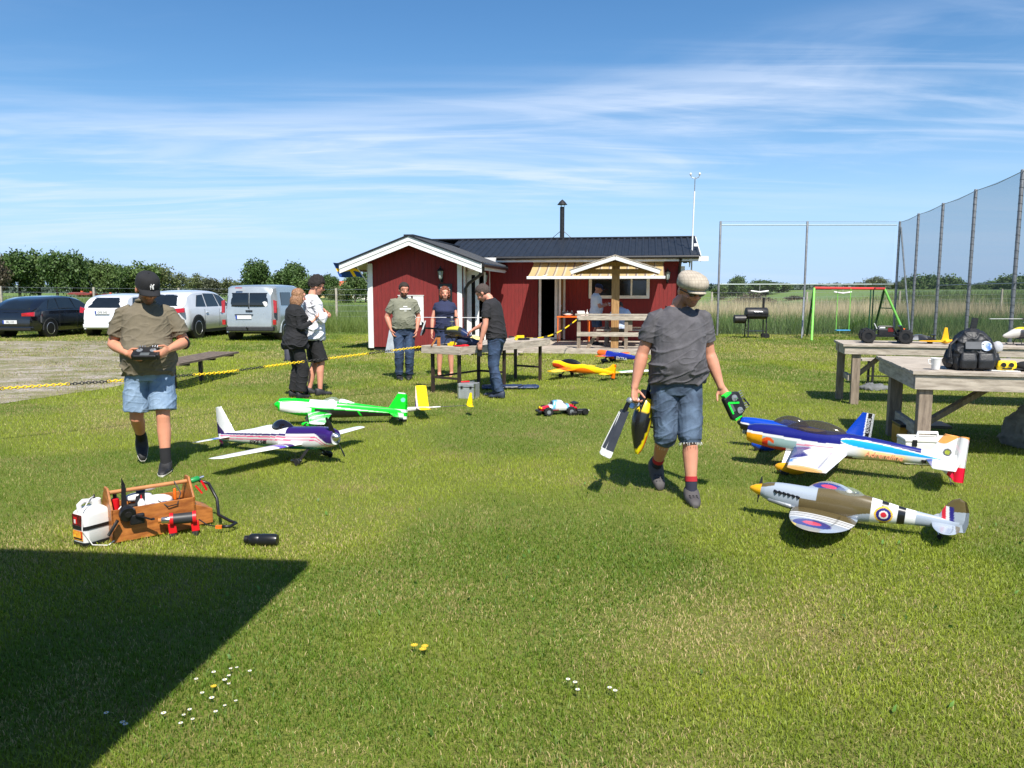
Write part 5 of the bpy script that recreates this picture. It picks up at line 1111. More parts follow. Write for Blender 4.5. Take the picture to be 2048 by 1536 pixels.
class Person:
    """standing figure; body frame x = own right, y = forward, z up, metres for 1.78 m, scaled to height"""
    def __init__(s, label, loc, facing, height=1.78, fat=1., belly=0., lean=0., head=(0, 0), skin=srgb(205, 140, 112), vox=.0085, look='person', female=False, twist=0, side=0):
        s.k = height / 1.78; s.label, s.loc, s.rz = label, loc, R(facing) - math.pi / 2; s.fat, s.belly, s.lean = fat, belly, R(lean); s.skin = skin; s.vox = vox; s.body = MB(); s.female = female; s.garb = []; s.hyaw, s.hpit = R(head[0]), R(head[1])
        s.N0 = s.spine(1.52)[0]; s.hx = math.cos(0)
        P, T = s.spine(1.52); hp = s.lean * .9 + s.hpit
        s.hm = Euler((-s.hpit - s.lean * .8, 0, s.hyaw), 'ZXY').to_matrix() if False else (Matrix.Rotation(s.hyaw, 3, 'Z') @ Matrix.Rotation(-(s.hpit + s.lean * .6), 3, 'X'))
        s.hc = P + T * .012 + s.hm @ Vector((0, .035, .102)) + Vector((side, 0, 0)); s.sh = {}
        for sd in (-1, 1): Q, TT = s.spine(1.405); s.sh[sd] = Q + Vector((sd * (.176 + .02 * (fat - 1) * 3 - (.02 if female else 0)), -.004, 0))
    def spine(s, z):
        """position and tangent of the spine at rest height z"""
        p = Vector((0, 0, .80)); q = .80; st_ = .02; t = Vector((0, 0, 1))
        while q < z - 1e-6:
            a = s.lean * ss(.93, 1.3, q); t = Vector((0, math.sin(a), math.cos(a))); h = min(st_, z - q); p = p + t * h; q += h
        return p, t
    def tors(s, z, ease=0):
        w, d, o = interp([(a, b, c, e) for a, b, c, e in BT], z); f = s.fat; bl = s.belly * math.exp(-((z - 1.08) / .15) ** 2)
        if s.female: w *= 1 + .07 * math.exp(-((z - .9) / .1) ** 2) - .06 * math.exp(-((z - 1.1) / .1) ** 2); d += .028 * math.exp(-((z - 1.29) / .06) ** 2); o += .018 * math.exp(-((z - 1.29) / .06) ** 2)
        k = lerp(f, 1 + (f - 1) * .4, ss(1.25, 1.5, z)); return w * k + ease + bl * .35, d * k + ease + bl * .5, o + bl * .62
    def torso(s, mb, z0, z1, ease=lambda z: 0, n=22, flat=True):
        rs = []
        for i in range(n + 1):
            z = lerp(z0, z1, i / n); w, d, o = s.tors(z, ease(z)); p, t = s.spine(z); X = Vector((1, 0, 0)); Y = t.cross(X); rs.append([p + Y * o + X * (w * math.copysign(abs(math.cos(a)) ** .85, math.cos(a))) + Y * (d * math.copysign(abs(math.sin(a)) ** .9, math.sin(a))) for a in [2 * math.pi * j / 30 for j in range(30)]])
        mb.rings(rs)
    def arms(s, R_, L_, hands=True):
        """each arm: dict(elbow=offset from shoulder, wrist=offset from elbow, hand direction, palm normal, curl)"""
        s.arm = {}
        for sd, a in ((1, R_), (-1, L_)):
            S = s.sh[sd]; e = V(a['e']).normalized() * .292; w = V(a['w']).normalized() * .262; E = S + e; Wp = E + w; s.arm[sd] = (S, E, Wp, a); f = 1 + (s.fat - 1) * .8; g = .86 if s.female else 1
            s.body.tube([S + Vector((-sd * .03, 0, 0)), S, S.lerp(E, .3), S.lerp(E, .6), S.lerp(E, .92), E, E.lerp(Wp, .12), E.lerp(Wp, .32), E.lerp(Wp, .65), E.lerp(Wp, .9), Wp + w.normalized() * .01], [x * f * g for x in (.052, .056, .053, .048, .042, .042, .045, .045, .036, .028, .026)], 14, rnd=True)
            if a.get('hand', True):
                hd = a.get('d', a['w']); hand(s.body, Wp, hd, a['p'], a.get('s', 1), a.get('c', .35), sc=a.get('sc', 1.03) * (.92 if s.female else 1), thumb=a.get('t', .5), spread=a.get('sp', .06))
        return s
    def legs(s, Ra, La, foot=(0, 0), pole=((0, 1, 0), (0, 1, 0)), pitch=(0, 0)):
        """ankle positions; foot yaw per side (deg)"""
        s.leg = {}; g = 1 + (s.fat - 1) * .7
        for i, (sd, A) in enumerate(((1, Ra), (-1, La))):
            Hp = Vector((sd * .092, -.005, .90)); A = V(A); K = ik(Hp, A, .425, .403, pole[i]); s.leg[sd] = (Hp, K, A, R(foot[i]), R(pitch[i]))
            cf = perp((A - K).normalized(), (0, -1, 0)); c = K.lerp(A, .3) + cf * .012
            s.body.tube([Hp, Hp.lerp(K, .3), Hp.lerp(K, .65), Hp.lerp(K, .93), K, K.lerp(c, .4), c, K.lerp(A, .65) + cf * .004, K.lerp(A, .9), A], [x * g for x in (.088, .082, .068, .056, .055, .053, .056, .044, .035, .034)], 16, rnd=True)
            f = Matrix.Rotation(s.leg[sd][3], 3, 'Z') @ Matrix.Rotation(s.leg[sd][4], 3, 'X'); s.body.tube([A, A + f @ Vector((0, .03, -.05)), A + f @ Vector((0, .13, -.064))], [.034, .026, .018] if not getattr(s, 'bare', False) else [.036, .036, .028], 10, rnd=True)
        return s
    def headshape(s):
        m, c, b = s.hm, s.hc, s.body; f = 1.0 if s.female else 1.07
        E = lambda p, r, rot=None: b.ell(c + m @ Vector(p) * f, [q * f for q in r], 16, 12, m if rot is None else m @ rot)
        E((0, -.012, .028), (.076, .095, .088)); E((0, .018, -.030), (.062, .075, .075)); E((0, .045, -.072), (.040, .042, .036)); E((0, .070, .012), (.050, .024, .022)); E((0, .062, .045), (.056, .028, .03))
        b.tube([c + m @ Vector((0, .088, .012)) * f, c + m @ Vector((0, .108, -.020)) * f], [.008, .0145], 10, rnd=True); E((0, .100, -.024), (.016, .010, .009))
        E((0, .083, -.052), (.023, .010, .006)); E((0, .082, -.063), (.020, .010, .006))
        for sd in (-1, 1): E((sd * .079, -.012, -.008), (.010, .020, .032)); E((sd * .036, .062, -.028), (.022, .02, .022))
        p, t = s.spine(1.47); b.tube([p - t * .02, p + t * .05, c + m @ Vector((0, -.02, -.045)), c + m @ Vector((0, -.015, 0))], [.066 if not s.female else .054, .058 if not s.female else .047, .055 if not s.female else .046, .05], 16, rnd=True)
    def finish(s, hairc=None, beard=None, name='person'):
        s.headshape(); s.torso(s.body, .84, 1.50, lambda z: -.012); me = solid(s.body, s.vox, 2)
        o = bpy.data.objects.new(name, me); COL.objects.link(o); me.name = name; me.materials.clear(); me.materials.append(M_SKIN); s.o = o; o.location = s.loc; o.rotation_euler = (0, 0, s.rz); o.scale = (s.k,) * 3; tag(o, s.label, 'person')
        n = len(me.vertices); co = np.empty(n * 3, 'f'); me.vertices.foreach_get('co', co); co = co.reshape(-1, 3); at = me.attributes.new('Col', 'FLOAT_COLOR', 'POINT'); c = np.ones((n, 4), 'f'); c[:, :3] = s.skin; mi = np.array(s.hm.inverted()); h = (co - np.array(s.hc)) @ mi.T / (1.0 if s.female else 1.07)
        near = (np.abs(h) < .14).all(1)
        def put(mask, col, f=1.): c[mask, :3] = c[mask, :3] * (1 - f) + np.array(col) * f
        x, y, z = h[:, 0], h[:, 1], h[:, 2]
        mot = np.array([mnoise.noise(Vector(v) * 7) * .55 + mnoise.noise(Vector(v) * 23) * .45 for v in co.tolist()], 'f')[:, None]; c[:, :3] *= 1 + mot * np.array([.10, .17, .19]); c[:, 0] = np.minimum(c[:, 0], .9)
        put(near & (y > .05) & (np.abs(z + .057) < .008) & (np.abs(x) < .024), (.30, .09, .08), .6)
        for sd in (-1, 1):
            put(near & (y > .055) & ((x - sd * .032) ** 2 / .014 ** 2 + (z - .004) ** 2 / .0065 ** 2 < 1), (.05, .035, .03), .85); put(near & (y > .055) & (np.abs(x - sd * .034) < .02) & (np.abs(z - .024) < .0055), hairc or (.08, .05, .03), .7)
        put(near & (y > .02) & (np.abs(x) < .06) & (z < .0) & (z > -.045), (s.skin[0] * 1.02, s.skin[1] * .86, s.skin[2] * .84), .5)
        if beard: put(near & (z < -.030) & (y > .0) & ~((np.abs(z + .057) < .007) & (np.abs(x) < .022) & (y > .06)) & (z > -.125) & ((z < -.045) | (np.abs(x) > .03)), beard[0], beard[1])
        if hairc: put(near & (z > .02) & ((y < .02) | (z > .075)) , hairc, .9)
        at.data.foreach_set('color', c.ravel()); return o
    # -------- clothing
    def shirt(s, mat, hem=.88, ease=.018, sleeve=.62, slr=1.32, neck=1.495, amp=0.0090, name='shirt', loose=.0, vneck=0, cuff=None, sc=(4.2, 4.2, 8.5)):
        mb = MB(); s.torso(mb, hem, neck, lambda z: ease + .010 * (1 - ss(1.0, 1.12, z)) + loose * (1 - ss(hem, hem + .45, z)) - .012 * ss(1.40, 1.5, z) * (1 if not vneck else 1), 26); f = 1 + (s.fat - 1) * .8; g = .88 if s.female else 1
        for sd in (-1, 1):
            S, E, Wp, a = s.arm[sd]; path = [S + Vector((-sd * .06, 0, .012)), S + Vector((0, 0, .0))]
            if sleeve <= 1: path += [S.lerp(E, sleeve * .5), S.lerp(E, sleeve)]; rr = [.058, .061, .050 * slr * 1.0, .048 * slr]
            else: path += [S.lerp(E, .5), S.lerp(E, .93), E, E.lerp(Wp, .15), E.lerp(Wp, .5), E.lerp(Wp, sleeve - 1)]; rr = [.062, .066, .060, .054, .054, .055, .048, .040]
            mb.tube(path, [x * f * g for x in rr], 18, rnd=False)
        me = solid(mb, s.vox * .8, 1, .5); folds(me, amp, sc, seed=random.random() * 9, mask=lambda x, y, z: .5 + 1.0 * (1 - ss(hem, 1.25, z)) + .4 * ss(.13, .2, abs(x))); return mk(name, me, mat, s.o)
    def pants(s, mat, length=1., top=1.02, flare=.018, amp=0.0090, name='trousers', knee=None, ease=.008, wide=1.):
        mb = MB(); s.torso(mb, .815, top, lambda z: ease, 12); g = 1 + (s.fat - 1) * .8
        for sd in (-1, 1):
            Hp, K, A, fy, fp = s.leg[sd]; P = [Hp + V(0, 0, .03), Hp, Hp.lerp(K, .35), Hp.lerp(K, .7)]; r = [.10, .102, .093 + flare * .3, .078 + flare * .7]
            if length < .5: q = length / .5; P = P[:3] + [Hp.lerp(K, .70 * q), Hp.lerp(K, q)]; r = r[:3] + [.084 + flare, .082 + flare]
            else:
                q = (length - .5) / .5; P += [K, K.lerp(A, .35 * q), K.lerp(A, .7 * q), K.lerp(A, q)]; r += [.066 + flare, .064 + flare, .056 + flare, .054 + flare]
            mb.tube(P, [x * g * wide for x in r], 18)
        me = solid(mb, s.vox * .8, 1, .5); folds(me, amp, (4.5, 4.5, 9), seed=random.random() * 9); return mk(name, me, mat, s.o)
    def shoes(s, mat, sole=None, size=1., clog=False, high=0):
        for sd in (1, -1):
            Hp, K, A, fy, fp = s.leg[sd]; f = Matrix.Rotation(fy, 3, 'Z') @ Matrix.Rotation(fp, 3, 'X'); o = A + f @ Vector((0, 0, -.085)); rs = []
            for u in np.linspace(0, 1, 14):
                y = lerp(-.075, .195, u) * size; w = (.034 + .016 * math.sin(math.pi * min(1, u * 1.05 + .1)) + (.008 if clog else 0)) * (1 - .55 * ss(.88, 1, u)) * (1 - .35 * ss(.1, 0, u)) * size; h = lerp(.115 + high, .052 if not clog else .062, ss(.25, .62, u)) * (1 - .55 * ss(.86, 1, u)); rs.append([o + f @ Vector((w * math.copysign(abs(math.cos(a)) ** .8, math.cos(a)), y, h * .5 + h * .5 * math.copysign(abs(math.sin(a)) ** .7, math.sin(a)))) for a in [2 * math.pi * j / 16 for j in range(16)]])
            sh_ = MB().rings(rs).build('shoe', mat, s.o, smooth=60, fix=True)
            if sole:
                rs2 = [[p + f @ Vector((0, 0, 0)) for p in r] for r in rs]; mb = MB()
                mb.rings([[o + f @ Vector((1.06 * (lambda d: d.x)(f.inverted() @ (p - o)), (f.inverted() @ (p - o)).y * 1.02, min((f.inverted() @ (p - o)).z, .020) - .003)) for p in r] for r in rs]); mb.build('sole', sole, sh_, smooth=60, fix=True)
            if clog:
                mb = MB()
                for k in range(9): mb.ell(o + f @ Vector(((-.026 + .026 * (k % 3)), .085 + .028 * (k // 3), .066 - .004 * (k // 3))), (.0075, .0075, .004), 8, 6)
                mb.build('vent_holes', M_BLACK, sh_)
    def socks(s, mat, h=.10, r=.046, band=None):
        for sd in (1, -1):
            Hp, K, A, fy, fp = s.leg[sd]; u = (K - A).normalized(); q = MB().tube([A - u * .06, A + u * h], [r, r * .98], 14).build('sock', mat, s.o, smooth=60)
            if band: MB().tube([A + u * (h - .03), A + u * (h + .008)], [r * 1.03, r * 1.03], 14).build('sock_band', band, q, smooth=60)
    def hair(s, mat, line=.055, back=-.06, thick=1.07, noise=.006, name='hair', sides=-.03, top=0., fringe=None):
        m, c = s.hm, s.hc; f = 1.0 if s.female else 1.07; n, k = 48, 30; mb = MB(); V_ = {}
        for i in range(k + 1):
            for j in range(n):
                a = math.pi * i / k - math.pi / 2; b = 2 * math.pi * j / n; d = Vector((math.cos(a) * math.cos(b), math.cos(a) * math.sin(b), math.sin(a))); q = 1 + noise * 14 * mnoise.noise(d * 5) + noise * 8 * mnoise.noise(d * 16); V_[i, j] = Vector((.079 * d.x * thick * q, (.100 * d.y) * thick * q - .012, .094 * d.z * thick * q + .028 + (top * ss(.2, 1, d.z))))
        keep = lambda p: (p.z > line if p.y > .045 else (p.z > lerp(sides, line, ss(.0, .05, p.y)) if p.y > -.01 else p.z > lerp(back, sides, ss(-.05, -.01, p.y))))
        idx = {}
        for i in range(k):
            for j in range(n):
                q = [(i, j), (i, (j + 1) % n), (i + 1, (j + 1) % n), (i + 1, j)]
                if keep(sum((V_[x] for x in q), Vector()) / 4):
                    for x in q:
                        if x not in idx: idx[x] = len(mb.v); mb.v.append(tuple(c + m @ (V_[x] * f)))
                    mb.f.append(tuple(idx[x] for x in q))
        return mb.build(name, mat, s.o, smooth=180, solid=.012)
    def glasses(s, mat=M_BLACK):
        m, c = s.hm * 1.07, s.hc; g = MB()
        for sd in (-1, 1): g.ell(c + m @ Vector((sd * .034, .092, .004)), (.030, .010, .019), 14, 8, m); 
        o = g.build('sunglasses', pm('shades', (.008, .007, .008), .08, .1, 5, coat=.5), s.o, smooth=180); t = MB()
        t.tube([c + m @ Vector((-.01, .1, .01)), c + m @ Vector((.01, .1, .01))], .004, 6)
        for sd in (-1, 1): t.tube([c + m @ Vector((sd * .062, .088, .010)), c + m @ Vector((sd * .080, .06, .012)), c + m @ Vector((sd * .083, -.01, .006))], .0045, 6)
        t.build('temples', mat, o)
    def H(s, *p): return s.hc + s.hm @ (Vector(p) * (1.0 if s.female else 1.07))
    def W(s, p): return Matrix.Translation(s.loc) @ Matrix.Rotation(s.rz, 4, 'Z') @ (V(p) * s.k)
DENIM_L = pm('light_denim', srgb(138, 160, 184), .85, .14, 7, .25, 220, col2=srgb(106, 130, 156)); DENIM_M = pm('washed_denim', srgb(88, 106, 128), .85, .2, 6, .25, 220, col2=srgb(40, 52, 70)); DENIM_D = pm('dark_denim', srgb(62, 82, 112), .85, .2, 6, .25, 220, col2=srgb(28, 40, 62))
OLIVE = pm('olive_cotton', srgb(112, 103, 85), .9, .08, 14, .25, 300); OLIVE2 = pm('sage_cotton', srgb(126, 126, 108), .9, .08, 14, .25, 300); GREYT = pm('charcoal_cotton', srgb(92, 90, 94), .9, .10, 12, .25, 300, col2=srgb(72, 70, 74)); BLKC = pm('black_cloth', (.014, .014, .016), .9, .2, 14, .2, 300); NAVY = pm('navy_cotton', srgb(40, 46, 76), .9, .1, 14, .2, 300); WHC = pm('white_cotton', (.74, .74, .78), .85, .04, 12, .15, 300); SHOEB = pm('black_shoe', (.016, .016, .017), .6, .2, 20, .1, 90); CROC = pm('grey_foam_clog', srgb(78, 74, 74), .7, .1, 14); LBLU = pm('pale_blue_cloth', srgb(186, 200, 224), .85, .06, 12, .15, 300)
HB = pm('brown_hair', (.035, .022, .015), .85, .25, 60, .5, 150); HD = pm('dark_hair', (.018, .012, .010), .85, .25, 60, .5, 150); HR_ = pm('auburn_hair', srgb(140, 74, 44), .6, .25, 50, .5, 150, col2=srgb(84, 40, 24)); HF = pm('fair_hair', srgb(168, 124, 90), .6, .25, 50, .5, 150, col2=srgb(110, 76, 52)); HG = pm('grey_brown_hair', srgb(78, 66, 60), .85, .25, 60, .5, 150)
# ---- man with black cap, looking down at his transmitter
P = Person('man in olive polo shirt, pale denim shorts and black cap holding a radio transmitter', (-3.27, 6.92, 0), 270 + 17, 1.81, 1.08, .075, 4, (24, 24), skin=srgb(206, 142, 112), vox=.0065)
P.arms(dict(e=(.36, -.08, -.92), w=(-.55, .78, -.26), d=(-.75, .6, -.25), p=(-.5, -.6, .1), s=1, c=.42, t=.2), dict(e=(-.40, -.05, -.90), w=(.38, .88, -.16), d=(.45, .8, -.3), p=(.75, -.35, .1), s=-1, c=.5, t=.3))
P.legs((.15, -.32, .235), (-.11, .15, .085), foot=(10, -4), pitch=(-48, 0)); P.finish((.03, .02, .014), ((.05, .032, .022), .7)); manL = P
P.shirt(OLIVE, hem=.865, ease=.018, sleeve=.74, slr=1.46, loose=.006, amp=0.0105, name='polo_shirt'); P.pants(DENIM_L, .43, 1.0, .022, .006, 'denim_shorts', wide=1.04); P.shoes(SHOEB, pm('pale_sole', (.55, .53, .48), .7), 1.06); P.socks(BLKC, .13)
c = MB(); c.torus(P.spine(1.49)[0] + V(0, -.0, .012), .070, .017, 24, 8, axis=(0, -.25, 1)); c.build('collar', OLIVE, P.o, smooth=180)
mb = MB(); k_ = 18
rs = [[P.H((.091 * math.cos(2 * math.pi * j / 28)) * q, (.110 * math.sin(2 * math.pi * j / 28)) * q - .008, z) for j in range(28)] for q, z in ((1, .030), (1.0, .052), (.97, .085), (.88, .110), (.70, .128), (.42, .138), (.1, .141))]
cap = mb.rings(rs).build('baseball_cap', BLKC, P.o, smooth=60, fix=True)
g = [[P.H(.088 * math.sin(a) * (1 - .06 * u), .088 * math.cos(a) * .98 + u * .095 * math.cos(a * .9), .040 - .012 * u - .026 * (math.sin(a) ** 2) * (.6 + u)) for a in np.linspace(-1.15, 1.15, 19)] for u in np.linspace(0, 1, 7)]
MB().sheet(g).build('brim', BLKC, cap, smooth=180, solid=.006)
for ch_, z_, s_ in (('N', .066, .050), ('Y', .073, .062)): text('emblem', ch_, s_, M_WHITE, cap, P.H(.0 if ch_ == 'N' else -.004, .106, z_), P.hm @ Vector((-1, 0, 0)), P.hm @ Vector((0, -.30, .95)), ext=.006, xs=.85)
MB().ell(P.H(0, -.008, .142), (.008, .008, .006)).build('button', BLKC, cap)
wr = P.arm[-1][2]; wl = P.arm[-1]; MB().torus(wl[1].lerp(wl[2], .08), .052, .01, 18, 6, axis=tuple((wl[2] - wl[1]).normalized())).build('watch', M_BLACK, P.o)
# transmitter in his hands
hmid = (P.arm[1][2] + P.arm[-1][2]) / 2; tq = P.W(hmid + V(.0, .105, -.015))
def transmitter(label, loc, rot, body, accent, name='radio_transmitter'):
    t = thing(name, label, 'transmitter', loc, 0, None, rot)
    MB().prism([(-.095, -.07), (.095, -.07), (.105, .02), (.075, .085), (-.075, .085), (-.105, .02)], .045, (0, 0, 0), (1, 0, 0), (0, 1, 0), mid=True).build('case', body, t, bevel=.012)
    for s in (-1, 1):
        g_ = MB().lathe([(.026, .022), (.026, .028), (.010, .03)], (s * .055, .02, 0), 16).build('gimbal', M_GALV, t, smooth=40); MB().tube([(s * .055, .02, .025), (s * .055 + .004, .024, .058)], .004, 6, rnd=True).build('stick', M_CHROME, g_)
        MB().bar((s * .102, -.05, -.005), (s * .102, .02, -.005), .02, .05).build('side_grip', accent, t, bevel=.004)
        for k in range(3): MB().tube([(s * (.03 + .02 * k), .083, .01), (s * (.032 + .02 * k), .105, .02)], .003, 5, rnd=True).build('switch', M_CHROME, t)
    MB().box((0, -.038, .023), (.075, .042, .004)).build('screen', pm('lcd_grey', (.10, .11, .11), .2), t)
    MB().tube([(0, .075, -.01), (0, .11, 0), (.07, .125, .01)], .007, 8, rnd=True).build('antenna', M_BLACK, t)
    return t
transmitter('black radio transmitter held in the hands of the man with cap', tq, (R(28), 0, R(188 - 180)), M_BLACK, M_BLACKM)
# ---- man with flat cap carrying a helicopter
P = Person('man in charcoal t-shirt, cut-off jeans and checked flat cap carrying a model helicopter', (1.295, 6.02, 0), 270 + 3, 1.79, 1.13, .05, 3, (16, 18), side=-.045, skin=srgb(200, 140, 114), vox=.0065)
P.arms(dict(e=(.30, -.10, -.95), w=(.24, .14, -.96), d=(.05, .18, -.98), p=(-.6, .7, 0), s=-1, c=.85, t=.8), dict(e=(-.24, -.05, -.96), w=(-.30, .22, -.93), d=(-.42, .25, -.87), p=(.55, .8, .1), s=1, c=.45, t=.6))
P.legs((.085, -.24, .185), (-.085, .19, .085), foot=(4, -6), pitch=(-38, 0)); P.finish((.03, .02, .015), ((.09, .055, .04), .55)); manR = P
P.shirt(GREYT, hem=.90, ease=.014, sleeve=.66, slr=1.40, loose=.006, amp=0.0090, name='t_shirt'); P.pants(DENIM_M, .56, 1.0, .016, .0065, 'cut_off_jeans', wide=1.0); P.shoes(CROC, None, 1.04, clog=True); P.socks(pm('navy_sock', (.02, .022, .04), .9, .1), .10, band=pm('red_sock', (.45, .02, .03), .9, .1))
fr = MB()
for sd in (1, -1):
    Hp, K, A, fy, fp = P.leg[sd]; e_ = K.lerp(A, .12); dn = (A - K).normalized(); x_, y_, _ = frame(K, A)
    for k in range(34): a = k * 2 * math.pi / 34 + random.uniform(-.12, .12); d = x_ * math.cos(a) + y_ * math.sin(a); q_ = e_ + d * (.084 + random.uniform(-.002, .003)); fr.bar(q_ - dn * .006, q_ + dn * random.uniform(.004, .020) + d * .003, .0022, .0018)
fr.build('frayed_threads', M_TRIM, P.o)['kind'] = 'stuff'
MB().box(P.spine(.985)[0] + V(-.02, .137, 0), (.10, .012, .028)).build('belt_buckle', M_BLACK, P.o, bevel=.003)
CAPM = pm('checked_tweed', srgb(178, 167, 150), .9, .1, 20, .2, 200)
t_ = CAPM.node_tree; bs = [n for n in t_.nodes if n.type == 'BSDF_PRINCIPLED'][0]; tc_ = [n for n in t_.nodes if n.type == 'TEX_COORD'][0]
def lines(ax, sc_):
    w = N('ShaderNodeTexWave', t_, bands_direction=ax); t_.links.new(tc_.outputs['Object'], w.inputs['Vector']); w.inputs['Scale'].default_value = sc_; w.inputs['Distortion'].default_value = .6
    r_ = N('ShaderNodeMapRange', t_); t_.links.new(w.outputs['Fac'], r_.inputs[0]); r_.inputs[1].default_value = .80; r_.inputs[2].default_value = 1.0; return r_.outputs[0]
ad = N('ShaderNodeMath', t_, operation='MAXIMUM'); t_.links.new(lines('X', 14), ad.inputs[0]); t_.links.new(lines('Z', 12), ad.inputs[1]); mu = N('ShaderNodeMath', t_, operation='MULTIPLY'); t_.links.new(ad.outputs[0], mu.inputs[0]); mu.inputs[1].default_value = .38
mx_ = N('ShaderNodeMix', t_, data_type='RGBA'); t_.links.new(mu.outputs[0], mx_.inputs[0]); old = bs.inputs['Base Color'].links[0].from_socket; t_.links.new(old, mx_.inputs[6]); mx_.inputs[7].default_value = (*srgb(120, 106, 92), 1); t_.links.new(mx_.outputs[2], bs.inputs['Base Color'])
rs = [[P.H((.098 * math.cos(2 * math.pi * j / 30)) * q, (.125 * math.sin(2 * math.pi * j / 30)) * q2 + yo, z + .018 * math.sin(2 * math.pi * j / 30) * 0) for j in range(30)] for q, q2, yo, z in ((.93, .88, -.012, .026), (1.02, .98, .002, .040), (1.07, 1.06, .012, .062), (1.03, 1.02, .010, .090), (.88, .88, .004, .112), (.6, .6, -.004, .126), (.15, .15, -.006, .130))]
cap = MB().rings(rs).build('flat_cap', CAPM, P.o, smooth=70, fix=True)
g = [[P.H(.080 * math.sin(a), .100 * math.cos(a) + u * .055 * math.cos(a * .8), .046 - .020 * u - .016 * (math.sin(a) ** 2)) for a in np.linspace(-1.05, 1.05, 17)] for u in np.linspace(0, 1, 6)]
MB().sheet(g).build('brim', CAPM, cap, smooth=180, solid=.008); P.glasses()
# helicopter hanging from his right hand, canopy down
Wr = P.W(P.arm[1][2] + V(.05, .05, -.105))
def heli(name, label, loc, rot, scale, can, can2, skid=True, blade_ang=(0, math.pi), blade=.62, bladem=None, boom=.62, tipm=None, droop=0):
    """frame: x forward, z up the mast; origin at the rotor head"""
    t = thing(name, label, 'model helicopter', loc, 0, None, rot, scale)
    MB().tube([(0, 0, -.16), (0, 0, .015)], .006, 8).build('mast', M_CHROME, t); MB().ell((0, 0, 0), (.022, .022, .016)).build('rotor_head', M_GALV, t, smooth=60); MB().lathe([(.04, -.055), (.045, -.05), (.04, -.045)], n=16).build('swashplate', M_CHROME, t)
    for a in blade_ang:
        d = Vector((math.cos(a), math.sin(a), -droop)); e = Vector((-math.sin(a), math.cos(a), 0)); MB().bar(d * .015, d * .075, .016, .022).build('blade_grip', M_BLACK, t)
        rs = [[d * (.07 + u * (blade - .07)) + e * (w * .032) + V(0, 0, z) for w, z in ((-1, 0), (-.3, .004), (1, 0), (-.3, -.003))] for u in (0, .03, .5, .86)]; b = MB().rings(rs).build('rotor_blade', bladem or M_BLACK, t)
        rs = [[d * (.07 + u * (blade - .07)) + e * (w * .032 * k) + V(0, 0, z) for w, z in ((-1, 0), (-.3, .004), (1, 0), (-.3, -.003))] for u, k in ((.86, 1), (.97, 1), (1, .7))]; MB().rings(rs).build('blade_tip', tipm or M_WHITE, b)
        MB().bar(d * .09 - e * .0325, d * (blade * .9) - e * .0325, .005, .006).build('blade_edge', M_WHITE, b)
    rs = []
    for u in np.linspace(0, 1, 22):
        x = lerp(-.06, .30, u); q = math.sin(math.pi * min(1, .18 + u * .80)) ** .6 * (1 - .25 * u); rs.append([(x, .068 * q * math.cos(a), -.185 - .05 * ss(.4, 1, u) + .085 * q * math.sin(a) * (1 if math.sin(a) < 0 else .95)) for a in [2 * math.pi * j / 24 for j in range(24)]])
    o = MB().rings(rs).build('canopy', M_PAINT, t, smooth=60, col=can, fix=True)
    MB().box((-.03, 0, -.17), (.16, .05, .11)).build('frame', M_BLACK, t, bevel=.006); MB().box((.0, 0, -.255), (.2, .045, .04)).build('battery', can2, t, bevel=.006)
    MB().tube([(-.08, 0, -.16), (-boom, 0, -.15)], .013, 10).build('tail_boom', M_BLACK, t); MB().prism([(-boom - .04, -.26), (-boom + .01, -.2), (-boom + .015, -.1), (-boom - .05, -.06)], .005, (0, .015, 0), (1, 0, 0), (0, 0, 1)).build('tail_fin', M_BLACK, t)
    for s in (-1, 1): MB().bar((-boom, -.025, -.15), (-boom + s * .04, -.025, -.15 + s * .10), .02, .004, up=(0, 1, 0)).build('tail_blade', M_WHITE, t)
    for x in (-.05, .10):
        MB().tube([(x, -.11, -.36), (x, -.095, -.31), (x, -.05, -.275), (x, .05, -.275), (x, .095, -.31), (x, .11, -.36)], .006, 6).build('skid_strut', M_BLACK, t)
    for s in (-1, 1): MB().tube([(-.14, s * .11, -.36), (.16, s * .11, -.36), (.20, s * .11, -.34)], .007, 6).build('skid', M_BLACK, t)
    return t
def canR(x, y, z):
    q = z + .20 + .12 * x
    if x < .03 and z > -.16: return srgb(246, 206, 20)
    if q < .0: return srgb(240, 96, 20)
    if q < .022: return srgb(236, 216, 20)
    return (.012, .012, .013)
fx = Vector((-.30, -.22, -.92)).normalized(); up_ = perp(fx, (-.70, -.66, .12)); rt = Matrix((fx, up_.cross(fx), up_)).transposed()
heli('held_helicopter', 'black, yellow and orange model helicopter held nose down in the right hand', Wr, rt.to_euler(), 1.22, canR, M_BLACK, blade_ang=(R(-6), R(-12)), blade=.39, bladem=pm('carbon_blade', (.05, .052, .06), .35, .1))
# transmitter in his left hand
M_GRN = pm('neon_green', srgb(20, 225, 60), .4, .08)
t = transmitter('black and neon green radio transmitter dangling from the left hand', P.W(P.arm[-1][2] + V(-.075, .09, -.14)), (R(78), R(62), R(12)), M_BLACK, M_GRN)
for a, b in (((-.05, -.05, -.026), (.05, -.05, -.026)), ((-.05, -.05, -.026), (.0, .04, -.026)), ((-.05, -.05, .026), (.05, -.05, .026)), ((-.05, -.05, .026), (.0, .04, .026))): MB().bar(a, b, .016, .006).build('green_stripe', M_GRN, t, bevel=.003)
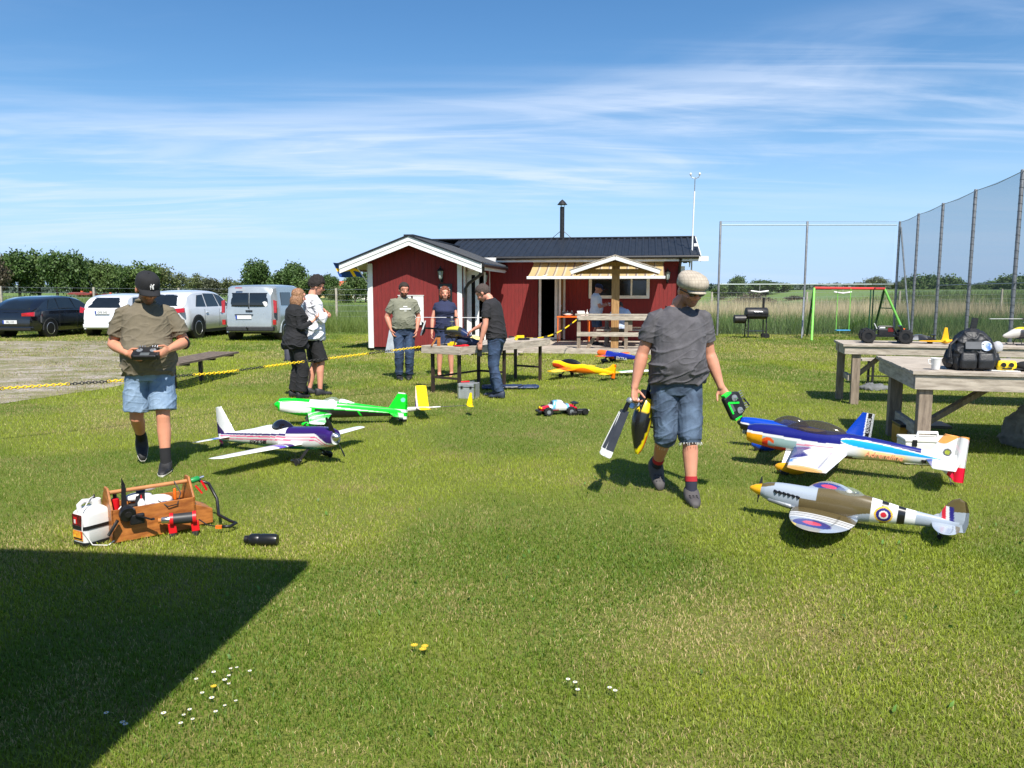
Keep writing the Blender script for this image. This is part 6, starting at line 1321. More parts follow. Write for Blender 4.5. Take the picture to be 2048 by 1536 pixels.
# ---- woman in black
P = Person('fair haired woman in black jacket and wide black trousers standing with raised hand', (-3.28, 11.66, 0), 90 - 62, 1.69, .98, 0, 3, (0, 14), skin=srgb(222, 160, 136), female=True)
P.arms(dict(e=(.22, .10, -.96), w=(-.15, .80, .45), d=(-.1, .75, .7), p=(-.2, -.9, .5), s=1, c=.35), dict(e=(-.16, -.22, -.95), w=(.1, .35, -.9), p=(1, 0, 0), s=-1, hand=False))
P.legs((.12, .03, .085), (-.10, -.04, .085), foot=(10, -6)); P.finish(None)
P.shirt(BLKC, hem=.74, ease=.034, sleeve=1.78, slr=1.5, loose=.05, amp=0.0120, name='jacket'); P.pants(BLKC, .96, 1.0, .030, .006, 'trousers'); P.shoes(SHOEB, None, .92)
hb = MB(); hb.ell(P.H(0, -.025, .03), (.092, .108, .098), 18, 12, P.hm); hb.ell(P.H(0, -.055, -.075), (.092, .07, .115), 18, 12, P.hm)
for sd in (-1, 1): hb.ell(P.H(sd * .070, -.005, -.07), (.03, .06, .115), 14, 10, P.hm)
me = solid(hb, .007, 2); folds(me, .004, (42, 42, 4)); 
bm = bmesh.new(); bm.from_mesh(me); inv = P.hm.inverted()
bmesh.ops.delete(bm, geom=[f for f in bm.faces if (lambda q: q.y > .035 and q.z < .075 and abs(q.x) < .066)(inv @ (f.calc_center_median() - P.hc))], context='FACES'); bm.to_mesh(me); bm.free(); mk('hair', me, HF, P.o)
# ---- man in white shirt
P = Person('man in white shirt, black shorts and sunglasses with folded arms beside the woman in black', (-3.10, 12.0, 0), 90 - 66, 1.86, 1.0, .01, 2, (-4, 16), skin=srgb(212, 150, 124))
P.arms(dict(e=(.22, .30, -.92), w=(-.86, .40, .26), d=(-.9, .1, .3), p=(0, -1, 0), s=1, c=.4), dict(e=(-.22, .38, -.89), w=(.86, .42, .14), d=(.9, .1, .1), p=(0, -1, 0), s=-1, c=.4))
P.legs((.12, .06, .085), (-.09, -.06, .085), foot=(14, -8)); P.finish((.03, .02, .015), ((.06, .04, .03), .35))
P.shirt(WHC, hem=.82, ease=.026, sleeve=1.86, slr=1.5, loose=.02, amp=0.0120, name='shirt'); P.pants(BLKC, .47, 1.0, .022, .005, 'shorts'); P.shoes(pm('dark_sandal', (.03, .03, .035), .6), None, 1.0); P.hair(HD, line=.066, back=-.03, thick=1.10, noise=.012, sides=.0, top=.028); P.glasses()
# ---- man in sage t-shirt
P = Person('bearded man in sage t-shirt and blue jeans with hands in pockets by the red wall', (-1.98, 14.12, 0), 270 + 14, 1.80, 1.10, .055, 0, (10, 14), skin=srgb(206, 140, 116))
P.arms(dict(e=(.38, -.16, -.90), w=(-.26, .34, -.90), p=(-1, 0, 0), s=1, c=.5), dict(e=(-.32, -.16, -.92), w=(.20, .36, -.91), p=(1, 0, 0), s=-1, c=.5))
P.legs((.10, .0, .085), (-.09, -.02, .085), foot=(10, -12)); P.finish((.03, .02, .015), ((.035, .022, .016), .85))
P.shirt(OLIVE2, hem=.93, ease=.014, sleeve=.70, slr=1.42, amp=0.0090, name='t_shirt'); P.pants(DENIM_D, .98, 1.0, .012, .007, 'jeans'); P.shoes(SHOEB, None, 1.02); P.hair(HB, line=.078, back=-.05, thick=1.035, noise=.004, sides=-.01)
q = P.spine(1.28)[0]; d_ = P.tors(1.28, .014)[1] + .014
for s_, z_, w_ in (('Visit', .045, .055), ('Photography', .005, .05)): pass
for w_, z_, h_ in ((.07, .045, .022), (.20, .006, .028), (.045, -.030, .010)): MB().box(q + V(-.015, d_, z_), (w_, .012, h_)).build('print', M_WHITE, P.o)
# ---- woman in navy top
P = Person('auburn haired barefoot woman in navy top and dark skirt behind the work table', (-1.27, 14.62, 0), 270 + 4, 1.72, 1.04, .02, 0, (6, 4), skin=srgb(224, 158, 132), female=True); P.bare = True
P.arms(dict(e=(.28, -.04, -.95), w=(.05, .22, -.97), p=(-1, .2, 0), s=1, c=.5), dict(e=(-.26, -.04, -.96), w=(-.05, .3, -.95), p=(1, .2, 0), s=-1, c=.5))
P.legs((.12, .0, .085), (-.12, .02, .085), foot=(8, -8)); P.finish((.20, .08, .04))
P.shirt(NAVY, hem=.90, ease=.016, sleeve=.34, slr=1.30, amp=0.0075, name='top'); 
sk = MB(); P.torso(sk, .80, 1.0, lambda z: .018, 8); sk.tube([(0, 0, .86), (0, .0, .70), (0, .01, .55)], [.18, .205, .215], 24, up=(0, 1, 0), sq=(1.08, .74)); me = solid(sk, .008, 2); folds(me, .007, (12, 12, 3)); mk('skirt', me, pm('dark_denim_skirt', srgb(44, 56, 88), .9, .15, 8, .2, 220), P.o)
hb = MB(); hb.ell(P.H(0, -.025, .035), (.094, .110, .102), 18, 12, P.hm); hb.ell(P.H(0, -.05, -.03), (.094, .08, .09), 18, 12, P.hm)
for sd in (-1, 1): hb.ell(P.H(sd * .075, .0, -.02), (.032, .055, .085), 14, 10, P.hm)
me = solid(hb, .007, 2); folds(me, .010, (22, 22, 14)); bm = bmesh.new(); bm.from_mesh(me); inv = P.hm.inverted()
bmesh.ops.delete(bm, geom=[f for f in bm.faces if (lambda q: q.y > .03 and q.z < .070 and abs(q.x) < .064)(inv @ (f.calc_center_median() - P.hc))], context='FACES'); bm.to_mesh(me); bm.free(); mk('hair', me, HR_, P.o)
# ---- man leaning over the table
P = Person('man in black t-shirt and jeans leaning over the work table with a phone in hand', (-.24, 11.72, 0), 180 - 22, 1.80, 1.02, .02, 17, (6, 30), skin=srgb(210, 146, 122))
P.arms(dict(e=(.10, .45, -.88), w=(-.05, .86, -.42), d=(0, .85, -.5), p=(0, -.4, -.9), s=1, c=.4), dict(e=(-.20, -.02, -.97), w=(-.06, .26, -.96), d=(0, .2, -.98), p=(1, 0, 0), s=-1, c=.7))
P.legs((.10, .05, .085), (-.10, -.10, .085), foot=(4, -8)); P.finish((.05, .04, .035), ((.06, .045, .04), .3))
P.shirt(pm('black_tshirt', srgb(38, 37, 40), .9, .15, 12, .2, 300), hem=.90, ease=.016, sleeve=.66, slr=1.40, amp=0.0090, name='t_shirt'); P.pants(DENIM_D, .98, 1.0, .012, .007, 'jeans'); P.shoes(pm('blue_grey_shoe', srgb(52, 60, 78), .6, .2, 20), M_BLACK, 1.05); P.hair(HG, line=.072, back=-.06, thick=1.035, noise=.003, sides=-.01)
a_ = P.arm[-1]; tph = thing('phone', 'black phone case hanging from the hand of the leaning man', 'phone', P.W(a_[2] + V(.02, .03, -.15)), R(160)); MB().box((0, 0, 0), (.075, .02, .15)).build('case', M_BLACK, tph, bevel=.008); MB().lathe([(.008, -.002), (.008, .002)], (.015, -.012, .03), 10, axis=(0, 1, 0)).build('lens', M_CHROME, tph)
# ---- man on the deck
lp = H(5.98, 1.62, DZ)
P = Person('man in white t-shirt and dark cap standing on the deck in the awning shade', lp, 90 - 78, 1.70, 1.10, .05, 3, (-10, 14), skin=srgb(196, 134, 110), vox=.011)
P.arms(dict(e=(.16, .10, -.95), w=(-.3, .86, .12), p=(0, -.3, 1), s=1, c=.5), dict(e=(-.16, .14, -.95), w=(.3, .88, .2), p=(0, -.3, 1), s=-1, c=.5))
P.legs((.10, .03, .085), (-.10, -.03, .085)); P.finish((.05, .04, .03)); P.shirt(WHC, hem=.90, ease=.02, sleeve=.72, slr=1.45, amp=0.0090, name='t_shirt'); P.pants(DENIM_D, .45, 1.0, .02, .005, 'shorts'); P.shoes(SHOEB)
rs = [[P.H((.091 * math.cos(2 * math.pi * j / 24)) * q, (.110 * math.sin(2 * math.pi * j / 24)) * q - .008, z) for j in range(24)] for q, z in ((1, .035), (.97, .085), (.88, .110), (.6, .13), (.1, .138))]; cap = MB().rings(rs).build('cap', NAVY, P.o, smooth=60, fix=True)
g = [[P.H(.088 * math.sin(a), .088 * math.cos(a) + u * .085 * math.cos(a * .9), .042 - .012 * u - .02 * math.sin(a) ** 2) for a in np.linspace(-1.1, 1.1, 13)] for u in (0, .5, 1)]; MB().sheet(g).build('brim', NAVY, cap, smooth=180, solid=.006)
cu = thing('paper_cup', 'small white cup in the hands of the man on the deck', 'cup', P.W(P.arm[1][2] + V(-.07, .11, -.02))); MB().lathe([(.026, 0), (.034, .085), (.031, .085), (.024, .005)], n=16).build('cup', M_WHITE, cu, smooth=40); MB().torus((0, 0, .085), .0335, .002, 16, 5).build('rim', M_WHITE, cu)
# ---- seated person, bent over the picnic table
P = Person('person in pale shirt sitting bent over the picnic table, half hidden by the post', H(6.72, .98, DZ), 90 + 2, 1.72, 1.10, .02, 34, (0, 40), skin=srgb(196, 134, 110), vox=.011)
P.arms(dict(e=(.35, .6, -.7), w=(-.3, .9, .1), p=(0, 0, -1), s=1), dict(e=(-.35, .6, -.7), w=(.3, .9, .1), p=(0, 0, -1), s=-1))
dz_ = .90 - .50
P.legs((.14, .42, .085 + dz_), (-.14, .42, .085 + dz_)); P.leg_z = dz_; P.loc = V(P.loc) - V(0, 0, dz_ * P.k * .98); P.finish((.10, .08, .07)); P.shirt(LBLU, hem=.90, ease=.02, sleeve=.72, slr=1.45, amp=0.0090, name='shirt'); P.pants(BLKC, .47, 1.0, .02, .005, 'shorts'); P.shoes(SHOEB); P.hair(HG, line=.06, back=-.05)
# ================================================================ small things on the lawn and tables
M_PLY = pm('varnished_plywood', srgb(186, 116, 52), .5, .18, 4, .1, 60, stretch=(2, 2, 8), col2=srgb(138, 78, 32), coat=.2)
# ---- wooden field box
fb = thing('tool_box', 'varnished wooden field box with carrying bar, full of tools, at lower left', 'tool box', (-2.56, 4.79, 0), R(40)); BW, BD, BH = .52, .25, .215
MB().box((BW / 2, .006, BH / 2 + .01), (BW, .012, BH)).build('front_panel', M_PLY, fb, bevel=.002); MB().box((BW / 2, BD - .006, BH / 2 + .01), (BW, .012, BH)).build('back_panel', M_PLY, fb, bevel=.002); MB().box((BW / 2, BD / 2, .02), (BW - .03, BD - .03, .012)).build('bottom_panel', M_PLY, fb)
for x in (0, BW - .012): MB().prism([(.0, .0), (BD, .0), (BD, .22), (BD * .64, .345), (BD * .36, .345), (0, .22)], .014, (x - .002, 0, .008), (0, 1, 0), (0, 0, 1)).build('end_panel', M_PLY, fb, bevel=.003)
MB().tube([(0, BD / 2, .315), (BW, BD / 2, .315)], .014, 12).build('carrying_bar', pm('beech_rod', srgb(190, 130, 80), .5), fb, smooth=60)
MB().prism([(BW, .02), (BW + .12, .02), (BW + .12, .12), (BW, .17)], .20, (0, .22, 0), (1, 0, 0), (0, 0, 1)).build('side_tray', M_PLY, fb, bevel=.003)
MB().tube([(.42, BD / 2 - .02, .33), (.44, .04, .26), (.40, -.012, .20), (.34, -.015, .195), (.29, .03, .235)], .004, 8).build('hose_loop', M_BLACK, fb)
def inbox(u, v, z): return fb.matrix_basis @ V(u, v, z)
bpy.context.view_layer.update()
FR = R(40)
lump('box_propeller', 'black propeller standing upright in the wooden field box', 'propeller', inbox(.10, .10, .05), [('blade', MB().prism([(-.012, 0), (.012, 0), (.018, .12), (.012, .31), (-.008, .36), (-.020, .14)], .006, (0, 0, 0), mid=True), M_BLACK), ('hub', MB().box((0, 0, .12), (.03, .03, .03)), M_BLACK)], FR - .2)
lump('black_strap', 'folded black strap over the tools in the field box', 'strap', inbox(.20, .10, .2), [('strap', MB().bar((-.02, -.06, .02), (.03, .10, .11), .055, .008), M_BLACK), ('pad', MB().box((-.06, -.03, .0), (.1, .06, .05)), M_BLACK)], FR)
lump('rag', 'crumpled white rag in the field box', 'rag', inbox(.30, .12, .19), [('cloth', MB().ell((0, 0, .02), (.11, .06, .045)), M_TRIM), ('fold', MB().ell((-.1, .04, .06), (.09, .05, .03)), M_WHITE), ('fold', MB().ell((-.03, .08, .10), (.06, .02, .02)), M_TRIM)], FR)
lump('red_can', 'small red can between the tools in the field box', 'can', inbox(.06, .16, .17), [('can', MB().lathe([(.025, 0), (.025, .09), (.012, .1)]), M_RED), ('cap', MB().lathe([(.012, .1), (.012, .125)]), M_BLACK)], FR)
lump('pliers', 'dark blue handled pliers lying in the field box', 'pliers', inbox(.33, .06, .205), [('handle', MB().tube([(-.09, 0, 0), (-.03, .012, .005), (.02, 0, .004)], .007, 8, rnd=True), pm('blue_grip', (.02, .04, .16), .5)), ('handle', MB().tube([(-.09, .035, 0), (-.03, .02, .005), (.02, .008, .004)], .007, 8, rnd=True), MATS['blue_grip']), ('jaw', MB().bar((.01, .004, .004), (.07, .004, .004), .018, .010), M_CHROME)], FR)
lump('white_tool_bottle', 'small white bottle leaning in the field box', 'bottle', inbox(.19, .035, .17), [('bottle', MB().lathe([(.022, 0), (.024, .02), (.024, .07), (.008, .095)]), M_WHITE), ('nozzle', MB().lathe([(.006, .095), (.003, .12)]), M_RED)], FR)
lump('screwdriver', 'orange handled screwdriver at the right end of the field box', 'screwdriver', inbox(.43, .14, .2), [('handle', MB().tube([(0, 0, .0), (.0, .0, .07)], .010, 8, rnd=True), M_ORANGE), ('shaft', MB().tube([(0, 0, -.1), (0, 0, 0)], .003, 6), M_CHROME)], FR)
lump('green_valve', 'green and red fuel valve clipped on the right end of the field box', 'valve', inbox(BW + .03, .17, .30), [('knob', MB().lathe([(.018, 0), (.02, .01), (.02, .05), (.012, .06)], axis=(1, 0, .2)), pm('valve_green', srgb(30, 140, 70), .4)), ('clip', MB().bar((.02, -.03, -.03), (.06, -.04, -.09), .012, .012), M_RED), ('clip', MB().bar((.06, -.03, .0), (.09, -.05, -.07), .012, .012), M_RED), ('nut', MB().lathe([(.01, .06), (.01, .09)], axis=(1, 0, .2)), M_CHROME)], FR)
# ---- fuel jug with strap, pump and hose
jg = thing('fuel_jug', 'white plastic fuel jug with red and yellow labels strapped to the field box', 'jug', (-2.71, 4.83, 0), R(60))
M_JUG = pm('white_hdpe', (.74, .74, .71), .4, .04, 6)
def sq_ring(w, d, z, r=.03, n=24, ox=0, oy=0): return [(ox + w * math.copysign(abs(math.cos(2 * math.pi * j / n)) ** .35, math.cos(2 * math.pi * j / n)), oy + d * math.copysign(abs(math.sin(2 * math.pi * j / n)) ** .35, math.sin(2 * math.pi * j / n)), z) for j in range(n)]
MB().rings([sq_ring(.085, .062, .025), sq_ring(.095, .070, .035), sq_ring(.096, .071, .12), sq_ring(.096, .071, .20), sq_ring(.090, .066, .222), sq_ring(.06, .045, .245), sq_ring(.035, .03, .252)]).build('body', M_JUG, jg, smooth=40)
MB().tube([(-.075, 0, .215), (-.078, 0, .272), (-.05, 0, .290), (.0, 0, .282), (.02, 0, .25)], .015, 10, rnd=True).build('handle', M_JUG, jg, smooth=60); MB().lathe([(.030, .245), (.030, .285), (.024, .29)], (.035, 0, 0), 18).build('cap', M_JUG, jg, smooth=40)
MB().lathe([(.006, .29), (.006, .31), (.003, .315)], (.03, .01, 0), 8).build('hose_nipple', M_BLACKM, jg)
MB().rings([sq_ring(.099, .074, .118), sq_ring(.099, .074, .140)], False, False).build('strap', M_BLACK, jg, solid=.003)
MB().rings([sq_ring(.098, .073, .012), sq_ring(.098, .073, .03)]).build('foot', M_BLACK, jg)
M_LB1 = pm('label_dark_red', srgb(120, 26, 30), .4, .35, 40, col2=srgb(36, 14, 18)); M_LB2 = pm('label_yellow', srgb(240, 196, 60), .4, .2, 50, col2=srgb(226, 120, 40))
MB().box((-.0975, 0, .178), (.002, .10, .072)).build('label', M_LB1, jg); MB().box((-.0985, .015, .175), (.002, .035, .045)).build('label_figure', M_RED, jg); MB().box((-.0990, .02, .168), (.002, .018, .026)).build('label_figure', M_TRIM, jg)
MB().box((-.0975, 0, .078), (.002, .10, .062)).build('label', M_LB2, jg); MB().box((-.0985, 0, .058), (.002, .09, .010)).build('label_text_line', M_BLACK, jg); MB().box((-.0985, -.042, .082), (.002, .012, .05)).build('label_band', M_RED, jg)
MB().tube([(.03, .01, .305), (-.02, -.02, .30), (-.09, -.055, .24), (-.103, -.06, .12), (-.06, -.09, .02), (.0, -.16, .012), (.09, -.14, .04), (.125, -.09, .12), (.12, -.08, .19), (.17, -.08, .23)], .0038, 8).build('fuel_hose', M_TRIM, jg, smooth=180)
pu = thing('fuel_pump', 'black hand cranked fuel pump on the front of the wooden box', 'pump', inbox(.085, -.035, .20), R(40))
MB().lathe([(.0, -.022), (.048, -.02), (.052, 0), (.048, .02), (0, .022)], (0, 0, 0), 20, axis=(0, 1, .3)).build('housing', M_BLACK, pu, smooth=40); MB().lathe([(.02, .022), (.02, .03)], (0, -.05, -.01), 14, axis=(0, 1, .3)).build('cover', M_BLACKM, pu); MB().box((.055, -.005, -.045), (.09, .03, .07)).build('bracket', M_BLACK, pu, bevel=.01)
MB().bar((.04, -.03, -.01), (.135, -.05, -.055), .014, .010).build('crank', M_BLACK, pu); MB().lathe([(.008, 0), (.008, .03)], (.135, -.05, -.05), 10, axis=(0, -1, .2)).build('crank_knob', M_BLACK, pu); MB().bar((-.06, -.01, -.03), (-.12, -.01, -.12), .03, .012).build('clamp', M_BLACK, pu)
# ---- electric starter
sr = thing('engine_starter', 'red and black electric engine starter standing in the grass', 'starter', (-2.19, 4.98, .075), R(22))
MB().lathe([(.0, -.07), (.036, -.069), (.036, .07), (0, .071)], n=20, axis=(1, 0, 0), c=(0, 0, .045)).build('motor', pm('motor_black', (.03, .03, .032), .5), sr, smooth=40)
for x in (-.068, .072): MB().lathe([(.022, -.012), (.043, -.011), (.043, .011), (.022, .012)], (x, 0, .045), 18, axis=(1, 0, 0)).build('end_bracket', M_RED, sr, smooth=40); MB().bar((x, 0, .02), (x + .006, .0, -.05), .05, .022, up=(0, 1, 0)).build('foot', M_RED, sr, bevel=.004); MB().box((x, 0, -.062), (.04, .07, .028)).build('rubber_foot', M_RUB, sr, bevel=.004)
MB().lathe([(.022, 0), (.022, .045), (.018, .05)], (-.08, 0, .045), 16, axis=(-1, 0, 0)).build('cone', M_CHROME, sr, smooth=40); MB().lathe([(.016, 0), (.019, .02), (.01, .022)], (-.128, 0, .045), 16, axis=(-1, 0, 0)).build('rubber_insert', pm('amber_rubber', srgb(196, 120, 50), .6), sr, smooth=40)
cb = thing('power_cable', 'black power cable running from the field box through the grass', 'cable', (0, 0, 0)); MB().tube([inbox(.60, .15, .30), inbox(.66, .14, .27), inbox(.70, .10, .16), (-2.02, 5.16, .09), (-1.93, 5.13, .055), (-1.88, 5.10, .05), (-1.90, 5.04, .045), (-1.95, 5.02, .05)], .011, 8).build('cable', M_BLACK, cb, smooth=180); MB().box((-1.965, 5.015, .05), (.04, .02, .02)).build('plug', M_ORANGE, cb); MB().tube([(-1.97, 5.015, .05), (-2.05, 5.03, .06), (-2.1, 5.02, .1)], .004, 6).build('lead', M_BLACK, cb)
# ---- black bottle
bt = thing('drink_bottle', 'black drinking bottle lying in the grass near the shadow', 'bottle', (-1.60, 4.78, .04), R(-3))
MB().lathe([(.0, -.115), (.022, -.113), (.022, -.088), (.030, -.082), (.037, -.068), (.038, -.02), (.036, -.016), (.036, -.006), (.038, 0), (.038, .082), (.033, .1), (0, .103)], n=24, axis=(1, 0, 0)).build('body', pm('bottle_black', (.012, .013, .016), .3, .1, 8), bt, smooth=35); MB().lathe([(.024, -.112), (.024, -.09)], n=20, axis=(1, 0, 0)).build('cap', M_BLACK, bt, smooth=40)
# ---- toy truck on the lawn
def rc_wheels(t, pts, r, w, rim=M_GALV):
    for x, y in pts:
        q = MB().lathe([(r * .5, -w / 2), (r * .88, -w / 2), (r, -w * .3), (r, w * .3), (r * .88, w / 2), (r * .5, w / 2)], (x, y, r), 20, axis=(0, 1, 0), closed=True).build('wheel', M_RUB, t, smooth=40); MB().lathe([(.002, -w * .42), (r * .55, -w * .4), (r * .55, w * .4), (.002, w * .42)], (x, y, r), 14, axis=(0, 1, 0)).build('rim', rim, q, smooth=40)
        mb = MB()
        for k in range(12): a = k * math.pi / 6; mb.box((x + r * math.cos(a), y, r + r * math.sin(a)), (r * .16, w * .9, r * .10), rot=Euler((0, -a, 0)).to_matrix())
        mb.build('tread', M_RUB, q)['kind'] = 'stuff'
tk = thing('toy_truck', 'red, white and blue radio controlled truck on the lawn', 'toy car', (.60, 10.06, 0), R(180 + 14)); rc_wheels(tk, ((.155, .11), (.155, -.11), (-.155, .11), (-.155, -.11)), .058, .06)
prf = [(-.25, .075, .05, .10), (-.20, .085, .05, .125), (-.11, .09, .05, .145), (-.03, .085, .05, .19), (.06, .085, .05, .185), (.12, .09, .05, .13), (.21, .085, .05, .105), (.25, .06, .05, .08)]
rs = []
for x in np.linspace(-.25, .25, 40):
    w, b, tp = interp(prf, x); b = .085; rs.append([(x, w * .8, b - .02), (x, w, b + .01), (x, w * .95, (b + tp) / 2), (x, w * .62, tp), (x, 0, tp + .006), (x, -w * .62, tp), (x, -w * .95, (b + tp) / 2), (x, -w, b + .01), (x, -w * .8, b - .02)])
def ctk(x, y, z): return srgb(206, 24, 40) if (x > .13 or x < -.14 or (z < .085 and x > 0)) else (srgb(110, 180, 214) if abs(x - .1 + z * .3) < .025 or abs(x + .12) < .02 else ((.02, .02, .02) if (z > .14 and abs(y) < .07 and (x > .07 or x < -.05)) else WHT))
MB().rings(rs).build('body_shell', M_PAINT, tk, smooth=50, col=ctk, fix=True); MB().box((0, 0, .06), (.40, .09, .03)).build('chassis', M_BLACK, tk); MB().box((-.235, 0, .15), (.06, .18, .012), rot=(0, .25, 0)).build('wing', M_BLACK, tk); MB().box((.26, 0, .055), (.05, .16, .03)).build('bumper', M_BLACK, tk, bevel=.006)
for s in (-1, 1): MB().bar((-.22, s * .05, .11), (-.23, s * .05, .15), .012, .012).build('wing_post', M_BLACK, tk); MB().box((.235, s * .04, .10), (.02, .025, .02)).build('headlight', M_YEL, tk)
rmt = thing('pistol_remote', 'black pistol grip remote lying beside the toy truck', 'remote', (.92, 10.02, .0), R(12)); MB().box((0, 0, .045), (.16, .10, .07)).build('body', M_BLACK, rmt, bevel=.015); MB().lathe([(.04, 0), (.04, .03)], (.03, -.05, .055), 18, axis=(0, -1, 0)).build('steering_wheel', M_BLACK, rmt); MB().box((-.10, 0, .03), (.10, .07, .05)).build('grip', M_BLACK, rmt, bevel=.012); MB().box((.06, -.05, .07), (.05, .01, .012)).build('label', M_TRIM, rmt)
# ---- silver case and blue bag near the work table
sc_ = thing('aluminium_case', 'small square aluminium case standing beside the work table legs', 'case', (-.66, 11.62, 0), R(-14)); M_ALU = pm('brushed_aluminium', (.52, .54, .56), .4, .08, 12, metal=.6)
MB().box((0, 0, .12), (.27, .24, .23)).build('body', M_ALU, sc_, bevel=.006); 
for x in (-.13, .13):
    for y in (-.115, .115): MB().box((x, y, .12), (.02, .02, .236)).build('corner', M_CHROME, sc_)
MB().box((0, -.122, .185), (.27, .006, .008)).build('seam', M_BLACK, sc_)
for x in (-.07, .07): MB().box((x, -.126, .18), (.03, .012, .035)).build('latch', M_BLACK, sc_)
lump('red_screwdriver', 'red handled tool lying on top of the aluminium case', 'tool', (-.67, 11.62, .245), [('handle', MB().tube([(-.10, 0, .01), (.02, .01, .01)], .012, 8, rnd=True), M_RED), ('shaft', MB().tube([(.02, .01, .01), (.11, .02, .01)], .004, 6), M_CHROME)], R(20))
wb = thing('wing_bag', 'flat dark blue padded wing bag lying under the work table', 'bag', (-.02, 12.75, 0), R(4)); me = solid(MB().rings([[(x, .14 * q * math.copysign(abs(math.cos(a)) ** .6, math.cos(a)), .035 + .03 * q * math.sin(a)) for a in [2 * math.pi * j / 20 for j in range(20)]] for x, q in ((-.48, .7), (-.44, 1), (0, 1.05), (.42, 1), (.47, .7))]), .012, 2); folds(me, .008, (9, 9, 9)); mk('padding', me, pm('blue_nylon', (.03, .05, .12), .35, .2, 10, .2, 60), wb); MB().tube([(-.2, -.1, .07), (-.1, -.16, .05), (.1, -.16, .05), (.2, -.1, .07)], .008, 6).build('strap', M_BLACK, wb)
# ---- model helicopter and tools on the work table
def canT(x, y, z): return srgb(196, 190, 60) if (z > -.16 and x < .12) else (srgb(30, 44, 84) if x > .18 else (.02, .02, .02))
heli('table_helicopter', 'dark model helicopter with long white rotor blades on the work table', (-.96, 12.36, ZW + .44), Euler((0, 0, R(-28))), 1.2, canT, M_BLACK, blade_ang=(R(26), R(204)), blade=.48, bladem=M_TRIM, boom=.45)
lump('navy_bag', 'navy fabric pouch beside the helicopter on the work table', 'pouch', onW(.42, .20, .0), [('pouch', MB().ell((0, 0, .06), (.17, .08, .065)), pm('navy_fabric', (.02, .035, .09), .7, .2, 12, .2, 80)), ('flap', MB().ell((-.12, .05, .13), (.06, .05, .12)), MATS['navy_fabric']), ('toe', MB().ell((.14, -.02, .045), (.09, .055, .045)), MATS['navy_fabric'])], ang - .9)
lump('red_cloth', 'red cloth on the work table edge', 'cloth', onW(.16, .10, .002), [('cloth', MB().ell((0, 0, .006), (.13, .07, .012)), M_RED), ('fold', MB().ell((.05, .03, .015), (.06, .03, .012)), M_RED)], ang - 1)
lump('yellow_pad', 'small yellow foam pad under the helicopter', 'pad', onW(.22, .34, .0), [('pad', MB().box((0, 0, .02), (.12, .08, .04)), M_YEL), ('pad_top', MB().box((.02, 0, .05), (.07, .06, .02)), M_YEL)], ang)
lump('white_carton_table', 'small white bottle on the work table', 'bottle', onW(.52, .40, .0), [('bottle', MB().lathe([(.03, 0), (.032, .01), (.032, .11), (.014, .13)]), M_WHITE), ('cap', MB().lathe([(.014, .13), (.014, .155)]), M_WHITE)])
lump('wooden_mallet', 'brown wooden tool block standing at the left end of the work table', 'tool', onW(.06, .48, .0), [('block', MB().box((0, 0, .07), (.05, .05, .14)), M_PLY), ('handle', MB().bar((-.12, -.02, 0), (-.03, 0, .13), .025, .02), M_PLY), ('cap', MB().box((0, 0, .15), (.06, .06, .02)), M_BLACK)], ang - .7)
lump('yellow_towel', 'pale yellow folded cloth on the middle of the work table', 'towel', onW(.95, .45, .0), [('cloth', MB().ell((0, 0, .05), (.16, .1, .06)), pm('pale_yellow_cloth', srgb(226, 214, 140), .9, .1, 12)), ('fold', MB().ell((.08, .05, .09), (.1, .06, .03)), MATS['pale_yellow_cloth']), ('fold', MB().ell((-.07, .0, .085), (.08, .07, .03)), MATS['pale_yellow_cloth'])], ang)
lump('receiver_unit', 'small red and black receiver with white antenna under the leaning man hand', 'receiver', onW(.62, .30, .0), [('ring', MB().torus((0, 0, .10), .06, .006, 16, 6, axis=(.3, 1, .1)), M_RED), ('base', MB().box((0, 0, .02), (.12, .06, .04)), M_BLACK), ('antenna', MB().bar((.02, 0, .12), (.06, .01, .30), .022, .012), M_WHITE)], ang)
lump('yellow_drill', 'yellow and black hand tool at the far end of the work table', 'tool', onW(LW - .55, .25, .0), [('body', MB().box((0, 0, .055), (.14, .05, .05)), M_YEL), ('grip', MB().bar((-.05, 0, .05), (-.09, 0, .0), .04, .04), M_YEL), ('battery', MB().box((.06, -.03, .018), (.20, .07, .035)), M_BLACK)], ang - .6)
# ---- things by the near table
wc = thing('white_case', 'white plastic carrying case with handle on the grass under the near table', 'case', (3.92, 7.16, 0), R(-10)); M_CASE = pm('off_white_plastic', (.74, .73, .66), .45, .05, 8)
MB().box((0, 0, .115), (.46, .26, .21)).build('body', M_CASE, wc, bevel=.012); MB().box((0, 0, .235), (.47, .27, .03)).build('lid', M_CASE, wc, bevel=.01); MB().tube([(-.09, 0, .25), (-.085, 0, .295), (.085, 0, .295), (.09, 0, .25)], .014, 8).build('handle', M_WHITE, wc, smooth=60)
for x in (-.15, .15): MB().box((x, -.135, .215), (.04, .012, .06)).build('latch', M_BLACK, wc)
MB().box((-.05, -.132, .12), (.035, .004, .055)).build('badge', M_BLACK, wc)
for z in (.08, .15): MB().box((0, -.132, z), (.44, .004, .006)).build('groove', M_TRIM, wc)
yb = thing('yellow_crate', 'yellow topped crate in the shade under the near table', 'crate', (4.22, 8.1, 0), R(-12)); MB().box((0, 0, .1), (.24, .3, .2)).build('body', pm('ochre_plastic', srgb(196, 140, 40), .6), yb, bevel=.01); MB().box((.13, 0, .215), (.5, .34, .03)).build('lid', M_BLACK, yb, bevel=.006)
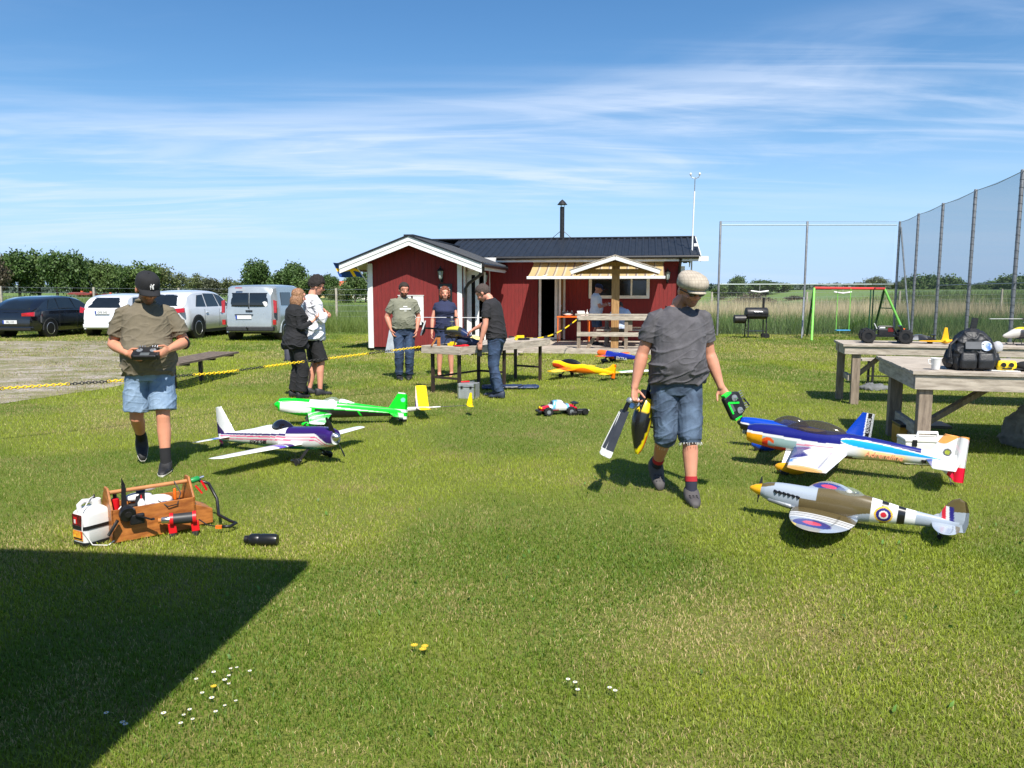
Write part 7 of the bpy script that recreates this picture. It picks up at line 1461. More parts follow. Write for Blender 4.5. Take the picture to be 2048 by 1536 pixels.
bg = thing('grey_sack', 'grey canvas bag slumped on the grass at the right edge', 'bag', (5.48, 7.98, 0), R(10)); me = solid(MB().rings([sq_ring(.26, .2, .0), sq_ring(.27, .21, .1), sq_ring(.22, .17, .28), sq_ring(.13, .08, .40), sq_ring(.06, .03, .46)]), .014, 3); folds(me, .02, (7, 7, 7)); mk('sack', me, pm('grey_canvas', srgb(150, 148, 144), .9, .15, 10, .2, 60), bg); MB().tube([(-.06, 0, .44), (-.04, .0, .55), (.05, 0, .55), (.07, 0, .44)], .012, 8).build('strap', MATS['grey_canvas'], bg)
stn = thing('grey_stone', 'grey rounded stone in the grass behind the far table', 'stone', (5.95, 12.6, 0)); me = solid(MB().ell((0, 0, .03), (.24, .14, .075)), .018, 2); folds(me, .02, (8, 8, 8)); mk('rock', me, pm('dull_stone', srgb(110, 112, 112), .9, .2, 8), stn); me = solid(MB().ell((.22, .05, .02), (.14, .11, .05)), .018, 2); mk('rock', me, MATS['dull_stone'], stn)
ZT = .862
mu_ = lump('white_mug', 'white plastic cup on the near table beside the backpack', 'cup', (4.12, 7.46, ZT), [('cup', MB().lathe([(.034, 0), (.037, .01), (.048, .105), (.050, .11), (.046, .11), (.034, .012)], n=20), M_WHITE), ('rim', MB().torus((0, 0, .11), .048, .003, 20, 6), M_WHITE), ('handle', MB().tube([(-.045, 0, .10), (-.075, 0, .095), (-.07, 0, .06), (-.042, 0, .05)], .005, 6), M_WHITE)])
bp_ = thing('backpack', 'black backpack with side pockets standing on the near table', 'backpack', (4.47, 7.48, ZT), R(-12)); M_NYL = pm('black_nylon', (.014, .015, .018), .5, .25, 10, .25, 70)
mb = MB(); mb.rings([sq_ring(.17, .12, .0), sq_ring(.19, .13, .06), sq_ring(.185, .125, .2), sq_ring(.15, .10, .30), sq_ring(.09, .06, .37), sq_ring(.03, .02, .39)]); me = solid(mb, .009, 3); folds(me, .010, (9, 9, 9)); mk('main_bag', me, M_NYL, bp_)
for x in (-.07, .08): me = solid(MB().rings([sq_ring(.07, .045, .02, ox=x, oy=-.13), sq_ring(.075, .05, .1, ox=x, oy=-.13), sq_ring(.065, .035, .17, ox=x, oy=-.12)]), .009, 2); mk('front_pocket', me, M_NYL, bp_)
for s in (-1, 1): me = solid(MB().ell((s * .19, 0, .10), (.055, .09, .10)), .009, 2); folds(me, .008, (12, 12, 12)); mk('side_pocket', me, M_NYL, bp_)
MB().box((-.03, -.125, .24), (.14, .02, .07), rot=(-.25, 0, 0)).build('grey_panel', pm('grey_nylon', (.10, .105, .115), .6), bp_); MB().lathe([(.048, -.008), (.048, .008)], (.085, -.115, .235), 20, axis=(0, -1, .3)).build('blue_patch', pm('patch_blue', srgb(40, 100, 170), .5, .4, 20, col2=srgb(220, 225, 230)), bp_)
MB().bar((.0, .02, .36), (.02, .02, .50), .05, .03).build('grab_strap', M_NYL, bp_); MB().tube([(-.15, -.05, .3), (-.21, -.06, .24), (-.22, -.08, .12)], .016, 8).build('shoulder_strap', M_NYL, bp_); MB().ell((.21, -.04, .22), (.05, .04, .06)).build('plastic_bag', pm('clear_plastic', (.5, .5, .52), .2), bp_, smooth=180)
ym = thing('yellow_goggles', 'yellow and black toy goggles at the right end of the near table', 'goggles', (4.74, 7.36, ZT), R(-20)); me = solid(MB().rings([sq_ring(.075, .04, .0), sq_ring(.085, .05, .05), sq_ring(.075, .04, .095)]), .007, 2); mk('shell', me, M_YEL, ym)
for s in (-1, 1): MB().lathe([(.022, 0), (.022, .012)], (s * .032, -.048, .058), 14, axis=(0, -1, 0)).build('lens', M_BLACK, ym)
MB().box((0, -.05, .022), (.08, .008, .012)).build('grille', M_BLACK, ym)
lump('black_cap_pile', 'black folded cap on the near table at the picture edge', 'cap', (4.93, 7.34, ZT), [('crown', MB().ell((.02, 0, .04), (.13, .1, .055)), BLKC), ('brim', MB().ell((-.1, -.03, .018), (.08, .07, .014)), BLKC)], R(-20))
lump('white_paper', 'sheet of white paper under the yellow goggles', 'paper', (4.70, 7.36, ZT), [('sheet', MB().box((0, 0, .002), (.30, .21, .003)), M_WHITE), ('fold', MB().box((.08, .0, .005), (.1, .2, .003)), M_WHITE)], R(-30))
# ---- things on the far table
ZF = .878
bgy = thing('toy_buggy', 'large black radio controlled buggy with fat tyres on the far table', 'toy car', onT(T2, A1, .62, .42, ZF), A1 + R(176)); rc_wheels(bgy, ((.24, .17), (.24, -.17), (-.24, .17), (-.24, -.17)), .10, .11, M_BLACK)
MB().box((0, 0, .10), (.5, .16, .03)).build('chassis', M_BLACK, bgy); MB().box((.0, 0, .15), (.2, .14, .09)).build('engine', M_BLACKM, bgy, bevel=.01); MB().box((-.06, .05, .19), (.07, .05, .06)).build('red_block', pm('dark_red_metal', (.25, .03, .03), .4, metal=.5), bgy); MB().box((.05, -.02, .215), (.09, .06, .03)).build('white_filter', M_WHITE, bgy, bevel=.008); MB().box((-.20, .0, .2), (.04, .22, .10), rot=(0, .4, 0)).build('rear_wing', M_BLACK, bgy)
for x in (-.24, .24):
    for s in (-1, 1):
        q = MB().tube([(x, s * .05, .20), (x, s * .12, .11)], .016, 8).build('shock_absorber', M_ORANGE if x < 0 else M_BLACK, bgy); MB().bar((x, s * .04, .10), (x, s * .14, .10), .05, .015).build('suspension_arm', M_BLACK, bgy)
MB().tube([(.12, .05, .2), (.16, .06, .28)], .006, 5).build('antenna', M_WHITE, bgy)
for s in (-1, 1): MB().tube([(-.16, s * .08, .12), (-.08, s * .08, .235), (.08, s * .08, .235), (.18, s * .08, .13)], .008, 6).build('roll_cage', M_BLACK, bgy)
c2_ = thing('toy_racer', 'low black and silver radio controlled racing car on the far table', 'toy car', onT(T2, A1, 1.08, .45, ZF), A1 + R(170)); rc_wheels(c2_, ((.13, .09), (.13, -.09), (-.13, .09), (-.13, -.09)), .042, .05, M_BLACK)
rs = []
for x in np.linspace(-.2, .2, 26): q = interp([(-.2, .07, .07), (-.1, .09, .10), (0, .085, .125), (.08, .085, .11), (.16, .08, .07), (.2, .05, .05)], x); rs.append([(x, q[0], .045), (x, q[0], .06), (x, q[0] * .6, q[1]), (x, -q[0] * .6, q[1]), (x, -q[0], .06), (x, -q[0], .045)])
MB().rings(rs).build('body_shell', M_PAINT, c2_, smooth=40, col=lambda x, y, z: (.35, .36, .38) if x > .02 and z < .085 else (.015, .015, .018), fix=True); MB().box((-.18, 0, .12), (.06, .16, .01)).build('wing', M_BLACK, c2_); MB().box((-.18, .0, .10), (.02, .02, .04)).build('wing_post', M_BLACK, c2_)
yp = thing('yellow_trirotor', 'bright yellow three armed toy plane lying on the far table', 'toy plane', onT(T2, A1, 1.38, .30, ZF), A1 + R(-6)); M_YO = pm('amber_yellow', srgb(252, 186, 20), .45, .06)
MB().ell((0, 0, .04), (.07, .06, .035)).build('hub', M_YO, yp, smooth=180); MB().prism([(-.05, .03), (.05, .03), (.018, .23), (-.018, .23)], .02, (0, .02, 0), mid=True).build('fin', M_YO, yp, bevel=.006)
for s, a in ((-1, .0), (1, .06)): MB().rings([[(s * x, c * math.cos(t), .035 + a * x / .3 + h * math.sin(t)) for t in [2 * math.pi * j / 12 for j in range(12)]] for x, c, h in ((.03, .05, .018), (.15, .04, .012), (.31, .022, .006), (.33, .008, .002))]).build('wing', M_YO, yp, smooth=60, fix=True)
MB().lathe([(.03, 0), (.02, .03), (.004, .05)], (0, -.06, .04), 14, axis=(0, -1, 0)).build('nose', M_YO, yp, smooth=60)
h2 = heli('far_table_helicopter', 'grey and yellow model helicopter with white blades at the right end of the far table', onT(T2, A1, 2.40, .40, ZF + .36), Euler((0, 0, A1 + R(190))), 1.0, lambda x, y, z: srgb(230, 200, 40) if z > -.14 else (srgb(200, 196, 188) if x > .1 else (.05, .05, .06)), M_BLACK, blade_ang=(R(6), R(178)), blade=.52, bladem=M_TRIM, boom=.5)
MB().lathe([(.03, 0), (.03, .03)], (0, 0, .0), 16).build('yellow_head', M_YEL, h2, smooth=40)
# ================================================================ grass
rng = np.random.default_rng(11)
def vnoise(x, y, s, seed=0):
    """vectorised smooth value noise, about 0..1"""
    x = x * s + seed * 17.3; y = y * s + seed * 9.1; xi = np.floor(x).astype(int); yi = np.floor(y).astype(int); fx = x - xi; fy = y - yi
    fx = fx * fx * (3 - 2 * fx); fy = fy * fy * (3 - 2 * fy)
    h = lambda a, b: np.modf(np.abs(np.sin(a * 127.1 + b * 311.7 + seed * 74.7) * 43758.5453))[0]
    return (h(xi, yi) * (1 - fx) + h(xi + 1, yi) * fx) * (1 - fy) + (h(xi, yi + 1) * (1 - fx) + h(xi + 1, yi + 1) * fx) * fy
def fbm(x, y, s, seed=0, o=4): return sum(vnoise(x, y, s * 2 ** k, seed + k) * .5 ** k for k in range(o)) / sum(.5 ** k for k in range(o))
def leaf_mat(name, tr=.35, rough=.6):
    m = bpy.data.materials.new(name); m.use_nodes = True; t = m.node_tree; b = t.nodes['Principled BSDF']; o = t.nodes['Material Output']
    a = N('ShaderNodeAttribute', t, attribute_name='Col'); t.links.new(a.outputs['Color'], b.inputs['Base Color']); b.inputs['Roughness'].default_value = rough; b.inputs['Specular IOR Level'].default_value = .38
    tl = N('ShaderNodeBsdfTranslucent', t); hs = N('ShaderNodeHueSaturation', t); hs.inputs['Value'].default_value = 1.15; hs.inputs['Saturation'].default_value = 1.1; t.links.new(a.outputs['Color'], hs.inputs['Color']); t.links.new(hs.outputs[0], tl.inputs[0])
    x = N('ShaderNodeMixShader', t); x.inputs[0].default_value = tr; t.links.new(b.outputs[0], x.inputs[1]); t.links.new(tl.outputs[0], x.inputs[2]); t.links.new(x.outputs[0], o.inputs[0])
    return m
def blades(name, x, y, z, h, w, lean, c0, c1, mat, two=False):
    """one mesh of grass blades; c0/c1 colours at foot and tip"""
    n = len(x); a = rng.uniform(0, 2 * np.pi, n); dx, dy = np.cos(a) * w / 2, np.sin(a) * w / 2; b = rng.uniform(0, 2 * np.pi, n); lx, ly = np.cos(b) * lean * h, np.sin(b) * lean * h
    if two:
        P = np.stack([np.stack([x - dx, y - dy, z - .01], 1), np.stack([x + dx, y + dy, z - .01], 1), np.stack([x + dx * .8 + lx * .3, y + dy * .8 + ly * .3, z + h * .6], 1), np.stack([x - dx * .8 + lx * .3, y - dy * .8 + ly * .3, z + h * .6], 1), np.stack([x + lx, y + ly, z + h * .95], 1)], 1)
        k = 5; idx = np.array([0, 1, 2, 0, 2, 3, 3, 2, 4]); tri = 3; cc = [c0, c0, (c0 + c1) / 2, (c0 + c1) / 2, c1]
    else:
        P = np.stack([np.stack([x - dx, y - dy, z - .01], 1), np.stack([x + dx, y + dy, z - .01], 1), np.stack([x + lx, y + ly, z + h], 1)], 1); k = 3; idx = np.array([0, 1, 2]); tri = 1; cc = [c0, c0, c1]
    me = bpy.data.meshes.new(name); me.vertices.add(n * k); me.vertices.foreach_set('co', P.reshape(-1).astype('f'))
    F = (np.arange(n)[:, None] * k + idx[None]).reshape(-1); me.loops.add(len(F)); me.loops.foreach_set('vertex_index', F.astype('i'))
    me.polygons.add(n * tri); me.polygons.foreach_set('loop_start', np.arange(0, len(F), 3, dtype='i')); me.update(calc_edges=True)
    at = me.attributes.new('Col', 'FLOAT_COLOR', 'POINT'); cols = np.ones((n, k, 4), 'f')
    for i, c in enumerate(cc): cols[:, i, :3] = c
    at.data.foreach_set('color', cols.reshape(-1)); me.materials.append(mat)
    o = bpy.data.objects.new(name, me); COL.objects.link(o); return o
M_GRASS = leaf_mat('grass_blades', .30, .5)
gpx = np.array(GPOLY)
def mask_poly(x, y, P):
    c = np.zeros(len(x), bool); j = len(P) - 1
    for i in range(len(P)):
        xi, yi, xj, yj = *P[i], *P[j]
        with np.errstate(divide='ignore', invalid='ignore'): k = ((yi > y) != (yj > y)) & (x < (xj - xi) * (y - yi) / (yj - yi + 1e-12) + xi)
        c ^= k; j = i
    return c
hc, hs_ = math.cos(R(HR)), math.sin(R(HR))
def in_house(x, y):
    u = (x + 3.84) * hc + (y - 20.92) * hs_; w = -(x + 3.84) * hs_ + (y - 20.92) * hc
    return ((u > -.02) & (u < WW + .05) & (w > -.02) & (w < 9)) | ((u > WW) & (u < 8.86) & (w > -.09) & (w < 9))
def lawn_cols(x, y, n):
    g = fbm(x, y, .55, 3, 4); d = fbm(x, y, .42, 9, 5); d2 = fbm(x, y, 1.9, 5, 3); r = rng.random(n)
    green = np.stack([.265 + .14 * r, .335 + .14 * r, .030 + .012 * r], 1); lush = np.stack([.106 + .07 * r, .195 + .09 * r, .018 + .008 * r], 1); dry = np.stack([.54 + .14 * r, .44 + .10 * r, .20 + .05 * r], 1)
    f = np.clip((g - .40) / .17, 0, 1)[:, None]; c = lush * (1 - f) + green * f
    p = np.clip((d - .47) / .14, 0, 1) * .42 + np.clip((d2 - .57) / .13, 0, 1) * .22 + .05
    p = p + .22 * np.exp(-((y - 3.75) / .55) ** 2 - ((x - .45) / 1.1) ** 2) * np.clip((d2 - .30) / .3, 0, 1) + .14 * np.exp(-((y - 3.3) / .5) ** 2 - ((x - 2.2) / .8) ** 2) * np.clip((d2 - .35) / .3, 0, 1)       # worn strip in the foreground
    k = (rng.random(n) < p)[:, None]; return np.where(k, dry, c), k[:, 0]
zones = [(1.9, 3.2, 14500, .025, .0034, True), (3.2, 5.0, 10000, .025, .0038, True), (5.0, 8.0, 5400, .027, .0050, False), (8.0, 13.0, 2400, .030, .0075, False), (13.0, 20.0, 900, .042, .013, False), (20.0, 29.3, 380, .05, .02, False)]
for y0, y1, dens, h, w, two in zones:
    hw0 = .77 * y1 + 1.5; n = int((y1 - y0) * 2 * hw0 * dens); x = rng.uniform(-hw0, hw0, n); y = np.clip(rng.uniform(y0, y1, n) + rng.normal(0, .16, n) * (y1 - y0), 1.85, 29.6)
    keep = (np.abs(x) < .77 * y + 1.5) & ~in_house(x, y); gm = mask_poly(x, y, GPOLY); gf = fbm(x, y, .8, 21); keep &= ~(gm & (rng.random(n) > np.clip((gf - .36) * 3.2, .04, .75)))
    x, y, gm = x[keep], y[keep], gm[keep]; n = len(x); c, dryk = lawn_cols(x, y, n); sw_ = gm & (rng.random(n) < .6); c[sw_] = np.array([.36, .29, .15]) * rng.uniform(.7, 1.15, (sw_.sum(), 1))
    hh = h * rng.uniform(.45, 1.2, n) * (.75 + .5 * fbm(x, y, 1.1, 13)); hh = np.where(dryk, hh * .75, hh)
    o = blades('grass', x, y, np.zeros(n), hh, w * rng.uniform(.7, 1.3, n), rng.uniform(.3, 1.15, n), c * .55, c * 1.18, M_GRASS, two); o['kind'] = 'stuff'; o['label'] = 'short mown lawn grass'; o['category'] = 'grass'  # blade colour darkened at the foot, brightened at the tip to imitate highlights
# tall meadow grass beyond the lawn
def meadow(name, x0, x1, y0, y1, dens, h0, h1, cA, cB, w, label, edge=None, lean=.35):
    n = int((x1 - x0) * (y1 - y0) * dens); x = rng.uniform(x0, x1, n); y = y0 + (y1 - y0) * rng.random(n) ** 1.3; k = fbm(x, y, .35, 31); keep = rng.random(n) < (.35 + k); keep &= ~in_house(x, y)
    if edge: keep &= edge(x, y)
    x, y, k = x[keep], y[keep], k[keep]; n = len(x); r = rng.random((n, 1)); c = np.array(cA) * (1 - r) + np.array(cB) * r; z = np.array([hgt(a, b) for a, b in zip(x, y)])
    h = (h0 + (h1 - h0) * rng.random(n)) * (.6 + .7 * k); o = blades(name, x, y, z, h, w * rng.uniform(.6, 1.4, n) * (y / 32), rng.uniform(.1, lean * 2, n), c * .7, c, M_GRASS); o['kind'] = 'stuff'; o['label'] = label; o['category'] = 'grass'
nse = lambda x, y: 29.2 + 1.1 * (fbm(x, y * 0, .5, 41) - .5) * 2
meadow('meadow_grass', -36, 8.0, 28.4, 33, 190, .45, .85, (.14, .22, .04), (.24, .30, .08), .020, 'tall green meadow grass behind the parked cars', lambda x, y: y > nse(x, y))
meadow('meadow_grass', -46, 8.0, 33, 60, 55, .5, .95, (.13, .21, .05), (.22, .27, .09), .026, 'green field grass stretching to the trees')
meadow('meadow_grass', 5.5, 40, 28.2, 34, 150, .45, .95, (.085, .17, .03), (.16, .25, .06), .022, 'rank green weeds at the back edge of the lawn', lambda x, y: y > nse(x, y) - .4 + .25 * np.clip(x - 14.5, 0, 20))
meadow('dry_reeds', 5, 26, 35.0, 46, 75, .75, 1.35, (.52, .43, .25), (.66, .56, .36), .022, 'pale dry reeds behind the swing set', None, .15)
meadow('meadow_grass', 13.8, 40, 22, 34, 60, .3, .7, (.11, .18, .035), (.20, .25, .08), .022, 'rough grass behind the net fence', lambda x, y: x > 14.3 + (28 - y) * -.29 + .4)
meadow('meadow_grass', 16, 60, 34, 62, 34, .4, .8, (.11, .18, .045), (.23, .25, .11), .026, 'rough grass on the slope to the right')
# ================================================================ trees
M_BARK = pm('bark', (.06, .048, .036), .95, .25, 6, .5, 20, stretch=(3, 3, 1)); M_LEAF = leaf_mat('tree_leaves', .22, .55)
def crown_mesh(name, seed, rx, rz, clumps, per, leaf, col, gap=.0, lobes=9, cone=False, sp=.34):
    r = np.random.default_rng(seed); C = []
    L_ = []
    for i in range(lobes):
        a = r.uniform(0, 6.283); u = r.uniform(-.75, .95); q = (1 - u * u) ** .5 * r.uniform(.35, .78); L_.append((math.cos(a) * q * rx, math.sin(a) * q * rx, u * rz * .72, r.uniform(.30, .46) * min(rx, rz) * 1.15))
    if cone: L_ = [(r.uniform(-.1, .1), r.uniform(-.1, .1), lerp(-rz, rz * .8, i / lobes), rx * lerp(1, .12, i / lobes)) for i in range(lobes)]
    P = []
    for i in range(clumps):
        lb = L_[r.integers(len(L_))]; d = r.normal(size=3); d /= np.linalg.norm(d); P.append(np.array(lb[:3]) + d * lb[3] * r.uniform(.55, 1.05))
    P = np.array(P); cc = np.repeat(P, per, 0) + r.normal(size=(clumps * per, 3)) * leaf * sp * 2.4; n = len(cc)
    n1 = r.normal(size=(n, 3)) + np.array([0, 0, .8]); n1 /= np.linalg.norm(n1, axis=1)[:, None]; t = r.normal(size=(n, 3)); t -= n1 * (t * n1).sum(1)[:, None]; t /= np.linalg.norm(t, axis=1)[:, None]; b = np.cross(n1, t); s = leaf * r.uniform(.6, 1.3, (n, 1))
    Q = np.stack([cc - t * s * .5, cc + b * s * .32, cc + t * s * .5, cc - b * s * .32], 1)
    me = bpy.data.meshes.new(name); me.vertices.add(n * 4); me.vertices.foreach_set('co', Q.reshape(-1).astype('f')); me.loops.add(n * 4); me.loops.foreach_set('vertex_index', np.arange(n * 4, dtype='i')); me.polygons.add(n); me.polygons.foreach_set('loop_start', np.arange(0, n * 4, 4, dtype='i')); me.update(calc_edges=True)
    at = me.attributes.new('Col', 'FLOAT_COLOR', 'POINT'); tone = np.repeat(r.uniform(.65, 1.25, clumps), per) * r.uniform(.8, 1.2, n); c = np.ones((n, 4, 4), 'f'); c[:, :, :3] = (np.array(col) * tone[:, None])[:, None, :]; at.data.foreach_set('color', c.reshape(-1)); me.materials.append(M_LEAF)
    return me
G1, G2, G3 = (.080, .138, .036), (.105, .160, .044), (.135, .160, .062)
CR = [crown_mesh('crown_a', 1, 1, 1, 620, 9, .17, G1), crown_mesh('crown_b', 2, 1, 1.05, 560, 9, .18, G2), crown_mesh('crown_c', 3, 1, .95, 640, 9, .16, G1, lobes=12), crown_mesh('crown_d', 4, 1, 1, 300, 9, .17, G3, lobes=8, sp=.5), crown_mesh('crown_e', 5, 1, 1, 560, 9, .18, (.10, .11, .06), lobes=9), crown_mesh('crown_f', 6, 1, 1, 420, 8, .17, (.02, .045, .022), lobes=12, cone=True), crown_mesh('crown_g', 8, 1, 1, 400, 8, .19, (.085, .07, .045), lobes=9, sp=.5)]
def trunk_mesh(seed):
    r = random.Random(seed); mb = MB(); mb.tube([(0, 0, -.05), (.02, 0, .4), (.0, .02, .8), (.03, .01, 1.25)], [.06, .045, .04, .02], 8)
    for k in range(6): a = r.uniform(0, 6.28); z = r.uniform(.5, .95); mb.tube([(0, 0, z), (math.cos(a) * .25, math.sin(a) * .25, z + .25), (math.cos(a) * .5, math.sin(a) * .5, z + .55)], [.025, .018, .006], 6)
    me = mb.mesh('trunk', 60); me.materials.append(M_BARK); return me
TR = [trunk_mesh(i) for i in range(3)]
def tree(px, ty, wpx, Yd, kind, label, group=None, frac=.80, base=None):
    X = (px - 1024) / 1541 * Yd; z0 = hgt(X, Yd) - .1 if base is None else base; top = 1.62 + (582 - ty - 5) * Yd / 1541; hgt_ = top - z0; rx = wpx / 2 / 1541 * Yd; rz = hgt_ * frac / 2
    t = thing('tree', label, 'tree', (X, Yd, z0), 0, group); o = bpy.data.objects.new('trunk', TR[random.randrange(3)]); COL.objects.link(o); o.parent = t; o.scale = (hgt_ * .55, hgt_ * .55, hgt_ * .62)
    c = bpy.data.objects.new('crown', CR[kind]); COL.objects.link(c); c.parent = t; c.location = (0, 0, hgt_ - rz * 1.02); c.scale = (rx, rx * .9, rz * 1.02); c.rotation_euler = (0, 0, random.uniform(0, 6.28)); return t
ORD = ['first', 'second', 'third', 'fourth', 'fifth', 'sixth', 'seventh', 'eighth', 'ninth', 'tenth']
for i, (px, ty, w, k) in enumerate([(-45, 500, 95, 0), (46, 499, 82, 2), (86, 507, 62, 1), (121, 501, 62, 2), (153, 508, 54, 0), (184, 516, 52, 2), (214, 523, 48, 1), (241, 526, 48, 2), (264, 534, 42, 0)]): tree(px, ty, w, 150 + (i % 3) * 6, k, ORD[i] + ' tall dark green tree from the left in the grove behind the black car', 'trees of the grove at far left', .93)
tree(6, 512, 46, 144, 6, 'brownish thin leaved tree in front of the grove at the left edge', None, .85)
tree(292, 527, 76, 160, 1, 'mid green tree just right of the black cap', None, .92); tree(334, 532, 64, 165, 3, 'light green tree right of the man with the black cap', None, .92); tree(366, 546, 36, 170, 3, 'small thin tree above the white sport utility car', None, .9)
tree(402, 548, 40, 120, 3, 'loose young tree left of the blossoming bush', None, .9); tree(428, 556, 44, 105, 4, 'cream blossoming hawthorn bush behind the white car', None, .95); tree(462, 556, 46, 110, 3, 'thin grey green shrub left of the van roof', None, .95); tree(488, 560, 44, 120, 1, 'low green bush just left of the van', None, .98)
tree(519, 522, 62, 110, 0, 'round dark green tree standing alone behind the van', None, .88); tree(552, 553, 42, 112, 1, 'small bushy tree right of the round tree', None, .96); tree(577, 540, 66, 105, 0, 'broad dark tree behind the fair haired woman', None, .95); tree(592, 522, 50, 108, 2, 'tall tree behind the man in the white shirt', None, .9); tree(628, 552, 50, 104, 1, 'green tree partly hidden by the man in the white shirt', None, .95)
tree(660, 545, 42, 110, 2, 'dark tree left of the red roofs', None, .93); tree(692, 566, 40, 95, 1, 'low shrub below the red roofs', None, .98); tree(712, 546, 44, 100, 1, 'tree rising among the red roofs below the flag', None, .85); tree(733, 540, 36, 102, 2, 'tree behind the flag pole at the clubhouse corner', None, .9); tree(675, 572, 30, 92, 3, 'small bush left of the shrub below the roofs', None, .98)
tree(1371, 540, 34, 62, 5, 'narrow dark conifer beside the right end of the clubhouse', None, .98, 0); tree(1472, 548, 40, 88, 2, 'tall bushy tree behind the black grill', None, .95); tree(1520, 556, 62, 92, 2, 'wide dark bush right of the tree behind the grill', None, .97); tree(1560, 562, 50, 95, 1, 'low tree at the right end of the dark bush', None, .97); tree(1440, 568, 40, 96, 1, 'small tree just right of the flat cap', None, .97)
tree(1512, 584, 90, 70, 6, 'brown leafless thicket behind the dry reeds', None, 1.0); tree(1590, 587, 44, 74, 6, 'low brown thicket left of the swing set', None, 1.0)
tree(1746, 551, 40, 110, 3, 'thin tree rising above the swing set', None, .9); tree(1712, 562, 18, 112, 3, 'slim sapling above the red swing bar', None, .95); tree(1786, 560, 34, 112, 3, 'thin tree beside the fence corner post', None, .9)
for i, (px, ty, w) in enumerate([(1815, 550, 56), (1850, 546, 60), (1885, 550, 60), (1915, 560, 50), (1945, 566, 50), (1975, 558, 60), (2010, 550, 60), (2045, 546, 64), (2090, 544, 70)]): tree(px, ty, w, 118 + (i % 2) * 6, (1, 2)[i % 2], ORD[i] + ' tree from the left of the dark wood behind the net fence', 'trees of the wood behind the net fence', .97, 0)
# far woods on the horizon
r = np.random.default_rng(5); n = 26000; ang_ = r.uniform(-.72, .78, n); D = r.uniform(430, 480, n); x = D * np.tan(ang_); hh = 1.6 + 3.2 * vnoise(x, x * 0, .018, 4) + 1.8 * vnoise(x, x * 0, .07, 8); z = r.random(n) ** .8 * hh
cc = np.stack([x, D, z], 1); t = r.normal(size=(n, 3)); t /= np.linalg.norm(t, axis=1)[:, None]; b = np.cross(t, r.normal(size=(n, 3))); b /= np.linalg.norm(b, axis=1)[:, None]; s = r.uniform(.9, 1.7, (n, 1)); Q = np.stack([cc - t * s, cc + b * s * .7, cc + t * s, cc - b * s * .7], 1)
me = bpy.data.meshes.new('far_wood'); me.vertices.add(n * 4); me.vertices.foreach_set('co', Q.reshape(-1).astype('f')); me.loops.add(n * 4); me.loops.foreach_set('vertex_index', np.arange(n * 4, dtype='i')); me.polygons.add(n); me.polygons.foreach_set('loop_start', np.arange(0, n * 4, 4, dtype='i')); me.update(calc_edges=True)
at = me.attributes.new('Col', 'FLOAT_COLOR', 'POINT'); c = np.ones((n, 4, 4), 'f'); c[:, :, :3] = (np.array([.10, .135, .10]) * r.uniform(.7, 1.2, (n, 1)))[:, None, :]; at.data.foreach_set('color', c.reshape(-1)); me.materials.append(M_LEAF)
o = bpy.data.objects.new('far_wood', me); COL.objects.link(o); tag(o, 'low dark line of distant woods on the horizon', 'wood'); o['kind'] = 'stuff'
# ================================================================ far houses
def far_house(px, yb, Yd, w, h, rh, wallc, roofc, label, d=6, rz=0):
    X = (px - 1024) / 1541 * Yd; t = thing('far_house', label, 'house', (X, Yd, 0), rz, 'houses beyond the field')
    MB().box((0, 0, h / 2), (w, d, h)).build('wall', wallc, t); MB().prism([(-d / 2 - .4, h), (d / 2 + .4, h), (0, h + rh)], w + .6, (-w / 2 - .3, 0, 0), (0, 1, 0), (0, 0, 1)).build('roof', roofc, t)
    for k in range(3): o = MB().box((-w * .3 + w * .3 * k, -d / 2 - .03, h * .55), (w * .12, .06, h * .35)).build('window', M_GLASS, t)
    MB().box((w * .2, .4, h + rh), (.35, .35, .5)).build('chimney', M_RT, t)
M_RT = pm('red_tile', srgb(206, 96, 62), .8, .2, 2, .2, 10); M_YW = pm('yellow_render', srgb(222, 198, 140), .8, .1, 2); M_WW = pm('white_render', srgb(232, 226, 214), .8, .1, 2); M_DR = pm('dark_red_boards', srgb(120, 40, 34), .8, .1, 2)
far_house(664, 580, 128, 4.0, 1.7, 1.5, M_YW, M_RT, 'yellow house with orange tiled roof left of the flag'); far_house(700, 580, 132, 6.5, 1.7, 1.6, M_YW, M_RT, 'wide yellow house with orange tiled roof under the flag'); far_house(735, 580, 126, 3.5, 1.8, 1.5, M_WW, M_RT, 'pale house with orange roof at the clubhouse corner'); far_house(650, 580, 136, 3, 1.4, 1.3, M_YW, M_RT, 'small yellow house with orange roof behind the man in white', d=5)
far_house(163, 580, 146, 2.2, 1.0, .4, M_WW, M_DR, 'low white house with reddish roof under the grove', d=3); far_house(182, 580, 146, 1.8, .9, .4, M_DR, M_DR, 'dark red shed beside the low white house', d=4); far_house(222, 580, 146, 1.2, .8, .3, M_WW, M_DR, 'tiny white shed right of the dark red shed', d=3)
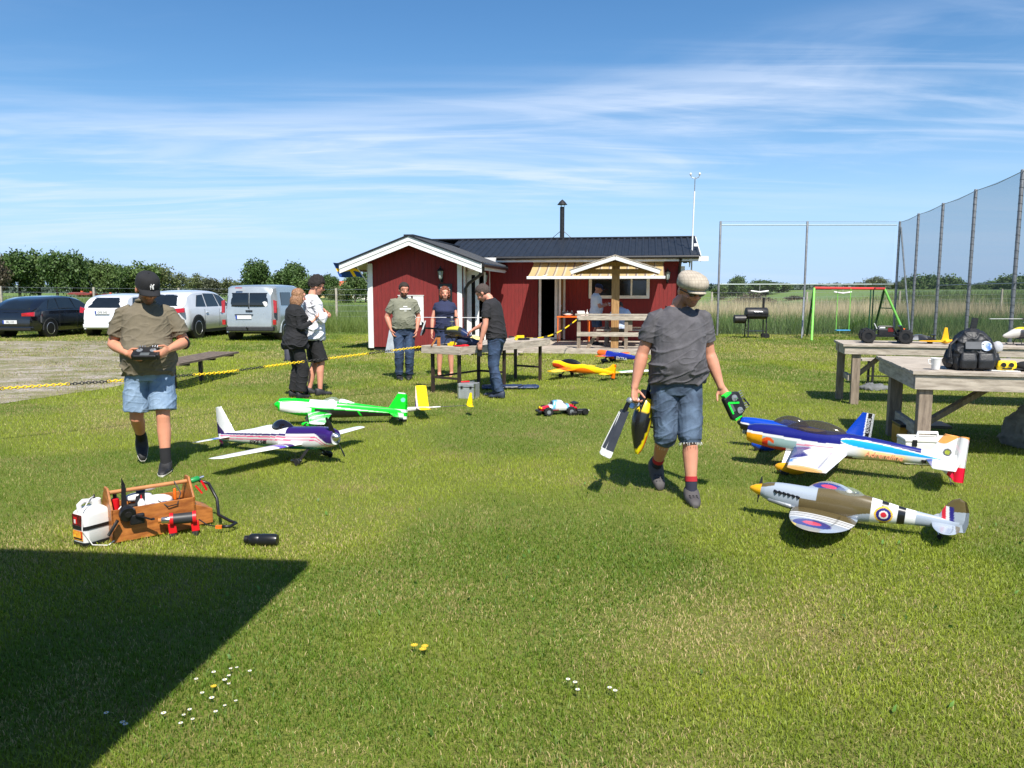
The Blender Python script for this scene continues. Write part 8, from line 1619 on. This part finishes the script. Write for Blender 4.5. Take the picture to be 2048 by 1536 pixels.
# ================================================================ flowers in the lawn
M_PET = pm('white_petal', (.8, .8, .78), .7, .03); M_EYE = pm('yellow_eye', (.75, .5, .03), .7, .1); M_STEM = pm('flower_stem', (.06, .11, .02), .7, .1)
def flower(loc, yellow, r_, h_, lab, grp):
    t = thing('dandelion' if yellow else 'daisy', lab, 'flower', loc, random.uniform(0, 6), grp); MB().tube([(0, 0, 0), (0, 0, h_)], .0014, 5).build('stem', M_STEM, t)
    mb = MB()
    for k in range(10): a = k * .628; q = .35 if not yellow else .5; mb.add([(r_ * .2 * math.cos(a - .5), r_ * .2 * math.sin(a - .5), h_), (r_ * math.cos(a - .22), r_ * math.sin(a - .22), h_ + r_ * q * .4), (r_ * 1.05 * math.cos(a), r_ * 1.05 * math.sin(a), h_ + r_ * q * .5), (r_ * math.cos(a + .22), r_ * math.sin(a + .22), h_ + r_ * q * .4), (r_ * .2 * math.cos(a + .5), r_ * .2 * math.sin(a + .5), h_)], [(0, 1, 2, 3, 4)])
    mb.build('petals', M_EYE if yellow else M_PET, t); MB().ell((0, 0, h_ + .002), (r_ * .35, r_ * .35, r_ * .2), 10, 6).build('centre', M_EYE, t, smooth=180)
def gnd(px, py):
    th = R(6.88); x = (px - 1024) / 1541; v = (768 - py) / 1541; d = Vector((x, math.cos(th) + v * math.sin(th), -math.sin(th) + v * math.cos(th))); k = -1.62 / d.z; return (d.x * k, d.y * k, 0)
for px, py in [(393, 1369), (428, 1357), (458, 1360), (450, 1369), (462, 1350), (500, 1352), (458, 1380), (424, 1408), (450, 1424), (472, 1411), (432, 1437), (380, 1433), (368, 1440), (386, 1452), (362, 1458), (328, 1442), (474, 1344), (405, 1400)]: flower(gnd(px, py), False, random.uniform(.006, .010), random.uniform(.02, .032), 'small white daisy in the patch beside the big shadow', 'daisies by the shadow edge')
for px, py in [(214, 1443), (246, 1462), (252, 1466)]: flower(gnd(px, py), False, .009, .035, 'small white daisy inside the big shadow', 'daisies in the shadow')
for px, py in [(1136, 1377), (1150, 1383), (1155, 1398), (1219, 1394), (1230, 1400)]: flower(gnd(px, py), False, .009, .04, 'small white daisy in the lawn at bottom centre', 'daisies at bottom centre')
for k, (px, py) in enumerate([(829, 1308), (846, 1316), (850, 1310)]): flower(gnd(px, py), True, .016, .04, 'yellow dandelion in the foreground lawn', 'dandelions')
flower(gnd(428, 1387), True, .012, .03, 'single orange yellow flower among the daisies', None)
# broad weed leaves in the lawn
n = 260; x = rng.uniform(-3.4, 3.4, n); y = 2.0 + rng.random(n) ** .8 * 4.6; k = fbm(x, y, 1.3, 77) > .52; x, y = x[k], y[k]; n = len(x); r = rng.random((n, 1)); c = np.array([.12, .24, .045]) * (.7 + .6 * r)
o = blades('lawn_weeds', x, y, np.zeros(n) + .022, rng.uniform(.008, .018, n), rng.uniform(.010, .022, n), rng.uniform(1.0, 2.2, n), c * .8, c, M_GRASS, True); o['kind'] = 'stuff'; o['label'] = 'broad clover and plantain leaves in the lawn'; o['category'] = 'weeds'
